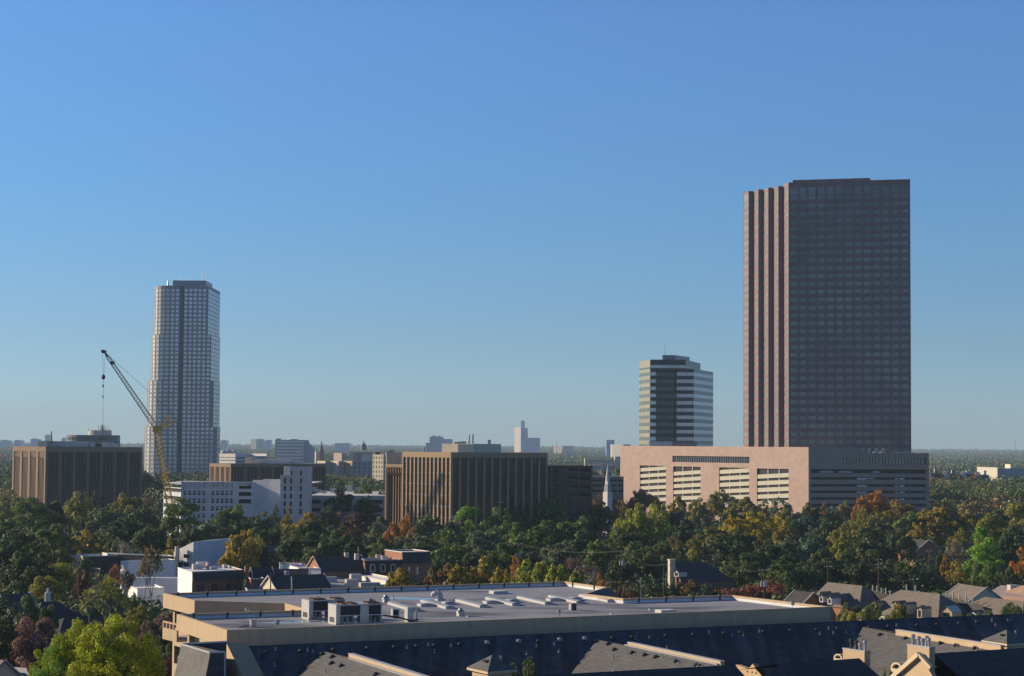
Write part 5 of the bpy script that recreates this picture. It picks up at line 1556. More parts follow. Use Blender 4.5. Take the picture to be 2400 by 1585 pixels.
def hip_cap(xl, xr, ytop, yl, ym, xm, xa, label_m='peach_trim'):
    """small square tower with a hipped cap at the bottom edge"""
    z = 18.9; L_ = onz(xl, yl, z).xy; Mm = onz(xm, ym, z).xy; Rr = onz(xr, yl + 5, z).xy; Bk = L_ + Rr - Mm
    cen = (L_ + Rr) / 2; zt = z + 1.15
    b = MB()
    for p, q in ((L_, Mm), (Mm, Rr), (Rr, Bk), (Bk, L_)): b.poly(P3(p, z), P3(q, z), P3(cen, zt))
    hp = b.build('hip_roof', 'shingle_grey', root_s)
    b = MB(); g = lambda q, e: cen + (q - cen) * e
    b.prism([g(L_, 1.0), g(Mm, 1.0), g(Rr, 1.0), g(Bk, 1.0)], z - .22, z - .01, True, True); b.build('eave_trim', 'cream_trim', hp)
    b = MB(); b.prism([g(L_, .78), g(Mm, .78), g(Rr, .78), g(Bk, .78)], z - 9, z - .2); b.build('turret_wall', 'peach_trim', hp)
    p = P3(cen + (Mm - cen) * .3 + (L_ - cen) * .2, zt - .5); b = MB(); b.cbox(p, .5, .4, .12); b.build('ridge_vent', 'rust_metal', hp)
    p = P3(cen + (Rr - cen) * .35, zt - .4); b = MB(); b.tube(p - V((0, 0, .2)), p + V((0, 0, .35)), .1); b.build('vent_pipe', 'metal_trim', hp)


hip_cap(1094, 1212, 1551, 1564, 1575, 1143, 1152)
hip_cap(2300, 2420, 1491, 1500.5, 1509.5, 2360, 2355)


def arch(xc, yb, wpx, hpx, z):
    base = onz(xc, yb, z); s = wpx * base.y / F; n3 = V((WL.x, WL.y, 0)); u = V((-n3.y, n3.x, 0))
    b = MB(); ro, ri = s / 2, s / 2 * .72; h = hpx * base.y / F / (s / 2)
    pts = [(math.cos(math.pi * i / 12), math.sin(math.pi * i / 12) * h) for i in range(13)]
    for (x0, y0), (x1, y1) in zip(pts[:-1], pts[1:]):
        A_ = [base + u * (x * r) + V((0, 0, y * r)) for x, y, r in ((x0, y0, ro), (x1, y1, ro), (x1, y1, ri), (x0, y0, ri))]
        b.poly(*A_); b.poly(A_[0] , A_[0] - n3 * 1.6, A_[1] - n3 * 1.6, A_[1]); b.poly(A_[3], A_[2], A_[2] - n3 * .4, A_[3] - n3 * .4)
    o = b.build('arched_vent', 'cream_trim', root_s)
    b = MB(); b.poly(*[base + u * (x * ri) + V((0, 0, y * ri)) - n3 * .3 for x, y in pts]); b.build('vent_face', 'shingle_grey', o)
    b = MB(); b.box(base - u * ro - V((0, 0, .35)), u * s, -n3 * .5, V((0, 0, .35))); b.build('sill', 'cream_trim', o)


arch(2101, 1568, 46, 15, 18.9)
arch(1964, 1544, 36, 11, 18.9)
# ------------------------------------------------------------------ houses and shops
def ridged(name, label, cat, A, B, zr, ze, w, roofm, wallm, hipA=False, hipB=False, over=.4, rake=None, z0=0, group=None):
    """pitched roof house, ridge from A to B (2d)"""
    A, B = V(A), V(B); d = (B - A).normalized(); p = V((-d.y, d.x))
    a = A - d * (w if hipA else over); b = B + d * (w if hipB else over)
    root = thing(name, label, cat, ((A.x + B.x) / 2, (A.y + B.y) / 2, 0), group)
    r = MB(); t = .18
    for s in (1, -1):
        e0, e1 = a + p * (s * w), b + p * (s * w)
        q = (P3(A if hipA else a, zr), P3(B if hipB else b, zr), P3(e1, ze), P3(e0, ze))
        r.poly(*(q if s < 0 else reversed(q)))
    if hipA: r.poly(P3(A, zr), P3(a + p * w, ze), P3(a - p * w, ze))
    if hipB: r.poly(P3(B, zr), P3(b - p * w, ze), P3(b + p * w, ze))
    r.build('roof', roofm, root)
    wl = MB(); i = w - .35; ia = a + d * .35; ib = b - d * .35
    zg = ze + .2
    wl.prism([ia + p * i, ia - p * i, ib - p * i, ib + p * i], z0, zg, False)
    if not hipA: wl.poly(P3(ia + p * i, zg), P3(ia - p * i, zg), P3(ia, zr - .15))
    if not hipB: wl.poly(P3(ib - p * i, zg), P3(ib + p * i, zg), P3(ib, zr - .15))
    wl.build('wall', wallm, root)
    if rake:
        for e, h in ((a, hipA), (b, hipB)):
            if h: continue
            for s in (1, -1): k = MB(); k.tube(P3(e, zr + .05), P3(e + p * (s * w), ze + .05), .14, .14, 4); k.build('rake_trim', rake, root)
    return root


FD = V((-.72, -.69)).normalized()     # dormer fronts look this way


def dormer(root, px, pyt, pyb, wpx, zb, arched=False, wallm='white_paint', roofm='shingle_taupe', deep=3.0, trim=True, nm='dormer'):
    base = onz(px, pyb, zb); s = base.y / F; h = (pyb - pyt) * s; w = wpx * s * 1.08
    u = V((-FD.y, FD.x)); u = V((u.x, u.y, 0)); n = V((FD.x, FD.y, 0))
    if u.x < 0: u = -u
    b = MB(); hw = w / 2; eh = h * (.78 if arched else .5)
    if arched:
        prof = [(-hw, 0), (hw, 0), (hw, eh)] + [(hw * math.cos(math.pi * i / 8), eh + (h - eh) * math.sin(math.pi * i / 8)) for i in range(1, 8)] + [(-hw, eh)]
    else: prof = [(-hw, 0), (hw, 0), (hw, eh), (0, h), (-hw, eh)]
    F_ = [base + u * x + V((0, 0, z)) for x, z in prof]; Bk = [q - n * deep for q in F_]
    b.poly(*F_)
    for i in range(len(F_)):
        j = (i + 1) % len(F_); b.poly(F_[j], F_[i], Bk[i], Bk[j])
    o = b.build(nm, wallm, root)
    r = MB()
    top = [i for i in range(len(prof)) if prof[i][1] >= eh - 1e-6]
    top.sort(key=lambda i: -prof[i][0])
    for i, j in zip(top[:-1], top[1:]):
        up = V((0, 0, .06)); r.poly(F_[i] * 1 + up + n * .2, F_[j] + up + n * .2, Bk[j] + up, Bk[i] + up)
    r.build('dormer_roof', roofm, o)
    g = MB(); gw = hw * .55; g.poly(*[base + n * .02 + u * x + V((0, 0, z)) for x, z in ((-gw, h * .12), (gw, h * .12), (gw, eh * .92), (-gw, eh * .92))]); pane = g.build('window', 'dark_glass', o)
    f_ = MB(); f_.box(base + n * .02 - u * .03 + V((0, 0, h * .12)), u * .06, n * .03, V((0, 0, eh * .8))); f_.box(base + n * .02 - u * gw + V((0, 0, h * .5)), u * (2 * gw), n * .03, V((0, 0, .06)))
    for v_ in f_.v: pass
    return o


def townhouses():
    z = 12.5
    A, B = onz(1943, 1365, z).xy, onz(2021, 1373, z).xy
    t1 = ridged('townhouse', 'taupe hip roofed townhouse with three white gabled dormers next to the flat roof corner', 'townhouse', A, B, z, 8.6, 5.2, 'shingle_taupe', 'brick', False, True)
    for px, yt, yb, w in ((1924.5, 1388, 1412, 10), (1944, 1391, 1417, 11)): dormer(t1, px, yt, yb, w, 9.3, False, 'white_paint')
    dormer(t1, 1969, 1393, 1420, 24, 8.9, False, 'brick', nm='brick_gable')
    A2, B2 = onz(2110.5, 1382.6, z).xy, onz(2203, 1392, z).xy
    t2 = ridged('townhouse', 'taupe roofed townhouse with arched cream dormers and a pipe on the slope', 'townhouse', A2, B2, z, 8.2, 5.6, 'shingle_taupe', 'pale_wall', True, True)
    for px, yt, yb, w in ((2097, 1410, 1440, 12), (2121, 1413, 1440, 11.5), (2155, 1423.5, 1450, 12), (2048, 1410, 1430, 11)): dormer(t2, px, yt, yb, w, 9.0, True, 'cream_trim')
    for px, py in ((2125, 1379.5), (2146, 1381.5), (2130, 1398)): b = MB(); p = onz(px, py + 2, z - (0 if py < 1390 else 1.6)); b.tube(p - V((0, 0, .4)), p + V((0, 0, .9)), .13, .13, 6); b.build('vent_pipe', 'white_metal', t2)
    dormer(t2, 2218, 1422, 1448, 29, 9.2, False, 'peach_trim', 'white_paint', nm='gable_bay')
    A3, B3 = onz(2308, 1399.5, z - .5).xy, onz(2400, 1409.5, z - .5).xy
    t3 = ridged('townhouse', 'taupe hip roof townhouse at the picture edge with a tiny white gable', 'townhouse', A3, B3, z - .5, 8.2, 5.8, 'shingle_taupe', 'pale_wall', True, True)
    dormer(t3, 2279, 1432, 1446, 17, 9.4, False, 'white_paint', nm='gable_bay')
    # link roofs between them, with shade put into a darker roof colour
    for a, b_, lb in (((2040, 1380), (2100, 1398), 'dark shaded roof link between the first two townhouses'), ((2210, 1394), (2300, 1418), 'dark shaded roof link behind the peach gable')):
        p, q = onz(a[0], a[1], 12.0), onz(b_[0], b_[1], 11.0); root = thing('roof_link', lb, 'roof', (p.x, p.y, 0)); m = MB()
        m.poly(p, q, q + V((1.5, -5, -4.5)), p + V((1.5, -5, -4.5))); m.build('roof', 'mansard_dark', root)
        m = MB(); m.prism([p.xy + V((.2, -4.6)), q.xy + V((.2, -4.6)), q.xy, p.xy], 0, 7.2); m.build('wall', 'brown_brick', root)
        for i in range(5):
            c = p.lerp(q, .1 + .17 * i); m = MB(); m.tube(c - V((0, 0, .3)), c + V((0, 0, .8 + .2 * (i % 2))), .12, .12, 6); m.build('vent_pipe', 'white_metal', root)
    A4, B4 = onz(2250, 1368.5, 10.5).xy, onz(2311, 1377, 10.5).xy
    t4 = ridged('house', 'weathered grey shingle house with white gable trim below the lawn', 'house', A4, B4, 10.5, 7.0, 5.2, 'shingle_taupe', 'cream_wall', False, False, rake='white_metal')
    A5, B5 = onz(1866, 1384, 11).xy, onz(1905, 1388.5, 11).xy
    ridged('house', 'small dark roofed brick house with white gable beside red bushes', 'house', A5, B5, 11, 7.6, 4.2, 'mansard_dark', 'brick', False, False, rake='white_metal')
    # flat pinkish roofs at the edge
    q = [onz(2310, 1392, 7.5).xy, onz(2430, 1402, 7.5).xy, onz(2440, 1372, 7.5).xy, onz(2345, 1371, 7.5).xy]
    r = thing('shop_building', 'flat pinkish gravel roofed building with white rooftop box beside the lawn', 'shop', (q[0].x, q[0].y, 0))
    m = MB(); m.prism(q, 0, 7.4, False); m.build('wall', 'red_roof', r); m = MB(); m.poly(*[P3(p, 7.4) for p in q]); m.build('roof', 'far_pink', r)
    m = MB(); p = onz(2374, 1387, 7.4); m.cbox(p, 1.9, 1.6, 1.5, .2); m.build('rooftop_unit', 'white_metal', r)
    q = [onz(2380, 1409, 8).xy, onz(2450, 1409, 8).xy, onz(2460, 1375, 8).xy, onz(2405, 1374, 8).xy]
    A6, B6_ = onz(2398, 1372, 9).xy, onz(2470, 1380, 9).xy
    ridged('house', 'terracotta roofed house cut by the picture edge', 'house', A6, B6_, 9, 6.4, 5, 'red_roof', 'pale_wall', True, True)


townhouses()


def shop(name, label, cat, Lp, Cp, Rp, z, wl, wr, roofm, holesL=None, holesR=None, mans=None, depth=.25, z0=0, lip='white_paint'):
    """two-face flat roofed block from picture points of its roof corners"""
    L, C, Rr = onz(*Lp, z).xy, onz(*Cp, z).xy, onz(*Rp, z).xy; K = L + Rr - C
    root = thing(name, label, cat, (C.x, C.y, 0))
    a = MB(); LL, LR = (C - L).length, (Rr - C).length
    q1 = facade(a, L, C, z0, z, holesL(LL) if holesL else [], depth); facade(a, K, L, z0, z, []); a.build('side_wall', wl, root)
    b = MB(); q2 = facade(b, C, Rr, z0, z, holesR(LR) if holesR else [], depth); facade(b, Rr, K, z0, z, []); b.build('front_wall', wr, root)
    for q in q1 + q2: g = MB(); g.poly(*q); g.build('window', 'pale_glass' if len(q2) < 5 else 'dark_glass', root)
    r = MB(); r.poly(*[P3(p, z - .35) for p in (L, C, Rr, K)]); r.build('roof', roofm, root)
    if lip:
        e = MB()
        for p, q in ((L, C), (C, Rr), (Rr, K), (K, L)): e.tube(P3(p, z), P3(q, z), .14, .14, 4)
        e.build('roof_edge', lip, root)
    if mans:
        h, out, mm = mans; u = (Rr - C).normalized(); n = V((u.y, -u.x)); m = MB()
        m.poly(P3(C + n * out, z - h), P3(Rr + n * out, z - h), P3(Rr + n * .03, z - .1), P3(C + n * .03, z - .1)); m.poly(P3(C + n * out, z - h), P3(C + n * .03, z - .1), P3(C, z - h)); m.poly(P3(Rr + n * out, z - h), P3(Rr, z - h), P3(Rr + n * .03, z - .1))
        m.poly(P3(C, z - h), P3(Rr, z - h), P3(Rr + n * out, z - h), P3(C + n * out, z - h))
        m.build('mansard', mm, root)
    return root, L, C, Rr, K


def shops():
    win = lambda fr, a, b: (lambda L: [(L * f0, a, L * f1, b) for f0, f1 in fr])
    # brick shop with dark mansard
    r, L, C, Rr, K = shop('shop_building', 'brick shop with dark mansard band and cream sunlit side wall before the flat roof', 'shop', (417, 1330.5), (450.5, 1341), (569, 1336), 9.5, 'bright_white', 'brown_brick', 'white_roof',
                          None, win(((.10, .15), (.17, .22), (.39, .43), (.45, .49), (.69, .76)), 5.2, 6.6), (2.0, .7, 'mansard_dark'))
    for px, py, w, h in ((462, 1334, 2.2, 1.2), (474, 1330, 2.6, 1.3), (487, 1334, .6, 1.5), (500, 1333, 1.6, .4), (527, 1331, .9, .8)):
        b = MB(); b.cbox(onz(px, py, 9.2), w, 1.4, h, .4); b.build('rooftop_unit', 'white_metal' if w > .7 else 'far_brick', r)
    for px, yt, yb, w in ((577, 1329, 1350, 7), (584, 1350, 1360, 6), (455, 1364, 1385, 13)):
        pass
    r2, *_ = shop('shop_building', 'small white roofed brick shop tucked between mansard and dark slate shops', 'shop', (577, 1351), (588, 1357), (618, 1356), 8.0, 'brick', 'brown_brick', 'white_roof', None, win(((.4, .8),), 4.5, 6.5))
    b = MB(); b.cbox(onz(577, 1350, 8.2), .75, .75, 2.2, .4); b.build('chimney', 'brick', r2)
    # dark slate shops stepping away
    A, B = onz(592, 1330, 10).xy, onz(634, 1329.5, 10).xy
    ridged('shop_building', 'small dark slate roofed shop with brick chimneys behind the white roofed shop', 'shop', A, B, 10, 7.0, 4.5, 'mansard_dark', 'brown_brick', False, False, rake='far_pink')
    A, B = onz(640, 1333, 9.6).xy, onz(722, 1333.5, 9.6).xy
    s3 = ridged('shop_building', 'dark slate shop with white party wall and green shrub on its roof', 'shop', A, B, 9.6, 6.8, 4.2, 'slate', 'brown_brick', False, False, rake='white_paint')
    A, B = onz(632, 1349.5, 9).xy, onz(756, 1345.5, 9).xy
    s4 = ridged('shop_building', 'front dark slate shop with cream sunlit gable and white rake ending', 'shop', A, B, 9.0, 6.0, 4.6, 'slate', 'cream_wall', False, False, rake='white_paint')
    b = MB(); q = onz(683, 1352, 8.8); b.tube(q, q + V((.6, -4.2, -2.6)), .16, .16, 4); b.build('party_rib', 'white_paint', s4)
    b = MB(); b.lathe(onz(672, 1348, 8.8), [(.5, 0), (.55, .6), (.4, .9)], 8); b.build('roof_vent', 'steel', s4)
    shop('shop_building', 'low grey roofed shop right behind the near parapet with white edge', 'shop', (570, 1372), (580, 1383), (720, 1379), 6.2, 'cream_wall', 'pale_wall', 'flat_roof_grey')
    # white terrace roofs behind
    shop('shop_building', 'bright white roof terrace with brick edge below the slate brick hall', 'shop', (655, 1318), (700, 1331), (752, 1333), 8.4, 'bright_white', 'bright_white', 'white_roof', lip='far_pink')
    # brick hall with slate roof and lit gable
    A = onz(735, 1303.5, 11).xy; B = A + UF * 12.5
    h = ridged('brick_hall', 'brick hall with long slate roof and pointed sunlit gable behind the shops', 'building', A, B, 11, 7.4, 5.6, 'slate', 'brick', False, False, over=.1, rake='far_pink')
    for px, py in ((812, 1301), (836, 1303)): b = MB(); p = onz(px, py + 4, 10.7); b.cbox(p - V((0, 0, .5)), 1.0, .8, 1.5, .4); b.build('chimney', 'far_pale', h)
    # mansard shop with three arched dormers
    r, L, C, Rr, K = shop('shop_building', 'dark mansard shop with three arched cream dormers beside the brick hall', 'shop', (846, 1309), (855, 1313), (938, 1312), 10.2, 'brick', 'brown_brick', 'white_roof', None, None, (3.1, .9, 'mansard_dark'))
    for px in (873.5, 897.5, 921.5): dormer_front(r, px, 1322, 1341, 12.5, C, Rr)
    for px, py in ((887, 1309), (900, 1312)): b = MB(); b.cbox(onz(px, py, 10), 1.3, 1.1, 1.0, .4); b.build('rooftop_unit', 'steel', r)
    # tall brick corner shop
    r, L, C, Rr, K = shop('shop_building', 'tall brick corner shop with pale roof and dark mansard front beside the arched dormers', 'shop', (902, 1289), (942.5, 1294.5), (1008, 1293), 12, 'brick', 'brick', 'white_roof', None, win(((.22, .32), (.52, .62)), 6.4, 8.4), (2.7, .6, 'mansard_dark'))
    # flat white roofs
    shop('shop_building', 'flat white roofed shop with long parapet below the arched dormer shop', 'shop', (823, 1346), (905, 1362), (935, 1357), 7, 'white_paint', 'pale_wall', 'white_roof')
    r, *_ = shop('shop_building', 'flat grey roofed shop with rooftop boxes next to the front dark slate shop', 'shop', (752, 1350), (766, 1374), (905, 1371), 6.4, 'pale_wall', 'pale_wall', 'flat_roof_grey')
    for px, py, w, h_ in ((833, 1362, 2.6, 1.6), (776, 1364, 2.4, 1.2), (824, 1372, 2.8, 1.4), (866, 1376, 4.6, 1.0)): b = MB(); b.cbox(onz(px, py, 6.1), w, 1.6, h_, .4); b.build('rooftop_unit', 'white_metal', r)
    r, *_ = shop('shop_building', 'low white walled shop showing between the golden bushes', 'shop', (985, 1338), (1000, 1347), (1060, 1372), 5.5, 'white_paint', 'white_paint', 'white_roof')
    b = MB(); b.cbox(onz(1003, 1349, 5.3), 2.2, 1.6, 1.4, .4); b.build('rooftop_unit', 'white_metal', r)
    # dark shop with white fascia and lit end
    r, L, C, Rr, K = shop('shop_building', 'long dark fronted shop under a white roof edge behind the bare tree', 'shop', (158, 1300), (194, 1304), (300, 1302), 7.4, 'cream_panel', 'mansard_dark', 'white_roof')
    shop('shop_building', 'white edged dark shop stepping up beside the pale blue wall', 'shop', (240, 1295.5), (252, 1298), (408, 1304), 7.8, 'white_paint', 'mansard_dark', 'white_roof')
    # white walled block
    r, L, C, Rr, K = shop('white_building', 'long white walled building with rounded end in blue shade behind the rusty bare tree', 'building', (283, 1316), (300, 1319), (412, 1313), 8.0, 'bright_white', 'bright_white', 'white_roof')
    b = MB(); p = onz(305, 1350, 6); b.cbox((p.x + 8, p.y + 1, 0), 14, 2.5, 5.6, .0); b.build('front_block', 'bright_white', r)
    b = MB(); b.cbox(onz(330, 1346, 5.8), 2.4, 1.4, 1.0, .2); b.build('rooftop_unit', 'white_metal', r)
    b = MB(); b.cbox(onz(344, 1347, 5.8), 1.2, 1.0, 1.1, .2); b.build('rooftop_unit', 'dark_metal', r)
    shop('shop_building', 'low brick shop with pale canopy behind the yellow green bush', 'shop', (120, 1322), (150, 1327), (235, 1333), 4.6, 'brown_brick', 'brown_brick', 'red_roof')
    shop('shop_building', 'low white roof in shade beneath the rusty bare tree', 'shop', (300, 1372), (322, 1380), (385, 1378), 5.0, 'bright_white', 'bright_white', 'white_roof')
    # white modern building with slanted top
    Y0 = 520; k = 5.8075; pt = lambda x, y, Y=Y0: at(400 + x / k, 1120 + y / k, Y)
    r = thing('white_modern_building', 'white modern building with slanted wall top and pale chimney beside the golden tree', 'building', (pt(300, 900).x, Y0, 0))
    m = MB(); q = [pt(40, 1010, 524), pt(125, 965, 523), pt(310, 872, 519)]; e = [pt(310, 872, 519), pt(566, 850, 527)]
    gnd = lambda p: V((p.x, p.y, 0))
    m.poly(gnd(q[0]), gnd(q[2]), q[2], q[1], q[0]); m.poly(gnd(e[0]), gnd(e[1]), e[1], e[0])
    bk = V((4, 14, 0)); m.poly(q[0], q[1], q[1] + bk, q[0] + bk); m.poly(q[1], q[2], q[2] + bk, q[1] + bk); m.poly(e[0], e[1], e[1] + bk, e[0] + bk); m.poly(gnd(e[1]), gnd(e[1] + bk), e[1] + bk, e[1]); m.poly(gnd(q[0] + bk), gnd(q[0]), q[0], q[0] + bk)
    m.build('wall', 'white_concrete', r)
    m = MB(); c = pt(88, 1000, 521); m.cbox((c.x, c.y, 0), 1.1, 1.1, pt(88, 938, 521).z, .3); m.build('chimney', 'white_paint', r)
    for x0, x1, y0, y1 in ((178, 255, 1042, 1090), (110, 165, 1150, 1215), (178, 250, 1160, 1215)):
        g = MB(); a = pt(x0, y1, 520.6); b_ = pt(x1, y0, 519.4); g.box((a.x, a.y - .35, a.z), (b_.x - a.x, b_.y - a.y, 0), (0, .2, 0), (0, 0, b_.z - a.z)); g.build('window', 'dark_glass', r)
    A, B = onz(490, 1290, 8.6).xy, onz(530, 1289, 8.6).xy
    ridged('house', 'low dark shingled house against the white modern building', 'house', A, B, 8.6, 5.2, 5.0, 'mansard_dark', 'pale_wall', True, False)
    A, B = onz(538, 1280, 8.6).xy, onz(640, 1277, 8.6).xy
    ridged('house', 'taupe roofed house mostly hidden behind the golden tree', 'house', A, B, 8.6, 5.4, 5.5, 'shingle_taupe', 'brown_brick', True, True)
    # houses in the trees
    A, B = onz(1582, 1318, 10).xy, onz(1652, 1317.5, 10).xy
    h = ridged('house', 'dark blue roofed house with cream chimney behind the utility poles', 'house', A, B, 10, 5.6, 6.0, 'slate', 'brown_brick', False, True)
    b = MB(); p = onz(1572.5, 1312, 10.6); b.cbox((p.x, p.y - 2, 0), 1.45, 1.2, 10.6, .35); b.cbox((p.x, p.y - 2, 10.6), 1.7, 1.4, .25, .35); b.build('chimney', 'cream_wall', h)
    dormer(h, 1585, 1333, 1352, 14, 7.5, False, 'pale_wall', 'slate')
    A, B = onz(2132, 1263, 9).xy, onz(2175, 1266, 9).xy
    h = ridged('house', 'slate roofed house with brick chimney half hidden under golden oaks', 'house', A, B, 9, 5.4, 5.5, 'slate', 'brick', True, False, rake='white_paint')
    b = MB(); p = onz(2093, 1264, 9.2); b.cbox((p.x, p.y, 0), 1.7, 1.2, 9.6, .4); b.cbox((p.x, p.y, 9.6), 1.9, 1.4, .3, .4); b.build('chimney', 'brick', h)
    A, B = onz(2262, 1152, 9).xy, onz(2279, 1152.5, 9).xy
    ridged('house', 'far grey roofed house with white gable beyond the road', 'house', A, B, 9, 4.5, 6, 'shingle_taupe', 'white_paint', True, False)
    A, B = onz(2330, 1171, 9).xy, onz(2379, 1173, 9).xy
    ridged('house', 'far house with wide pale sunlit roof near the picture edge', 'house', A, B, 9, 4.0, 6.5, 'shingle_taupe', 'pale_wall', True, False)
    A, B = onz(1138, 1216, 9).xy, onz(1118, 1230, 8.2).xy
    ridged('house', 'grey roof glimpsed in the trees before the tan block', 'house', A, B, 9, 5.6, 5.0, 'shingle_grey', 'pale_wall', False, True)
    # left edge houses
    A, B = onz(98, 1411, 9.6).xy, onz(130, 1409, 9.6).xy
    h = ridged('house', 'dark blue roofed house with white chimney above the red brown tree', 'house', A, B, 9.6, 6.6, 4.0, 'slate', 'pale_wall', True, True)
    b = MB(); p = onz(112, 1412, 9.4); b.cbox((p.x, p.y, 5), 1.0, .9, 6.2, .3); b.tube((p.x, p.y, 11.2), (p.x, p.y, 11.9), .22, .22, 8); b.build('chimney', 'white_paint', h)
    A, B = onz(150, 1448, 7.6).xy, onz(225, 1442, 7.6).xy
    ridged('house', 'long low dark roof behind the palms', 'house', A, B, 7.6, 5.0, 5.0, 'slate', 'brown_brick', True, True)
    A, B = onz(4, 1393, 9.2).xy, onz(66, 1390, 9.2).xy
    ridged('house', 'dark roofed house with white rake at the picture edge among dark trees', 'house', A, B, 9.2, 5.6, 5.0, 'slate', 'pale_wall', False, False, rake='white_metal')
    A, B = onz(-40, 1536, 11).xy, onz(10, 1549, 11).xy
    h = ridged('house', 'grey shingle roof corner at the very bottom edge', 'house', A, B, 11, 8.0, 3.2, 'shingle_taupe', 'pale_wall', False, False, rake='metal_trim')
    q = [onz(20, 1572, 9).xy, onz(66, 1579, 9).xy, onz(62, 1566, 9).xy, onz(24, 1563, 9).xy]
    r = thing('carport', 'flat white carport roof beside the bottom edge grey roof', 'carport', (q[0].x, q[0].y, 0)); m = MB(); m.prism(q, 8.7, 9, True, True); m.build('roof', 'white_paint', r); m = MB()
    for p in q: m.tube(P3(p, 0), P3(p, 8.7), .1)
    m.build('post_set', 'white_metal', r)


def dormer_front(root, px, yt, yb, wpx, C, Rr):
    u = (Rr - C).normalized(); n = V((u.y, -u.x)); t, z = onwall(px, yb, C + n * 1.0, Rr + n * 1.0); o = C + n * 1.0 + u * t; s = o.y / F; h = (yb - yt) * s; hw = wpx * s / 2
    u3, n3 = V((u.x, u.y, 0)), V((n.x, n.y, 0)); base = V((o.x, o.y, z)); eh = h * .68
    prof = [(-hw, 0), (hw, 0), (hw, eh)] + [(hw * math.cos(math.pi * i / 8), eh + (h - eh) * math.sin(math.pi * i / 8)) for i in range(1, 8)] + [(-hw, eh)]
    b = MB(); Fp = [base + u3 * x + V((0, 0, zz)) for x, zz in prof]; b.poly(*Fp)
    for i in range(len(Fp)): j = (i + 1) % len(Fp); b.poly(Fp[j], Fp[i], Fp[i] - n3 * 1.3, Fp[j] - n3 * 1.3)
    d = b.build('arched_dormer', 'cream_trim', root)
    g = MB(); g.poly(*[base + n3 * .03 + u3 * (x * .62) + V((0, 0, .12 * h + zz * .78)) for x, zz in prof]); g.build('window', 'dark_glass', d)


shops()


# ------------------------------------------------------------------ utility poles and lines
POLES = {}


def pole(key, label, px, pyt, H=11.5, xf=False, arms=1, lean=0):
    Y = (CAMZ - H) * F / (pyt - horizon(px)); p = at(px, pyt, Y); root = thing('utility_pole', label, 'utility pole', (p.x, Y, 0), 'utility poles')
    b = MB(); b.tube((p.x + lean, Y, 0), p, .17, .11, 7); b.build('shaft', 'wood', root)
    tops = []
    for i in range(arms):
        z = p.z - .5 - 1.1 * i; a = V((.8, .45, 0)) * 1.2; m = MB(); m.box(V((p.x, Y - .12, z)) - a, a * 2, (0, .1, 0), (0, 0, .12))
        ar = m.build('crossarm', 'wood', root)
        for t in (-.9, -.3, .6, .95): g = MB(); g.lathe(V((p.x, Y - .07, z + .12)) + a * t, [(.09, 0), (.1, .12), (.05, .2)], 6); g.build('insulator', 'white_metal', ar)
        tops.append([V((p.x, Y, z + .3)) + a * t for t in (-.9, .95)])
    if xf:
        for k_ in ((.45, .1), (-.45, -.1), (0.15, -.5)):
            c = MB(); c.lathe((p.x + k_[0], Y + k_[1], p.z - 4.0), [(.25, 0), (.3, .08), (.3, 1.05), (.2, 1.2), (.05, 1.25)], 10); c.tube((p.x + k_[0], Y + k_[1], p.z - 2.8), (p.x + k_[0], Y + k_[1], p.z - 2.4), .06); c.build('transformer', 'metal_trim', root)
    POLES[key] = (p, tops[0] if tops else [p, p])


pole('a', 'wooden pole with transformer cans above the orange tuft', 1216, 1272, xf=True)
pole('b', 'tallest wooden pole with transformer cans rising over the courtyard bushes', 1458, 1289, xf=True, arms=2)
pole('c', 'wooden pole with wide crossarm before the dark blue roofed house', 1673.5, 1298)
pole('d', 'wooden pole with transformer cans rising from the red bushes', 1790, 1333, xf=True)
pole('e', 'wooden pole with crossarms beside the hip roofed townhouse', 1940, 1314, arms=2)
pole('f', 'reddish wooden pole with two crossarms behind the first townhouse', 2059, 1309, arms=2)
pole('g', 'dark wooden pole with spread crossarms behind the arched dormer townhouse', 2142, 1354, H=12.5)
pole('h', 'slim wooden pole beside the golden oaks and slate house', 2177, 1289, H=10)
pole('i', 'slim pole with short crossarm among grey green oaks behind the brick corner shop', 961, 1249, H=11)
pole('j', 'wooden pole beside the white modern building chimney', 419, 1261, H=14)
pole('k', 'short dark pole before the cream gable of the front slate shop', 634.5, 1343, H=11, arms=0)
pole('l', 'slim pole behind the far parapet next to the bright green trees', 1361, 1326, H=11)
pole('m', 'wooden pole with brackets between courtyard bushes and cream chimney', 1556, 1321, H=11)
pole('n', 'small pole with transformer can in the oaks below the pink garage', 1911, 1241, H=13, xf=True)
pole('o', 'pale slim pole on the trees before the tan block', 1173, 1176, H=19)
for i, (a, b_, lb) in enumerate((('a', 'b', 'sagging'), ('b', 'c', 'sagging'), ('c', 'd', 'sagging'), ('d', 'e', 'sagging'), ('e', 'f', 'sagging'), ('l', 'b', 'sagging'), ('b', 'm', 'sagging'), ('m', 'c', 'sagging'), ('f', 'g', 'sagging'), ('i', 'a', 'sagging'))):
    nm = {'a': 'orange tuft pole', 'b': 'tallest transformer pole', 'c': 'wide crossarm pole', 'd': 'red bush pole', 'e': 'hip roof townhouse pole', 'f': 'reddish pole', 'g': 'spread arm pole', 'i': 'grey oak pole', 'l': 'slim parapet pole', 'm': 'bracket pole'}
    for s in (0, 1):
        p, q = POLES[a][1][s], POLES[b_][1][s]; m = MB(); pts = []
        for t in range(13):
            t /= 12; w = p.lerp(q, t); w.z -= 4 * t * (1 - t) * min(2.2, (p - q).length * .03) + s * .1; pts.append(w)
        m.path(pts, .028, 4); c = p.lerp(q, .5)
        o = m.build('power_line', 'cable', None, (c.x, c.y, c.z)); tag(o, f'sagging power line between the {nm[a]} and the {nm[b_]}', 'power line', 'power lines')
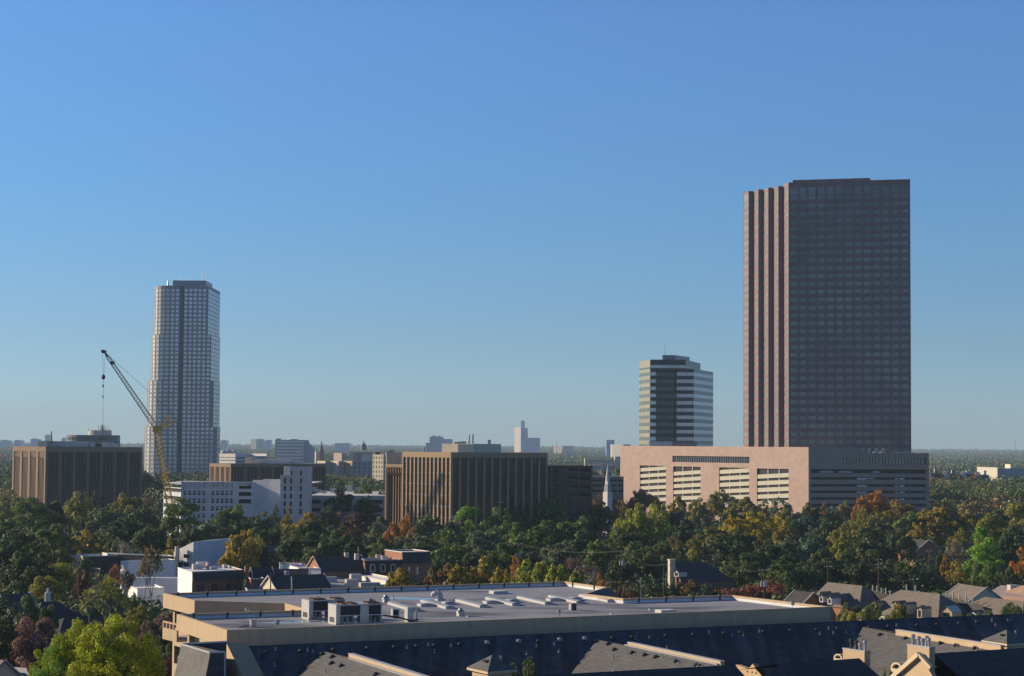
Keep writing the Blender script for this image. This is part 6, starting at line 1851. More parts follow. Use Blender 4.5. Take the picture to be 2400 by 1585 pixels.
# street lamps
for px, yt, yb, lb in ((2304, 1325, 1368, 'white street lamp standing on the lawn between dark pine trunks'), (1502, 1362, 1402, 'slim grey lamp post behind the courtyard hedge'), (1430, 1366, 1376, 'small lamp post just over the lit far parapet')):
    p = onz(px, yb, 0 if px > 2000 else 6); t = at(px, yt, p.y); r = thing('street_lamp', lb, 'street lamp', (p.x, p.y, 0)); b = MB(); b.tube((p.x, p.y, 0), t, .1, .06, 6); b.build('post', 'metal_trim', r)
    b = MB(); b.box(t + V((-.9, -.2, -.05)), (1.3, 0, 0), (0, .4, 0), (0, 0, .2)); b.build('lamp_head', 'white_metal', r)
# ------------------------------------------------------------------ foliage
def leaf_quads(name, C, N, S, m, colours=None, aspect=1.0):
    """one mesh of leaf-cluster quads: centres, normals, sizes (numpy)"""
    g = np.random.default_rng(len(C))
    n = len(C); N = N / np.linalg.norm(N, axis=1, keepdims=True)
    r = g.normal(size=(n, 3)); U = np.cross(N, r); U /= np.linalg.norm(U, axis=1, keepdims=True) + 1e-9; W = np.cross(N, U)
    S = S[:, None] * .5
    a = S * aspect
    q = np.stack([C - U * a - W * S * .55, C + U * a * .35 - W * S, C + U * a + W * S * .55, C - U * a * .35 + W * S], 1).reshape(-1, 3)
    me = bpy.data.meshes.new(name); me.vertices.add(4 * n); me.vertices.foreach_set('co', q.astype(np.float32).ravel())
    me.loops.add(4 * n); me.loops.foreach_set('vertex_index', np.arange(4 * n, dtype=np.int32))
    me.polygons.add(n); me.polygons.foreach_set('loop_start', np.arange(0, 4 * n, 4, dtype=np.int32))
    if colours is not None:
        at_ = me.attributes.new('crown_colour', 'FLOAT_COLOR', 'POINT')
        c = np.ones((4 * n, 4), np.float32); c[:, :3] = np.repeat(colours, 4, 0); at_.data.foreach_set('color', c.ravel())
    me.materials.append(M[m]); me.update(); me.validate()
    return me


def clumps_to_leaves(g, blobs, n, size, out=.95, up=.25, inner=.55):
    """blobs: array (x,y,z,r); leaves sit in a shell round every blob"""
    B = np.array(blobs); w = B[:, 3] ** 2; k = g.choice(len(B), n, p=w / w.sum())
    d = g.normal(size=(n, 3)); d[:, 2] += .25; d /= np.linalg.norm(d, axis=1, keepdims=True)
    rr = B[k, 3] * (inner + (1.12 - inner) * g.random(n) ** .6)
    C = B[k, :3] + d * rr[:, None] * np.array([1, 1, .8])
    N = d * out + g.normal(size=(n, 3)) * .42 + np.array([0, 0, up])
    S = size * (.6 + .8 * g.random(n))
    return C, N, S


def trunk_mesh(name, H, r, limbs, m='bark', fork=.35, lean=.0):
    b = MB(); top = V((lean, 0, H * fork)); b.tube((0, 0, -.3), top, r, r * .75, 8, False)
    for l in limbs:
        mid = top.lerp(V(l), .5) + V((0, 0, .08 * H)); b.tube(top - V((0, 0, .2)), mid, r * .5, r * .3, 5, False); b.tube(mid, l, r * .3, r * .08, 4, False)
    me = bpy.data.meshes.new(name); me.from_pydata([tuple(v) for v in b.v], [], b.f); me.materials.append(M[m]); return me


PROTO = {}


def fit(C, H, Rr):
    C = C.copy(); C[:, 2] *= H / np.percentile(C[:, 2], 99.3); C[:, :2] -= C[:, :2].mean(0); C[:, :2] *= Rr / np.percentile(np.abs(C[:, :2]), 97.5); return C


def proto_oak(seed, n=5200, leaf=.55, H=13.0, Rr=6.4, name='oak', low=.22, lob=30):
    g = np.random.default_rng(seed); bl = []
    nb = int(5 + g.integers(0, 4))
    big = []
    for i in range(nb):
        az = i * 6.283 / nb * (1 + .2 * g.random()) + g.random() * .9; rad = .2 + .42 * g.random()
        big.append((rad * math.cos(az), rad * math.sin(az), low + (1 - low) * (.38 + .36 * g.random() - .25 * rad), .3 + .14 * g.random()))
    big.append((.16 * g.normal(), .16 * g.normal(), low + (1 - low) * .72, .36))
    for i in range(lob * 2):
        bx, by, bz, br = big[int(g.integers(0, len(big)))]
        d = g.normal(size=3); d[2] = abs(d[2]) * .9 - .2; d /= np.linalg.norm(d)
        q = br * (.75 + .3 * g.random())
        bl.append((Rr * (bx + d[0] * q), Rr * (by + d[1] * q), H * bz + Rr * d[2] * q * .95, Rr * (.085 + .11 * g.random())))
    for i in range(lob // 3):
        az = g.random() * 6.283; rad = .62 + .24 * g.random()
        bl.append((Rr * rad * math.cos(az), Rr * rad * math.sin(az), H * (low + .1 + .35 * g.random()), Rr * (.16 + .12 * g.random())))
    C, N, S = clumps_to_leaves(g, bl, n, leaf)
    C = fit(C, H, Rr)
    cr = leaf_quads('crown', C, N, S, 'leaf')
    tr = trunk_mesh('trunk', H, .38, [b[:3] for b in bl[:9]])
    return dict(cr=cr, tr=tr, H=H, R=Rr)


def proto_pine(seed, n=4200, leaf=.5, H=19.0, Rr=5.0, low=.45):
    g = np.random.default_rng(seed); bl = []
    for i in range(24):
        t = g.random(); zc = low + (1 - low) * t; w = math.sin(math.pi * (.18 + .72 * t)) ** .8
        az = i * 2.4 + g.random(); rad = w * (.35 + .55 * g.random())
        bl.append((Rr * rad * math.cos(az), Rr * rad * math.sin(az), H * zc * .95, Rr * (.2 + .13 * g.random())))
    bl.append((0, 0, H * .94, Rr * .3))
    C, N, S = clumps_to_leaves(g, bl, n, leaf, .6, .35, .35)
    C = fit(C, H, Rr)
    b = MB(); b.tube((0, 0, -.3), (0.2, 0, H * .55), .3, .22, 8, False); b.tube((.2, 0, H * .55), (0, 0, H * .93), .22, .06, 6, False)
    for q in bl[:16]:
        b.tube((.1, 0, q[2] - Rr * .18), (q[0] * .85, q[1] * .85, q[2]), .09, .03, 4, False)
    me = bpy.data.meshes.new('trunk'); me.from_pydata([tuple(v) for v in b.v], [], b.f); me.materials.append(M['bark'])
    return dict(cr=leaf_quads('crown', C, N, S, 'leaf'), tr=me, H=H, R=Rr)


def proto_tuft(seed, n=30000, leaf=.2, H=19.0, Rr=6.6):
    """broad bushy pine: many small round tufts over a dome, with gaps to the limbs"""
    g = np.random.default_rng(seed); bl = []
    for i in range(120):
        el = math.asin(min(1, .02 + g.random() * .98)); az = i * 2.4 + g.random() * .5; rad = .62 + .38 * g.random()
        bl.append((Rr * rad * math.cos(el) * math.cos(az), Rr * rad * math.cos(el) * math.sin(az), H * (.56 + .40 * rad * math.sin(el)), Rr * (.085 + .085 * g.random())))
    for i in range(45):
        az = g.random() * 6.28; rad = .5 + .45 * g.random(); bl.append((Rr * rad * math.cos(az), Rr * rad * math.sin(az), H * (.4 + .2 * g.random()), Rr * (.09 + .07 * g.random())))
    C, N, S = clumps_to_leaves(g, bl, n, leaf, .9, .3, .35); C = fit(C, H, Rr)
    return dict(cr=leaf_quads('crown', C, N, S, 'leaf'), tr=trunk_mesh('trunk', H, .34, [b[:3] for b in bl[::6]], fork=.45), H=H, R=Rr)


def proto_cone(seed, n=4200, leaf=.5, H=17.0, Rr=4.2):
    g = np.random.default_rng(seed); bl = []
    for i in range(34):
        t = g.random() ** .8; w = (1 - t) ** .75 * .9 + .1
        az = i * 2.4; rad = w * (.3 + .5 * g.random()); bl.append((Rr * rad * math.cos(az), Rr * rad * math.sin(az), H * (.14 + .8 * t), Rr * (.13 + .2 * w)))
    C, N, S = clumps_to_leaves(g, bl, n, leaf, .6, .2, .4); C = fit(C, H, Rr)
    return dict(cr=leaf_quads('crown', C, N, S, 'leaf'), tr=trunk_mesh('trunk', H, .3, [(0, 0, H * .9)], fork=.3), H=H, R=Rr)


def proto_bare(seed, n=420, H=13.0, Rr=4.6, m='twig', leaf=.4, spread=1.0):
    r = random.Random(seed); b = MB(); tips = []
    def grow(p, d, L, rad, k):
        q = p + d * L; b.tube(p, q, rad, rad * .68, 5 if k > 2 else 3, False)
        if k == 0: tips.append(q); return
        for i in range(3 if k > 1 else 4):
            v = V((r.gauss(0, 1), r.gauss(0, 1), r.gauss(.25, .6))).normalized(); e = (d * .95 + v * .62 * spread).normalized(); e.z = max(e.z, .05)
            grow(q, e, L * (.62 + .2 * r.random()), rad * .6, k - 1)
            if k <= 2: tips.append(q)
    grow(V((0, 0, 0)), V((.05, 0, 1)), H * .27, .26, 5)
    hmax = max(v.z for v in b.v); rmax = np.percentile([math.hypot(v.x, v.y) for v in b.v], 97)
    for v in b.v: v.z *= H / hmax; v.x *= Rr / rmax; v.y *= Rr / rmax
    me = bpy.data.meshes.new('branches'); me.from_pydata([tuple(v) for v in b.v], [], b.f); me.materials.append(M[m])
    g = np.random.default_rng(seed); T_ = np.array([tuple(t) for t in tips]); T_[:, 2] *= H / hmax; T_[:, :2] *= Rr / rmax
    C = T_[g.integers(0, len(T_), n)] + g.normal(size=(n, 3)) * .3
    return dict(cr=leaf_quads('crown', C, g.normal(size=(n, 3)), leaf * (.6 + .8 * g.random(n)), 'leaf'), tr=me, H=H, R=Rr)


def proto_palm(seed, H=11.0, Rr=2.6):
    r = random.Random(seed); b = MB(); b.tube((0, 0, -.3), (.2, 0, H * .4), .2, .17, 8, False); b.tube((.2, 0, H * .4), (.1, .1, H * .84), .17, .15, 8, False)
    me = bpy.data.meshes.new('trunk'); me.from_pydata([tuple(v) for v in b.v], [], b.f); me.materials.append(M['pale_bark'])
    def fan(mb, az, el, L, w):
        d = V((math.cos(az) * math.cos(el), math.sin(az) * math.cos(el), math.sin(el))); base = V((.1, .1, H * .84)); tip = base + d * L
        s = d.cross(V((0, 0, 1))).normalized(); up = s.cross(d)
        for i in range(9):
            t = (i - 4) / 4; e = (d + s * t * .85).normalized() * w * (1 - .25 * abs(t)); dr = V((0, 0, -.22 * w * abs(t) - .15 * w))
            p1 = tip + e * .55; p2 = tip + e + dr; sw = (s + d * -t * .6).normalized() * .09
            mb.poly(tip - sw * .5, p1 - sw, p1 + sw, tip + sw * .5); mb.poly(p1 - sw, p2, p2 + sw * .2, p1 + sw)
        mb.tube(base, tip, .03, .02, 3, False)
    g = MB(); dead = MB()
    for i in range(34): fan(g, i * 2.4, -.35 + 1.6 * (i / 34), 1.35 + .3 * r.random(), 1.15)
    for i in range(16): fan(dead, i * 2.4, -1.2 + .5 * r.random(), 1.0, .85)
    mg = bpy.data.meshes.new('crown'); mg.from_pydata([tuple(v) for v in g.v], [], g.f); mg.materials.append(M['leaf'])
    md = bpy.data.meshes.new('dry_fronds'); md.from_pydata([tuple(v) for v in dead.v], [], dead.f); md.materials.append(M['leaf'])
    return dict(cr=mg, tr=me, dead=md, H=H + .8, R=Rr)


for s in range(4): PROTO['oak', s] = proto_oak(20 + s)
for s in range(3): PROTO['pine', s] = proto_pine(40 + s)
for s in range(2): PROTO['cone', s] = proto_cone(50 + s)
for s in range(3): PROTO['round', s] = proto_oak(60 + s, 4600, .5, 9.0, 5.0, low=.06, lob=36)
for s in range(3): PROTO['bare', s] = proto_bare(70 + s)
for s in range(2): PROTO['rusty', s] = proto_bare(80 + s, 650, leaf=.45)
for s in range(2): PROTO['thin', s] = proto_oak(90 + s, 2300, .5, 13.0, 5.4, lob=24)
for s in range(2): PROTO['bigpine', s] = proto_tuft(95 + s)
for s in range(2): PROTO['near', s] = proto_oak(100 + s, 16000, .28, 14.0, 6.4)
for s in range(2): PROTO['bush', s] = proto_oak(110 + s, 3600, .3, 6.0, 3.6, low=.04, lob=30)
for s in range(3): PROTO['palm', s] = proto_palm(120 + s)

COLS = {
    'dark green': ((.034, .047, .015), (.044, .057, .018)), 'deep green': ((.025, .037, .014), (.033, .046, .017)),
    'green': ((.046, .066, .016), (.060, .080, .018)), 'grey green': ((.050, .066, .034), (.062, .076, .040)),
    'olive': ((.080, .080, .018), (.098, .088, .020)), 'yellow green': ((.095, .105, .014), (.12, .12, .016)),
    'bright green': ((.060, .115, .016), (.080, .135, .018)), 'yellow': ((.19, .145, .009), (.135, .115, .012)),
    'golden': ((.115, .084, .012), (.082, .074, .014)), 'orange': ((.155, .070, .014), (.125, .066, .015)),
    'rust': ((.075, .048, .017), (.052, .05, .018)), 'red': ((.105, .036, .02), (.08, .038, .022)),
    'dark red': ((.05, .022, .016), (.036, .024, .016)), 'brown': ((.055, .04, .03), (.065, .048, .036)),
    'pink brown': ((.085, .050, .042), (.070, .042, .034)), 'lime': ((.105, .125, .008), (.12, .13, .008)), 'pale olive': ((.125, .13, .04), (.10, .11, .03)),
    'grey': ((.085, .08, .075), (.075, .07, .065)), 'blue green': ((.032, .055, .034), (.042, .064, .038)),
}
HT = {'oak': 14, 'pine': 19, 'cone': 17, 'round': 9, 'bare': 12, 'rusty': 12, 'thin': 13, 'bigpine': 20, 'near': 15, 'bush': 5.5, 'palm': 11}
KIND = {'oak': 'spreading oak', 'pine': 'pine', 'cone': 'pointed conifer', 'round': 'rounded tree', 'bare': 'bare tree', 'rusty': 'sparse tree', 'thin': 'open tree', 'bigpine': 'bushy pine', 'near': 'dense tree', 'bush': 'bush', 'palm': 'fan palm'}
NAME = {'oak': 'oak_tree', 'pine': 'pine_tree', 'cone': 'conifer_tree', 'round': 'round_tree', 'bare': 'bare_tree', 'rusty': 'autumn_tree', 'thin': 'open_tree', 'bigpine': 'pine_tree', 'near': 'broadleaf_tree', 'bush': 'bush', 'palm': 'palm_tree'}

# px centre, py top, px width, kind, colour, (height)
TREES = [
    # far side, around the distant blocks
    (1385, 1100, 46, 'oak', 'green', 21), (1416, 1103, 40, 'oak', 'dark green', 20), (1446, 1099, 40, 'oak', 'olive', 21),
    (12, 1088, 60, 'thin', 'olive', 13), (45, 1100, 50, 'oak', 'olive', 13), (352, 1088, 48, 'oak', 'green', 13), (388, 1090, 60, 'oak', 'olive', 13), (430, 1096, 60, 'oak', 'grey green', 13), (470, 1092, 52, 'oak', 'green', 14),
    (795, 1100, 70, 'oak', 'green', 14), (840, 1106, 70, 'oak', 'dark green', 14), (880, 1104, 60, 'oak', 'green', 14), (775, 1118, 60, 'oak', 'deep green', 14), (888, 1126, 46, 'oak', 'olive', 12), (815, 1122, 70, 'oak', 'grey green', 13),
    # in front of the left brown block
    (70, 1139, 44, 'bare', 'brown', 14), (96, 1142, 30, 'bare', 'brown', 14), (125, 1128, 36, 'bare', 'brown', 15), (20, 1150, 80, 'thin', 'olive', 14), (12, 1177, 64, 'oak', 'pale olive', 14), (38, 1172, 40, 'thin', 'olive', 14),
    (77, 1168, 85, 'pine', 'green', 19), (135, 1175, 40, 'pine', 'dark green', 18), (118, 1190, 50, 'oak', 'green', 14), (185, 1157, 88, 'oak', 'olive', 18), (165, 1190, 44, 'thin', 'yellow green', 14), (215, 1196, 48, 'oak', 'dark green', 13),
    (228, 1155, 36, 'round', 'deep green', 15), (215, 1146, 56, 'bare', 'pink brown', 14), (250, 1149, 40, 'bare', 'pink brown', 14), (275, 1143, 40, 'thin', 'olive', 15), (335, 1113, 105, 'oak', 'deep green', 19), (300, 1160, 76, 'oak', 'olive', 16),
    (355, 1166, 50, 'bare', 'pink brown', 14), (255, 1185, 96, 'oak', 'grey green', 15), (335, 1188, 70, 'oak', 'dark green', 14), (150, 1150, 44, 'bare', 'brown', 13), (165, 1128, 20, 'bare', 'brown', 14),
    # mid left
    (25, 1225, 112, 'oak', 'dark green', 15), (70, 1240, 90, 'oak', 'deep green', 14), (128, 1230, 84, 'pine', 'dark green', 17), (10, 1258, 100, 'oak', 'deep green', 14), (300, 1214, 125, 'oak', 'deep green', 15), (245, 1235, 80, 'oak', 'dark green', 10.5), (350, 1235, 80, 'oak', 'dark green', 13),
    (203, 1228, 14, 'cone', 'golden', 12), (208, 1250, 102, 'round', 'golden', 12), (290, 1268, 46, 'bare', 'grey', 11), (275, 1262, 40, 'oak', 'grey green', 10), (398, 1262, 28, 'cone', 'yellow', 11), (80, 1270, 80, 'oak', 'deep green', 13), (150, 1268, 70, 'oak', 'deep green', 11), (60, 1300, 110, 'oak', 'deep green', 12),
    # lower left
    (9, 1345, 13, 'cone', 'yellow', 7), (80, 1324, 60, 'oak', 'grey green', 9), (140, 1321, 118, 'near', 'yellow green', 10), (108, 1352, 90, 'near', 'olive', 9), (196, 1342, 40, 'near', 'dark red', 9), (170, 1300, 40, 'bare', 'grey', 9), (115, 1302, 36, 'bare', 'grey', 9), (205, 1308, 44, 'oak', 'dark green', 7), (250, 1345, 36, 'bush', 'dark green', 7),
    (268, 1325, 44, 'rusty', 'red', 11), (293, 1328, 60, 'rusty', 'brown', 12), (262, 1346, 60, 'palm', 'yellow green', 15), (217, 1372, 58, 'palm', 'pale olive', 13), (244, 1382, 58, 'palm', 'green', 12), (276, 1372, 50, 'palm', 'green', 13), (300, 1398, 60, 'near', 'green', 8), (358, 1283, 58, 'rusty', 'rust', 16), (335, 1300, 26, 'bare', 'brown', 14),
    (40, 1402, 140, 'near', 'deep green', 15), (100, 1425, 80, 'near', 'deep green', 12), (-15, 1455, 110, 'near', 'deep green', 14), (100, 1455, 150, 'near', 'pink brown', 14), (60, 1496, 120, 'near', 'pink brown', 12), (375, 1438, 86, 'near', 'brown', 9), (330, 1420, 70, 'near', 'olive', 8), (395, 1470, 60, 'near', 'dark green', 9), (380, 1545, 90, 'near', 'dark red', 9),
    (160, 1462, 190, 'bigpine', 'lime', 19), (290, 1453, 215, 'bigpine', 'lime', 20), (118, 1512, 110, 'bigpine', 'bright green', 17), (225, 1528, 170, 'bigpine', 'lime', 16), (345, 1508, 120, 'bigpine', 'bright green', 17), (400, 1510, 60, 'near', 'dark green', 9), (210, 1410, 70, 'near', 'dark green', 7),
    # white garage
    (420, 1170, 92, 'pine', 'green', 19), (400, 1212, 56, 'pine', 'dark green', 16), (592, 1151, 98, 'oak', 'deep green', 19), (540, 1188, 88, 'oak', 'green', 16), (612, 1203, 84, 'oak', 'grey green', 14), (672, 1213, 48, 'oak', 'olive', 12), (720, 1203, 74, 'oak', 'golden', 14), (668, 1184, 18, 'thin', 'golden', 15),
    (645, 1185, 30, 'thin', 'grey green', 15), (490, 1222, 78, 'oak', 'grey green', 13), (445, 1232, 56, 'oak', 'dark green', 12), (560, 1222, 70, 'oak', 'deep green', 13), (515, 1240, 60, 'oak', 'deep green', 11), (640, 1235, 80, 'oak', 'deep green', 13),
    (562, 1246, 86, 'oak', 'golden', 16), (603, 1258, 46, 'thin', 'olive', 12), (598, 1276, 80, 'oak', 'deep green', 10), (523, 1302, 26, 'bush', 'green', 6), (730, 1224, 140, 'oak', 'dark green', 15), (690, 1256, 96, 'oak', 'dark green', 12), (800, 1236, 90, 'oak', 'dark green', 14), (770, 1262, 110, 'oak', 'deep green', 13), (840, 1262, 70, 'oak', 'deep green', 12), (448, 1245, 60, 'oak', 'grey green', 10), (655, 1300, 20, 'bush', 'red', 5),
    # right of the stair tower
    (798, 1150, 62, 'pine', 'deep green', 19), (850, 1138, 44, 'pine', 'dark green', 20), (905, 1156, 70, 'oak', 'dark red', 17), (860, 1166, 60, 'oak', 'deep green', 16), (840, 1205, 80, 'oak', 'dark red', 13), (812, 1196, 50, 'bare', 'pink brown', 13), (770, 1190, 50, 'oak', 'deep green', 14), (945, 1153, 42, 'pine', 'dark green', 18), (1007, 1153, 58, 'pine', 'dark green', 19), (1000, 1176, 100, 'oak', 'deep green', 16), (1045, 1188, 50, 'oak', 'deep green', 15), (925, 1180, 40, 'bare', 'pink brown', 14),
    (960, 1188, 50, 'bare', 'grey', 15), (945, 1205, 40, 'thin', 'orange', 13), (893, 1212, 60, 'oak', 'grey green', 13), (917, 1228, 44, 'round', 'orange', 12), (941, 1229, 34, 'round', 'orange', 11), (968, 1239, 44, 'thin', 'orange', 11), (1008, 1207, 78, 'oak', 'dark green', 14), (985, 1254, 96, 'oak', 'grey green', 11), (940, 1262, 60, 'oak', 'grey green', 10), (890, 1262, 56, 'oak', 'green', 10), (965, 1275, 60, 'oak', 'green', 9), (880, 1285, 30, 'rusty', 'rust', 9),
    # before the tan block
    (1095, 1168, 52, 'pine', 'green', 18), (1090, 1188, 60, 'pine', 'bright green', 17), (1070, 1210, 48, 'bare', 'grey', 14), (1138, 1172, 46, 'pine', 'green', 18), (1122, 1188, 16, 'cone', 'golden', 15), (1165, 1195, 92, 'oak', 'green', 16), (1215, 1193, 60, 'oak', 'dark green', 15), (1055, 1225, 70, 'oak', 'dark green', 13), (1145, 1237, 96, 'oak', 'grey green', 13), (1045, 1247, 90, 'oak', 'green', 12), (1060, 1276, 120, 'oak', 'green', 11), (1120, 1262, 96, 'oak', 'grey green', 12), (1100, 1228, 60, 'oak', 'green', 12),
    (1025, 1300, 64, 'oak', 'deep green', 9), (1190, 1225, 80, 'oak', 'green', 14), (1180, 1275, 80, 'oak', 'green', 11), (1100, 1300, 70, 'oak', 'deep green', 9),
    # below the steeple
    (1300, 1168, 84, 'pine', 'green', 19), (1343, 1163, 60, 'pine', 'green', 18), (1252, 1183, 42, 'thin', 'pale olive', 15), (1333, 1155, 40, 'thin', 'orange', 16), (1309, 1156, 30, 'bare', 'pink brown', 15), (1385, 1165, 44, 'bare', 'brown', 14), (1420, 1162, 66, 'oak', 'rust', 16), (1408, 1182, 78, 'oak', 'rust', 16), (1463, 1170, 36, 'thin', 'rust', 14), (1285, 1222, 100, 'oak', 'green', 15), (1355, 1215, 94, 'oak', 'green', 15), (1320, 1230, 64, 'oak', 'dark green', 13), (1368, 1190, 50, 'oak', 'green', 15),
    (1215, 1227, 64, 'oak', 'green', 14), (1230, 1252, 94, 'oak', 'green', 12), (1310, 1270, 94, 'oak', 'grey green', 12), (1398, 1270, 74, 'oak', 'green', 12), (1398, 1293, 62, 'oak', 'green', 10), (1360, 1258, 80, 'oak', 'deep green', 12), (1440, 1232, 50, 'thin', 'pale olive', 13), (1262, 1290, 70, 'oak', 'deep green', 9),
    # yellow greens and golds below the pink garage
    (1507, 1150, 66, 'oak', 'rust', 17), (1545, 1172, 40, 'oak', 'rust', 15), (1483, 1187, 80, 'oak', 'yellow green', 19), (1537, 1186, 86, 'oak', 'yellow green', 19), (1450, 1240, 50, 'oak', 'yellow green', 13), (1585, 1165, 50, 'oak', 'golden', 16), (1590, 1194, 74, 'oak', 'blue green', 15), (1635, 1170, 54, 'oak', 'olive', 16), (1690, 1153, 80, 'oak', 'olive', 18), (1750, 1166, 66, 'oak', 'olive', 16), (1830, 1168, 64, 'thin', 'grey green', 16), (1655, 1204, 44, 'bare', 'grey', 14), (1800, 1172, 50, 'thin', 'olive', 15), (1720, 1185, 60, 'oak', 'olive', 15),
    (1770, 1203, 100, 'oak', 'yellow', 15), (1715, 1212, 66, 'oak', 'yellow', 14), (1815, 1208, 60, 'thin', 'yellow', 14), (1850, 1194, 74, 'oak', 'olive', 15), (1900, 1184, 76, 'oak', 'dark green', 16), (1945, 1190, 64, 'oak', 'dark green', 15), (1885, 1210, 68, 'oak', 'blue green', 14), (1930, 1177, 24, 'thin', 'orange', 15), (1668, 1237, 108, 'oak', 'olive', 13), (1735, 1246, 70, 'oak', 'deep green', 12), (1775, 1245, 46, 'oak', 'golden', 12), (1700, 1258, 90, 'oak', 'deep green', 11), (1840, 1225, 60, 'oak', 'golden', 13),
    (1475, 1243, 120, 'oak', 'dark green', 13), (1500, 1284, 94, 'oak', 'dark green', 11), (1548, 1272, 76, 'oak', 'dark green', 12), (1570, 1255, 50, 'thin', 'rust', 12), (1590, 1280, 40, 'oak', 'olive', 10), (1600, 1225, 56, 'oak', 'deep green', 13), (1450, 1310, 60, 'oak', 'deep green', 9),
    (1800, 1273, 128, 'oak', 'dark green', 13), (1745, 1300, 110, 'oak', 'dark green', 11), (1850, 1262, 84, 'oak', 'grey green', 13), (1905, 1252, 80, 'oak', 'blue green', 13), (1838, 1318, 104, 'oak', 'dark green', 10), (1935, 1290, 100, 'oak', 'dark green', 12), (1962, 1238, 60, 'oak', 'olive', 13), (1970, 1252, 54, 'oak', 'yellow green', 12), (1890, 1315, 90, 'oak', 'deep green', 10), (1985, 1300, 80, 'oak', 'deep green', 11), (1945, 1218, 60, 'oak', 'dark green', 14),
    # right side
    (2046, 1152, 80, 'oak', 'orange', 20), (2019, 1166, 44, 'oak', 'orange', 18), (2095, 1173, 40, 'oak', 'orange', 16), (2075, 1180, 30, 'cone', 'golden', 15), (2120, 1178, 80, 'oak', 'golden', 16), (2015, 1195, 80, 'thin', 'olive', 15), (2065, 1202, 66, 'oak', 'olive', 15), (2130, 1204, 76, 'oak', 'green', 15), (2205, 1191, 134, 'oak', 'golden', 17), (2230, 1205, 70, 'oak', 'olive', 15), (2150, 1228, 50, 'oak', 'golden', 13), (2272, 1199, 50, 'oak', 'golden', 15), (2170, 1195, 60, 'oak', 'olive', 14), (2240, 1240, 50, 'thin', 'olive', 12), (1980, 1178, 44, 'oak', 'olive', 15),
    (2305, 1206, 50, 'pine', 'yellow green', 18), (2335, 1198, 56, 'pine', 'dark green', 19), (2380, 1178, 86, 'pine', 'olive', 20), (2290, 1237, 76, 'cone', 'bright green', 17), (2318, 1262, 64, 'pine', 'bright green', 15), (2240, 1267, 62, 'bare', 'grey', 13), (2055, 1224, 90, 'oak', 'deep green', 13), (2030, 1267, 116, 'oak', 'dark green', 12), (2110, 1240, 70, 'oak', 'deep green', 13), (2370, 1235, 70, 'pine', 'deep green', 16), (2350, 1270, 60, 'oak', 'deep green', 13),
    (2110, 1316, 112, 'oak', 'dark green', 10), (2195, 1292, 52, 'round', 'deep green', 11), (2216, 1300, 28, 'thin', 'orange', 11), (2245, 1316, 56, 'thin', 'golden', 10), (2172, 1330, 90, 'oak', 'deep green', 8), (2397, 1284, 56, 'thin', 'orange', 13), (2372, 1330, 40, 'oak', 'dark green', 9), (2345, 1345, 50, 'bush', 'dark green', 5), (2015, 1315, 80, 'oak', 'deep green', 10), (2295, 1320, 30, 'pine', 'green', 11), (2315, 1318, 30, 'pine', 'green', 11),
    (2188, 1121, 26, 'cone', 'orange', 15), (2232, 1131, 70, 'oak', 'olive', 14), (2242, 1113, 50, 'oak', 'rust', 15), (2290, 1116, 66, 'oak', 'rust', 15), (2345, 1104, 66, 'oak', 'rust', 16), (2340, 1132, 80, 'oak', 'olive', 14), (2392, 1122, 50, 'oak', 'green', 15), (2200, 1140, 50, 'oak', 'dark green', 12), (2300, 1140, 60, 'oak', 'olive', 13), (2215, 1150, 60, 'thin', 'brown', 12), (2385, 1148, 50, 'oak', 'dark green', 13), (2265, 1168, 60, 'oak', 'deep green', 10), (2215, 1172, 80, 'oak', 'deep green', 9), (2300, 1180, 50, 'oak', 'deep green', 9), (2395, 1190, 40, 'oak', 'deep green', 11), (2350, 1186, 40, 'round', 'deep green', 8),
    # bushes behind the flat roof
    (945, 1341, 117, 'round', 'golden', 12), (912, 1350, 62, 'round', 'golden', 12), (1050, 1327, 102, 'round', 'rust', 12), (1090, 1330, 83, 'round', 'golden', 12), (1143, 1312, 108, 'round', 'golden', 12), (1010, 1340, 62, 'round', 'rust', 12), (1170, 1336, 62, 'round', 'golden', 12), (975, 1330, 40, 'thin', 'olive', 7),
    (1213, 1316, 93, 'round', 'yellow green', 12), (1262, 1324, 99, 'round', 'yellow green', 12), (1299, 1329, 62, 'round', 'yellow green', 12), (1321, 1332, 68, 'round', 'yellow green', 12), (1346, 1342, 55, 'round', 'yellow green', 12), (1240, 1340, 77, 'round', 'yellow green', 12), (1212, 1302, 30, 'thin', 'orange', 10), (1345, 1302, 64, 'bare', 'pink brown', 10), (1380, 1318, 60, 'bare', 'pink brown', 9), (1395, 1338, 44, 'bare', 'grey', 8), (1412, 1352, 46, 'round', 'orange', 12),
    (1430, 1362, 60, 'bush', 'rust', 5.5), (1490, 1378, 70, 'bush', 'dark green', 5), (1540, 1370, 60, 'bush', 'deep green', 5.5), (1615, 1361, 54, 'bush', 'rust', 6), (1580, 1365, 50, 'bush', 'deep green', 5.5), (1685, 1376, 30, 'bush', 'orange', 5), (1720, 1380, 64, 'bush', 'red', 5.5), (1795, 1362, 80, 'bush', 'red', 7), (1765, 1372, 50, 'bush', 'red', 6), (1830, 1368, 40, 'rusty', 'red', 7), (1815, 1392, 40, 'bush', 'dark green', 5), (1660, 1372, 50, 'oak', 'deep green', 7), (1860, 1372, 50, 'bush', 'deep green', 7), (1750, 1390, 40, 'bush', 'red', 4.5),
    # before the townhouses
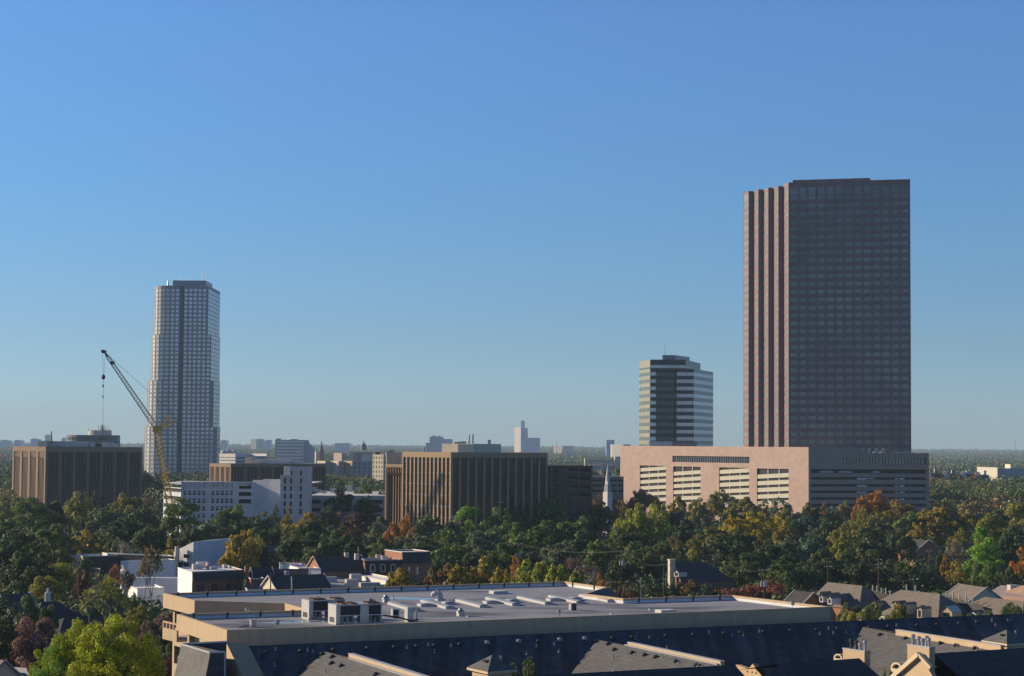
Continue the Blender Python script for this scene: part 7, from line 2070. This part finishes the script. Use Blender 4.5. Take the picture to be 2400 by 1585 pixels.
    (2010, 1437, 101, 'near', 'olive', 13), (2055, 1421, 92, 'near', 'green', 14), (2088, 1420, 66, 'near', 'olive', 14), (2122, 1435, 66, 'near', 'green', 13), (1985, 1422, 87, 'near', 'dark green', 13), (2032, 1447, 87, 'near', 'green', 12.5), (1960, 1439, 72, 'near', 'olive', 12), (2372, 1419, 81, 'near', 'green', 14), (2290, 1439, 72, 'near', 'dark green', 12), (2330, 1435, 63, 'near', 'green', 12.5), (2398, 1427, 58, 'near', 'dark green', 13),
    # peeking over the notch and between the slate wings
    (1452, 1383, 58, 'bush', 'dark red', 21.2), (1248, 1559, 130, 'near', 'dark green', 18.4), (1160, 1578, 60, 'near', 'bright green', 16.8), (2063, 1573, 40, 'near', 'green', 17),
]

ZONES = [
    (0, 420, 1400, 1600, 'in the lower corner beneath the palms'), (200, 305, 1330, 1400, 'above the long low dark roof'), (0, 420, 1295, 1400, 'among the low roofs beside the palms'),
    (0, 30, 1080, 1120, 'at the picture edge beyond the brown block'), (30, 60, 1090, 1110, 'just beyond the brown block'), (0, 345, 1105, 1212, 'before the finned brown block'), (345, 500, 1080, 1112, 'at the foot of the pale stepped tower'), (0, 345, 1212, 1296, 'behind the white edged dark shops'),
    (345, 660, 1112, 1216, 'before the white parking garage'), (345, 700, 1216, 1320, 'behind the white modern building'), (660, 760, 1140, 1216, 'at the foot of the white stair tower'), (700, 860, 1216, 1300, 'behind the slate brick hall'),
    (760, 900, 1090, 1132, 'beyond the low parking deck'), (750, 880, 1132, 1216, 'before the low parking deck'), (880, 1060, 1140, 1216, 'before the sunlit piers of the tan block'), (1060, 1240, 1150, 1216, 'before the dark glass of the tan block'),
    (860, 1010, 1216, 1300, 'behind the tall brick corner shop'), (1010, 1215, 1216, 1310, 'in the wood below the tan block'), (890, 1200, 1310, 1360, 'along the far parapet of the flat roof'), (1200, 1425, 1296, 1365, 'beside the poles at the far parapet corner'),
    (1370, 1470, 1090, 1112, 'far behind the white steeple'), (1240, 1475, 1140, 1216, 'below the white steeple'), (1200, 1440, 1216, 1296, 'in the wood below the steeple'), (1425, 1560, 1216, 1320, 'around the tallest transformer pole'), (1420, 1600, 1355, 1400, 'in the courtyard before the blue roofed house'), (1600, 1900, 1355, 1400, 'behind the flat roof near the townhouses'),
    (1475, 1620, 1140, 1216, 'before the first sloping ramps of the pink garage'), (1620, 1780, 1140, 1222, 'before the last sloping ramps of the pink garage'), (1780, 1960, 1160, 1222, 'below the corner of the pink garage'), (1540, 1720, 1216, 1300, 'above the dark blue roofed house'), (1720, 1870, 1222, 1330, 'behind the red bushes'), (1870, 2000, 1216, 1330, 'above the first townhouse'),
    (1960, 2170, 1140, 1216, 'before the shaded end of the pink garage'), (1960, 2140, 1216, 1330, 'around the brick chimney house'), (2140, 2260, 1180, 1300, 'beside the house with brick chimney'), (2260, 2400, 1175, 1300, 'above the lawn at the picture edge'), (2140, 2400, 1296, 1350, 'around the lawn'),
    (2170, 2280, 1095, 1180, 'between the pink garage and the far white gables'), (2280, 2400, 1090, 1195, 'below the far cream building'), (1940, 2150, 1405, 1450, 'before the arched dormer townhouse'), (2250, 2400, 1405, 1450, 'before the edge townhouse'), (1440, 1480, 1375, 1400, 'peeking over the roof notch'), (1100, 2100, 1550, 1600, 'between the slate wings'),
]


def zone(px, py):
    for x0, x1, y0, y1, s in ZONES:
        if x0 <= px <= x1 and y0 <= py <= y1: return s
    return 'in the tree belt'


ORD = ['', 'first', 'second', 'third', 'fourth', 'fifth', 'sixth', 'seventh', 'eighth', 'ninth', 'tenth', 'eleventh', 'twelfth']
SIDES = {}
ART = lambda s: s
byl = {}
for i, t in enumerate(TREES):
    byl.setdefault((t[4], KIND[t[3]], zone(t[0], t[1])), []).append(i)
LABEL = {}
for (c, k, z), idx in byl.items():
    idx.sort(key=lambda i: TREES[i][0])
    for j, i in enumerate(idx):
        s = f'{c} {k} {z}'
        if len(idx) > 1: s = f'{ORD[j + 1]} {s}, from the crane end' if TREES[i][0] > 400 else f'{ORD[j + 1]} {s}, from the picture edge'
        LABEL[i] = s
for i_, s_ in LABEL.items():
    if len(s_.split()) > 16: LABEL[i_] = s_.split(',')[0]
    if len(LABEL[i_].split()) > 16: print('LONG', s_)
cnt = {}
for i, (px, py, w, kind, colour, *hh) in enumerate(TREES):
    H = hh[0] if hh else HT[kind]
    dy = py - horizon(px)
    Y = (CAMZ - H) * F / dy
    k = cnt.get(kind, 0); cnt[kind] = k + 1
    pr = PROTO[kind, k % len([1 for q in PROTO if q[0] == kind])]
    p = at(px, py, Y)
    hi, lo = p.z, 0.0
    # a crown may hide its foot: keep trees standing on the ground
    root = thing(NAME[kind], LABEL[i], 'bush' if kind == 'bush' else ('palm tree' if kind == 'palm' else 'tree'), (p.x, Y, 0), None)
    if len(byl[colour, KIND[kind], zone(px, py)]) > 1: root['group'] = f'{colour} {KIND[kind]}s {zone(px, py)}'
    sx = max(.1, w * Y / F / 2 / pr['R']); sz = max(.1, p.z / pr['H'])
    rot = rnd.random() * 6.28; tl = (rnd.uniform(-.07, .07), rnd.uniform(-.07, .07))
    c1, c2 = COLS[colour]
    j_ = LEAFX * (.85 + .3 * rnd.random())
    bare = kind in ('bare', 'rusty')
    parts = [('branches' if bare else 'trunk', pr['tr']), ('leaves' if bare else 'crown', pr['cr'])] + ([('dry_fronds', pr['dead'])] if 'dead' in pr else [])
    for nm, me in parts:
        o = bpy.data.objects.new(nm, me); COL.objects.link(o); o.parent = root; o.scale = (sx, sx, sz); o.rotation_euler = (tl[0], tl[1], rot)
        if nm in ('crown', 'leaves'): o.color = (c1[0] * j_, c1[1] * j_, c1[2] * j_, 1); o['second_colour'] = [c2[0] * j_, c2[1] * j_, c2[2] * j_]
        if nm == 'dry_fronds': o.color = (.26, .24, .15, 1); o['second_colour'] = [.2, .17, .1]

# ------------------------------------------------------------------ ground
def zg(Y): return 0.0 if Y < 5500 else (Y - 5500) / 6500 * 18


mat('soil', (.030, .034, .018), .95, .3, .03, col2=(.045, .045, .025))
b = MB(); ys = [-300, 600, 1500, 3000, 5500, 8000, 10000, 12000, 12500]; xs = [-7000, -3500, -1200, 0, 1200, 3500, 7000]
for i in range(len(ys) - 1):
    for j in range(len(xs) - 1): b.poly((xs[j], ys[i], zg(ys[i])), (xs[j + 1], ys[i], zg(ys[i])), (xs[j + 1], ys[i + 1], zg(ys[i + 1])), (xs[j], ys[i + 1], zg(ys[i + 1])))
o = b.build('ground', 'soil'); o['kind'] = 'structure'
q = [onz(2250, 1372, .06), onz(2352, 1372, .06), onz(2356, 1350, .06), (onz(2256, 1350, .06))]
b = MB(); b.poly(*q); o = b.build('lawn', 'grass'); o['kind'] = 'structure'
q = [onz(2345, 1367, .1), onz(2362, 1367, .1), onz(2372, 1352, .1), (onz(2362, 1352, .1))]
b = MB(); b.poly(*q); o = b.build('path', 'asphalt'); o['kind'] = 'structure'
# street running behind the flat roof and the poles
a_, b_ = V((-120, 300)), V((260, 470)); u = (b_ - a_).normalized(); n_ = V((-u.y, u.x)) * 5
b = MB(); b.poly(*[P3(p, .05) for p in (a_ - n_, b_ - n_, b_ + n_, a_ + n_)]); o = b.build('street', 'asphalt'); o['kind'] = 'structure'
# guard rail of the far road
r = thing('guard_rail', 'thin pale curved guard rail of the road beyond the pink garage', 'guard rail', onz(2240, 1172, 3.5))
b = MB(); pts = [onz(x, y, 3.5) for x, y in ((2180, 1169), (2210, 1172), (2245, 1173), (2280, 1170), (2310, 1166))]
b.path(pts, .14, 4); b.path([p - V((0, 0, .7)) for p in pts], .1, 4)
for p in pts: b.tube((p.x, p.y, 0), p, .12)
b.build('rail', 'metal_trim', r)

# ------------------------------------------------------------------ woods
def woods(name, rows, leafn, seed, keep=None, colours=None, hscale=1.0):
    g = np.random.default_rng(seed); CC, NN, SS, KK = [], [], [], []
    pal = np.array(colours) * LEAFX
    for Y, dx, hgt, rad, size in rows:
        half = Y * .30 + 40; x = np.arange(-half, half, dx); x = x + g.normal(size=len(x)) * dx * .35
        yy = Y + g.normal(size=len(x)) * dx * .8; ok = np.ones(len(x), bool)
        if keep is not None: ok = np.array([keep(a, c) for a, c in zip(x, yy)])
        x, yy = x[ok], yy[ok]
        if not len(x): continue
        h = hgt * (.75 + .4 * g.random(len(x))) * hscale; R_ = rad * (.7 + .6 * g.random(len(x)))
        # patches of one colour
        ci = (np.sin(x * .011 + Y * .005) + np.sin(x * .031 - Y * .013) + g.normal(size=len(x)) * .9)
        idx = np.clip(((ci + 2.4) / 4.8 * len(pal)).astype(int), 0, len(pal) - 1); col = pal[idx] * (.8 + .4 * g.random((len(x), 1)))
        n = leafn; d = g.normal(size=(len(x), n, 3)); d[:, :, 2] = np.abs(d[:, :, 2]) * 1.0 - .25; d /= np.linalg.norm(d, axis=2, keepdims=True)
        lob = 1 + .22 * np.sin(d[:, :, 0] * 5 + x[:, None]) * np.cos(d[:, :, 1] * 6 + x[:, None] * 2)
        base = np.array([zg(v) for v in yy])
        C = np.stack([x, yy, base + h * .5], 1)[:, None, :] + d * lob[:, :, None] * np.stack([R_, R_, h * .5], 1)[:, None, :]
        N = d + g.normal(size=d.shape) * .32; S = size * (.6 + .8 * g.random((len(x), n)))
        CC.append(C.reshape(-1, 3)); NN.append(N.reshape(-1, 3)); SS.append(S.ravel()); KK.append(np.repeat(col, n, 0))
    me = leaf_quads(name, np.concatenate(CC), np.concatenate(NN), np.concatenate(SS), 'woods', np.concatenate(KK))
    o = bpy.data.objects.new(name, me); COL.objects.link(o); o['kind'] = 'stuff'
    return o


KEEP = []
for o in list(sc.objects):
    if o.type == 'EMPTY' and o.get('category') in ('office tower', 'parking garage', 'office block', 'office building', 'parking deck', 'house', 'shop', 'townhouse', 'building', 'apartment building', 'steeple', 'tower', 'church'):
        pts = [o2.matrix_basis @ V(c) for o2 in o.children for c in o2.bound_box]
        KEEP.append((o.location.x + min(p.x for p in pts) - 5, o.location.x + max(p.x for p in pts) + 5, o.location.y + min(p.y for p in pts) - 6, o.location.y + max(p.y for p in pts) + 6))
lawn = [onz(2240, 1376, 0), onz(2365, 1376, 0), onz(2360, 1346, 0)]


def free(x, y):
    if 195 < x < 330 and 430 < y < 720 and 2235 < CX + F * x / y < 2372: return False
    return not any(a < x < b and c < y < d for a, b, c, d in KEEP)


AUT = [(.022, .040, .016), (.026, .048, .018), (.03, .055, .02), (.036, .06, .022), (.04, .062, .022), (.06, .07, .025), (.09, .075, .028), (.15, .065, .03)]
DK = [(.026, .040, .016), (.03, .046, .018), (.034, .050, .018), (.040, .054, .02), (.048, .056, .022)]
rows = [(Y, 4.2, 4.5, 3.0, .8) for Y in range(255, 1000, 11)]
o = woods('undergrowth', rows, 34, 5, free, DK); tag(o, 'dark undergrowth and low shrubs filling the ground between trees and houses', 'undergrowth')
rows = []
Y = 1010.0
while Y < 1650: rows.append((Y, 10.5, 12, 6.2, 1.15)); Y += 24
o = woods('near_woods', rows, 150, 6, free, [(.028, .045, .016), (.036, .055, .018), (.05, .065, .02), (.07, .07, .022), (.09, .075, .024), (.085, .06, .022)]); tag(o, 'green and rusty tree cover between the office buildings', 'woods')
rows = []
while Y < 11800:
    rows.append((Y, 8.5 + Y * .0009, 13, 5.5 + Y * .0003, 1.2 + Y * .00035)); Y += 20 + Y * .013
rows += [(11500, 14, 18, 9, 5), (11700, 14, 20, 9, 5), (11850, 14, 22, 9, 5)]
o = woods('far_woods', rows, 40, 7, lambda x, y: free(x, y), AUT); tag(o, 'endless far woods fading to blue below the skyline', 'woods')

# ------------------------------------------------------------------ air
b = MB(); b.box((-7200, -400, -1.2), (14400, 0, 0), (0, 13200, 0), (0, 0, 226))
hm = bpy.data.materials.new('haze_air'); hm.use_nodes = True; nt = hm.node_tree; nt.nodes.clear()
out = nt.nodes.new('ShaderNodeOutputMaterial'); pv = nt.nodes.new('ShaderNodeVolumePrincipled')
pv.inputs['Color'].default_value = HAZE_COL; pv.inputs['Density'].default_value = HAZE_D; pv.inputs['Anisotropy'].default_value = 0.0
nt.links.new(pv.outputs[0], out.inputs['Volume']); M['haze_air'] = hm
hz = b.build('haze', 'haze_air'); hz['kind'] = 'stuff'; tag(hz, 'thin blue haze lying over the far city', 'haze')

# ------------------------------------------------------------------ light and camera
EL = R(18.0); AZ = R(-70.0)
sd = V((math.sin(AZ) * math.cos(EL), math.cos(AZ) * math.cos(EL), math.sin(EL)))
w = bpy.data.worlds.new('World'); sc.world = w; w.use_nodes = True; nt = w.node_tree
bg = nt.nodes['Background']; sk = nt.nodes.new('ShaderNodeTexSky'); sk.sky_type = 'NISHITA'; sk.sun_disc = False
sk.sun_elevation = EL; sk.sun_rotation = AZ; sk.altitude = 20; sk.air_density = SKY[0]; sk.dust_density = SKY[1]; sk.ozone_density = SKY[2]
tcw = nt.nodes.new('ShaderNodeTexCoord'); sxw = nt.nodes.new('ShaderNodeSeparateXYZ'); nt.links.new(tcw.outputs['Generated'], sxw.inputs[0])
crw = nt.nodes.new('ShaderNodeValToRGB'); nt.links.new(sxw.outputs['Z'], crw.inputs['Fac'])
STOPS = [(0, (.87, .96, 1.05)), (.054, (.84, .96, .99)), (.12, (.85, 1.16, 1.25)), (.22, (1.06, 1.42, 1.65)), (.32, (.85, 1.15, 1.45)), (.5, (.5, .72, 1.0)), (1, (.4, .58, .85))]
for p_, c_ in STOPS[1:-1]: crw.color_ramp.elements.new(p_)
for e_, (p_, c_) in zip(crw.color_ramp.elements, STOPS): e_.position = p_; e_.color = (*c_, 1)
mxw = nt.nodes.new('ShaderNodeMix'); mxw.data_type = 'RGBA'; mxw.blend_type = 'MULTIPLY'; mxw.inputs['Factor'].default_value = 1
nt.links.new(sk.outputs[0], mxw.inputs['A']); nt.links.new(crw.outputs['Color'], mxw.inputs['B'])
nt.links.new(mxw.outputs['Result'], bg.inputs[0]); bg.inputs[1].default_value = SKY[3]
sun = bpy.data.lights.new('sun', 'SUN'); sun.energy = SUN_E; sun.angle = R(.53); sun.color = SUN_C
so = bpy.data.objects.new('sun', sun); COL.objects.link(so); so.rotation_euler = (-sd).to_track_quat('-Z', 'Y').to_euler(); so.location = (0, 0, 300)
cd = bpy.data.cameras.new('camera'); cd.sensor_width = 36; cd.lens = 36 * F / 2400; cd.clip_start = 1; cd.clip_end = 40000
co = bpy.data.objects.new('camera', cd); COL.objects.link(co); co.matrix_world = Matrix.Translation((0, 0, CAMZ)) @ CROT.to_4x4(); sc.camera = co
sc.view_settings.view_transform = 'Standard'; sc.view_settings.look = 'None'; sc.view_settings.gamma = 1; sc.view_settings.exposure = EXPO
sc.render.engine = 'CYCLES'; sc.cycles.use_denoising = True
sc.cycles.max_bounces = 6; sc.cycles.diffuse_bounces = 3; sc.cycles.glossy_bounces = 3; sc.cycles.transmission_bounces = 2; sc.cycles.volume_bounces = 0; sc.cycles.transparent_max_bounces = 6
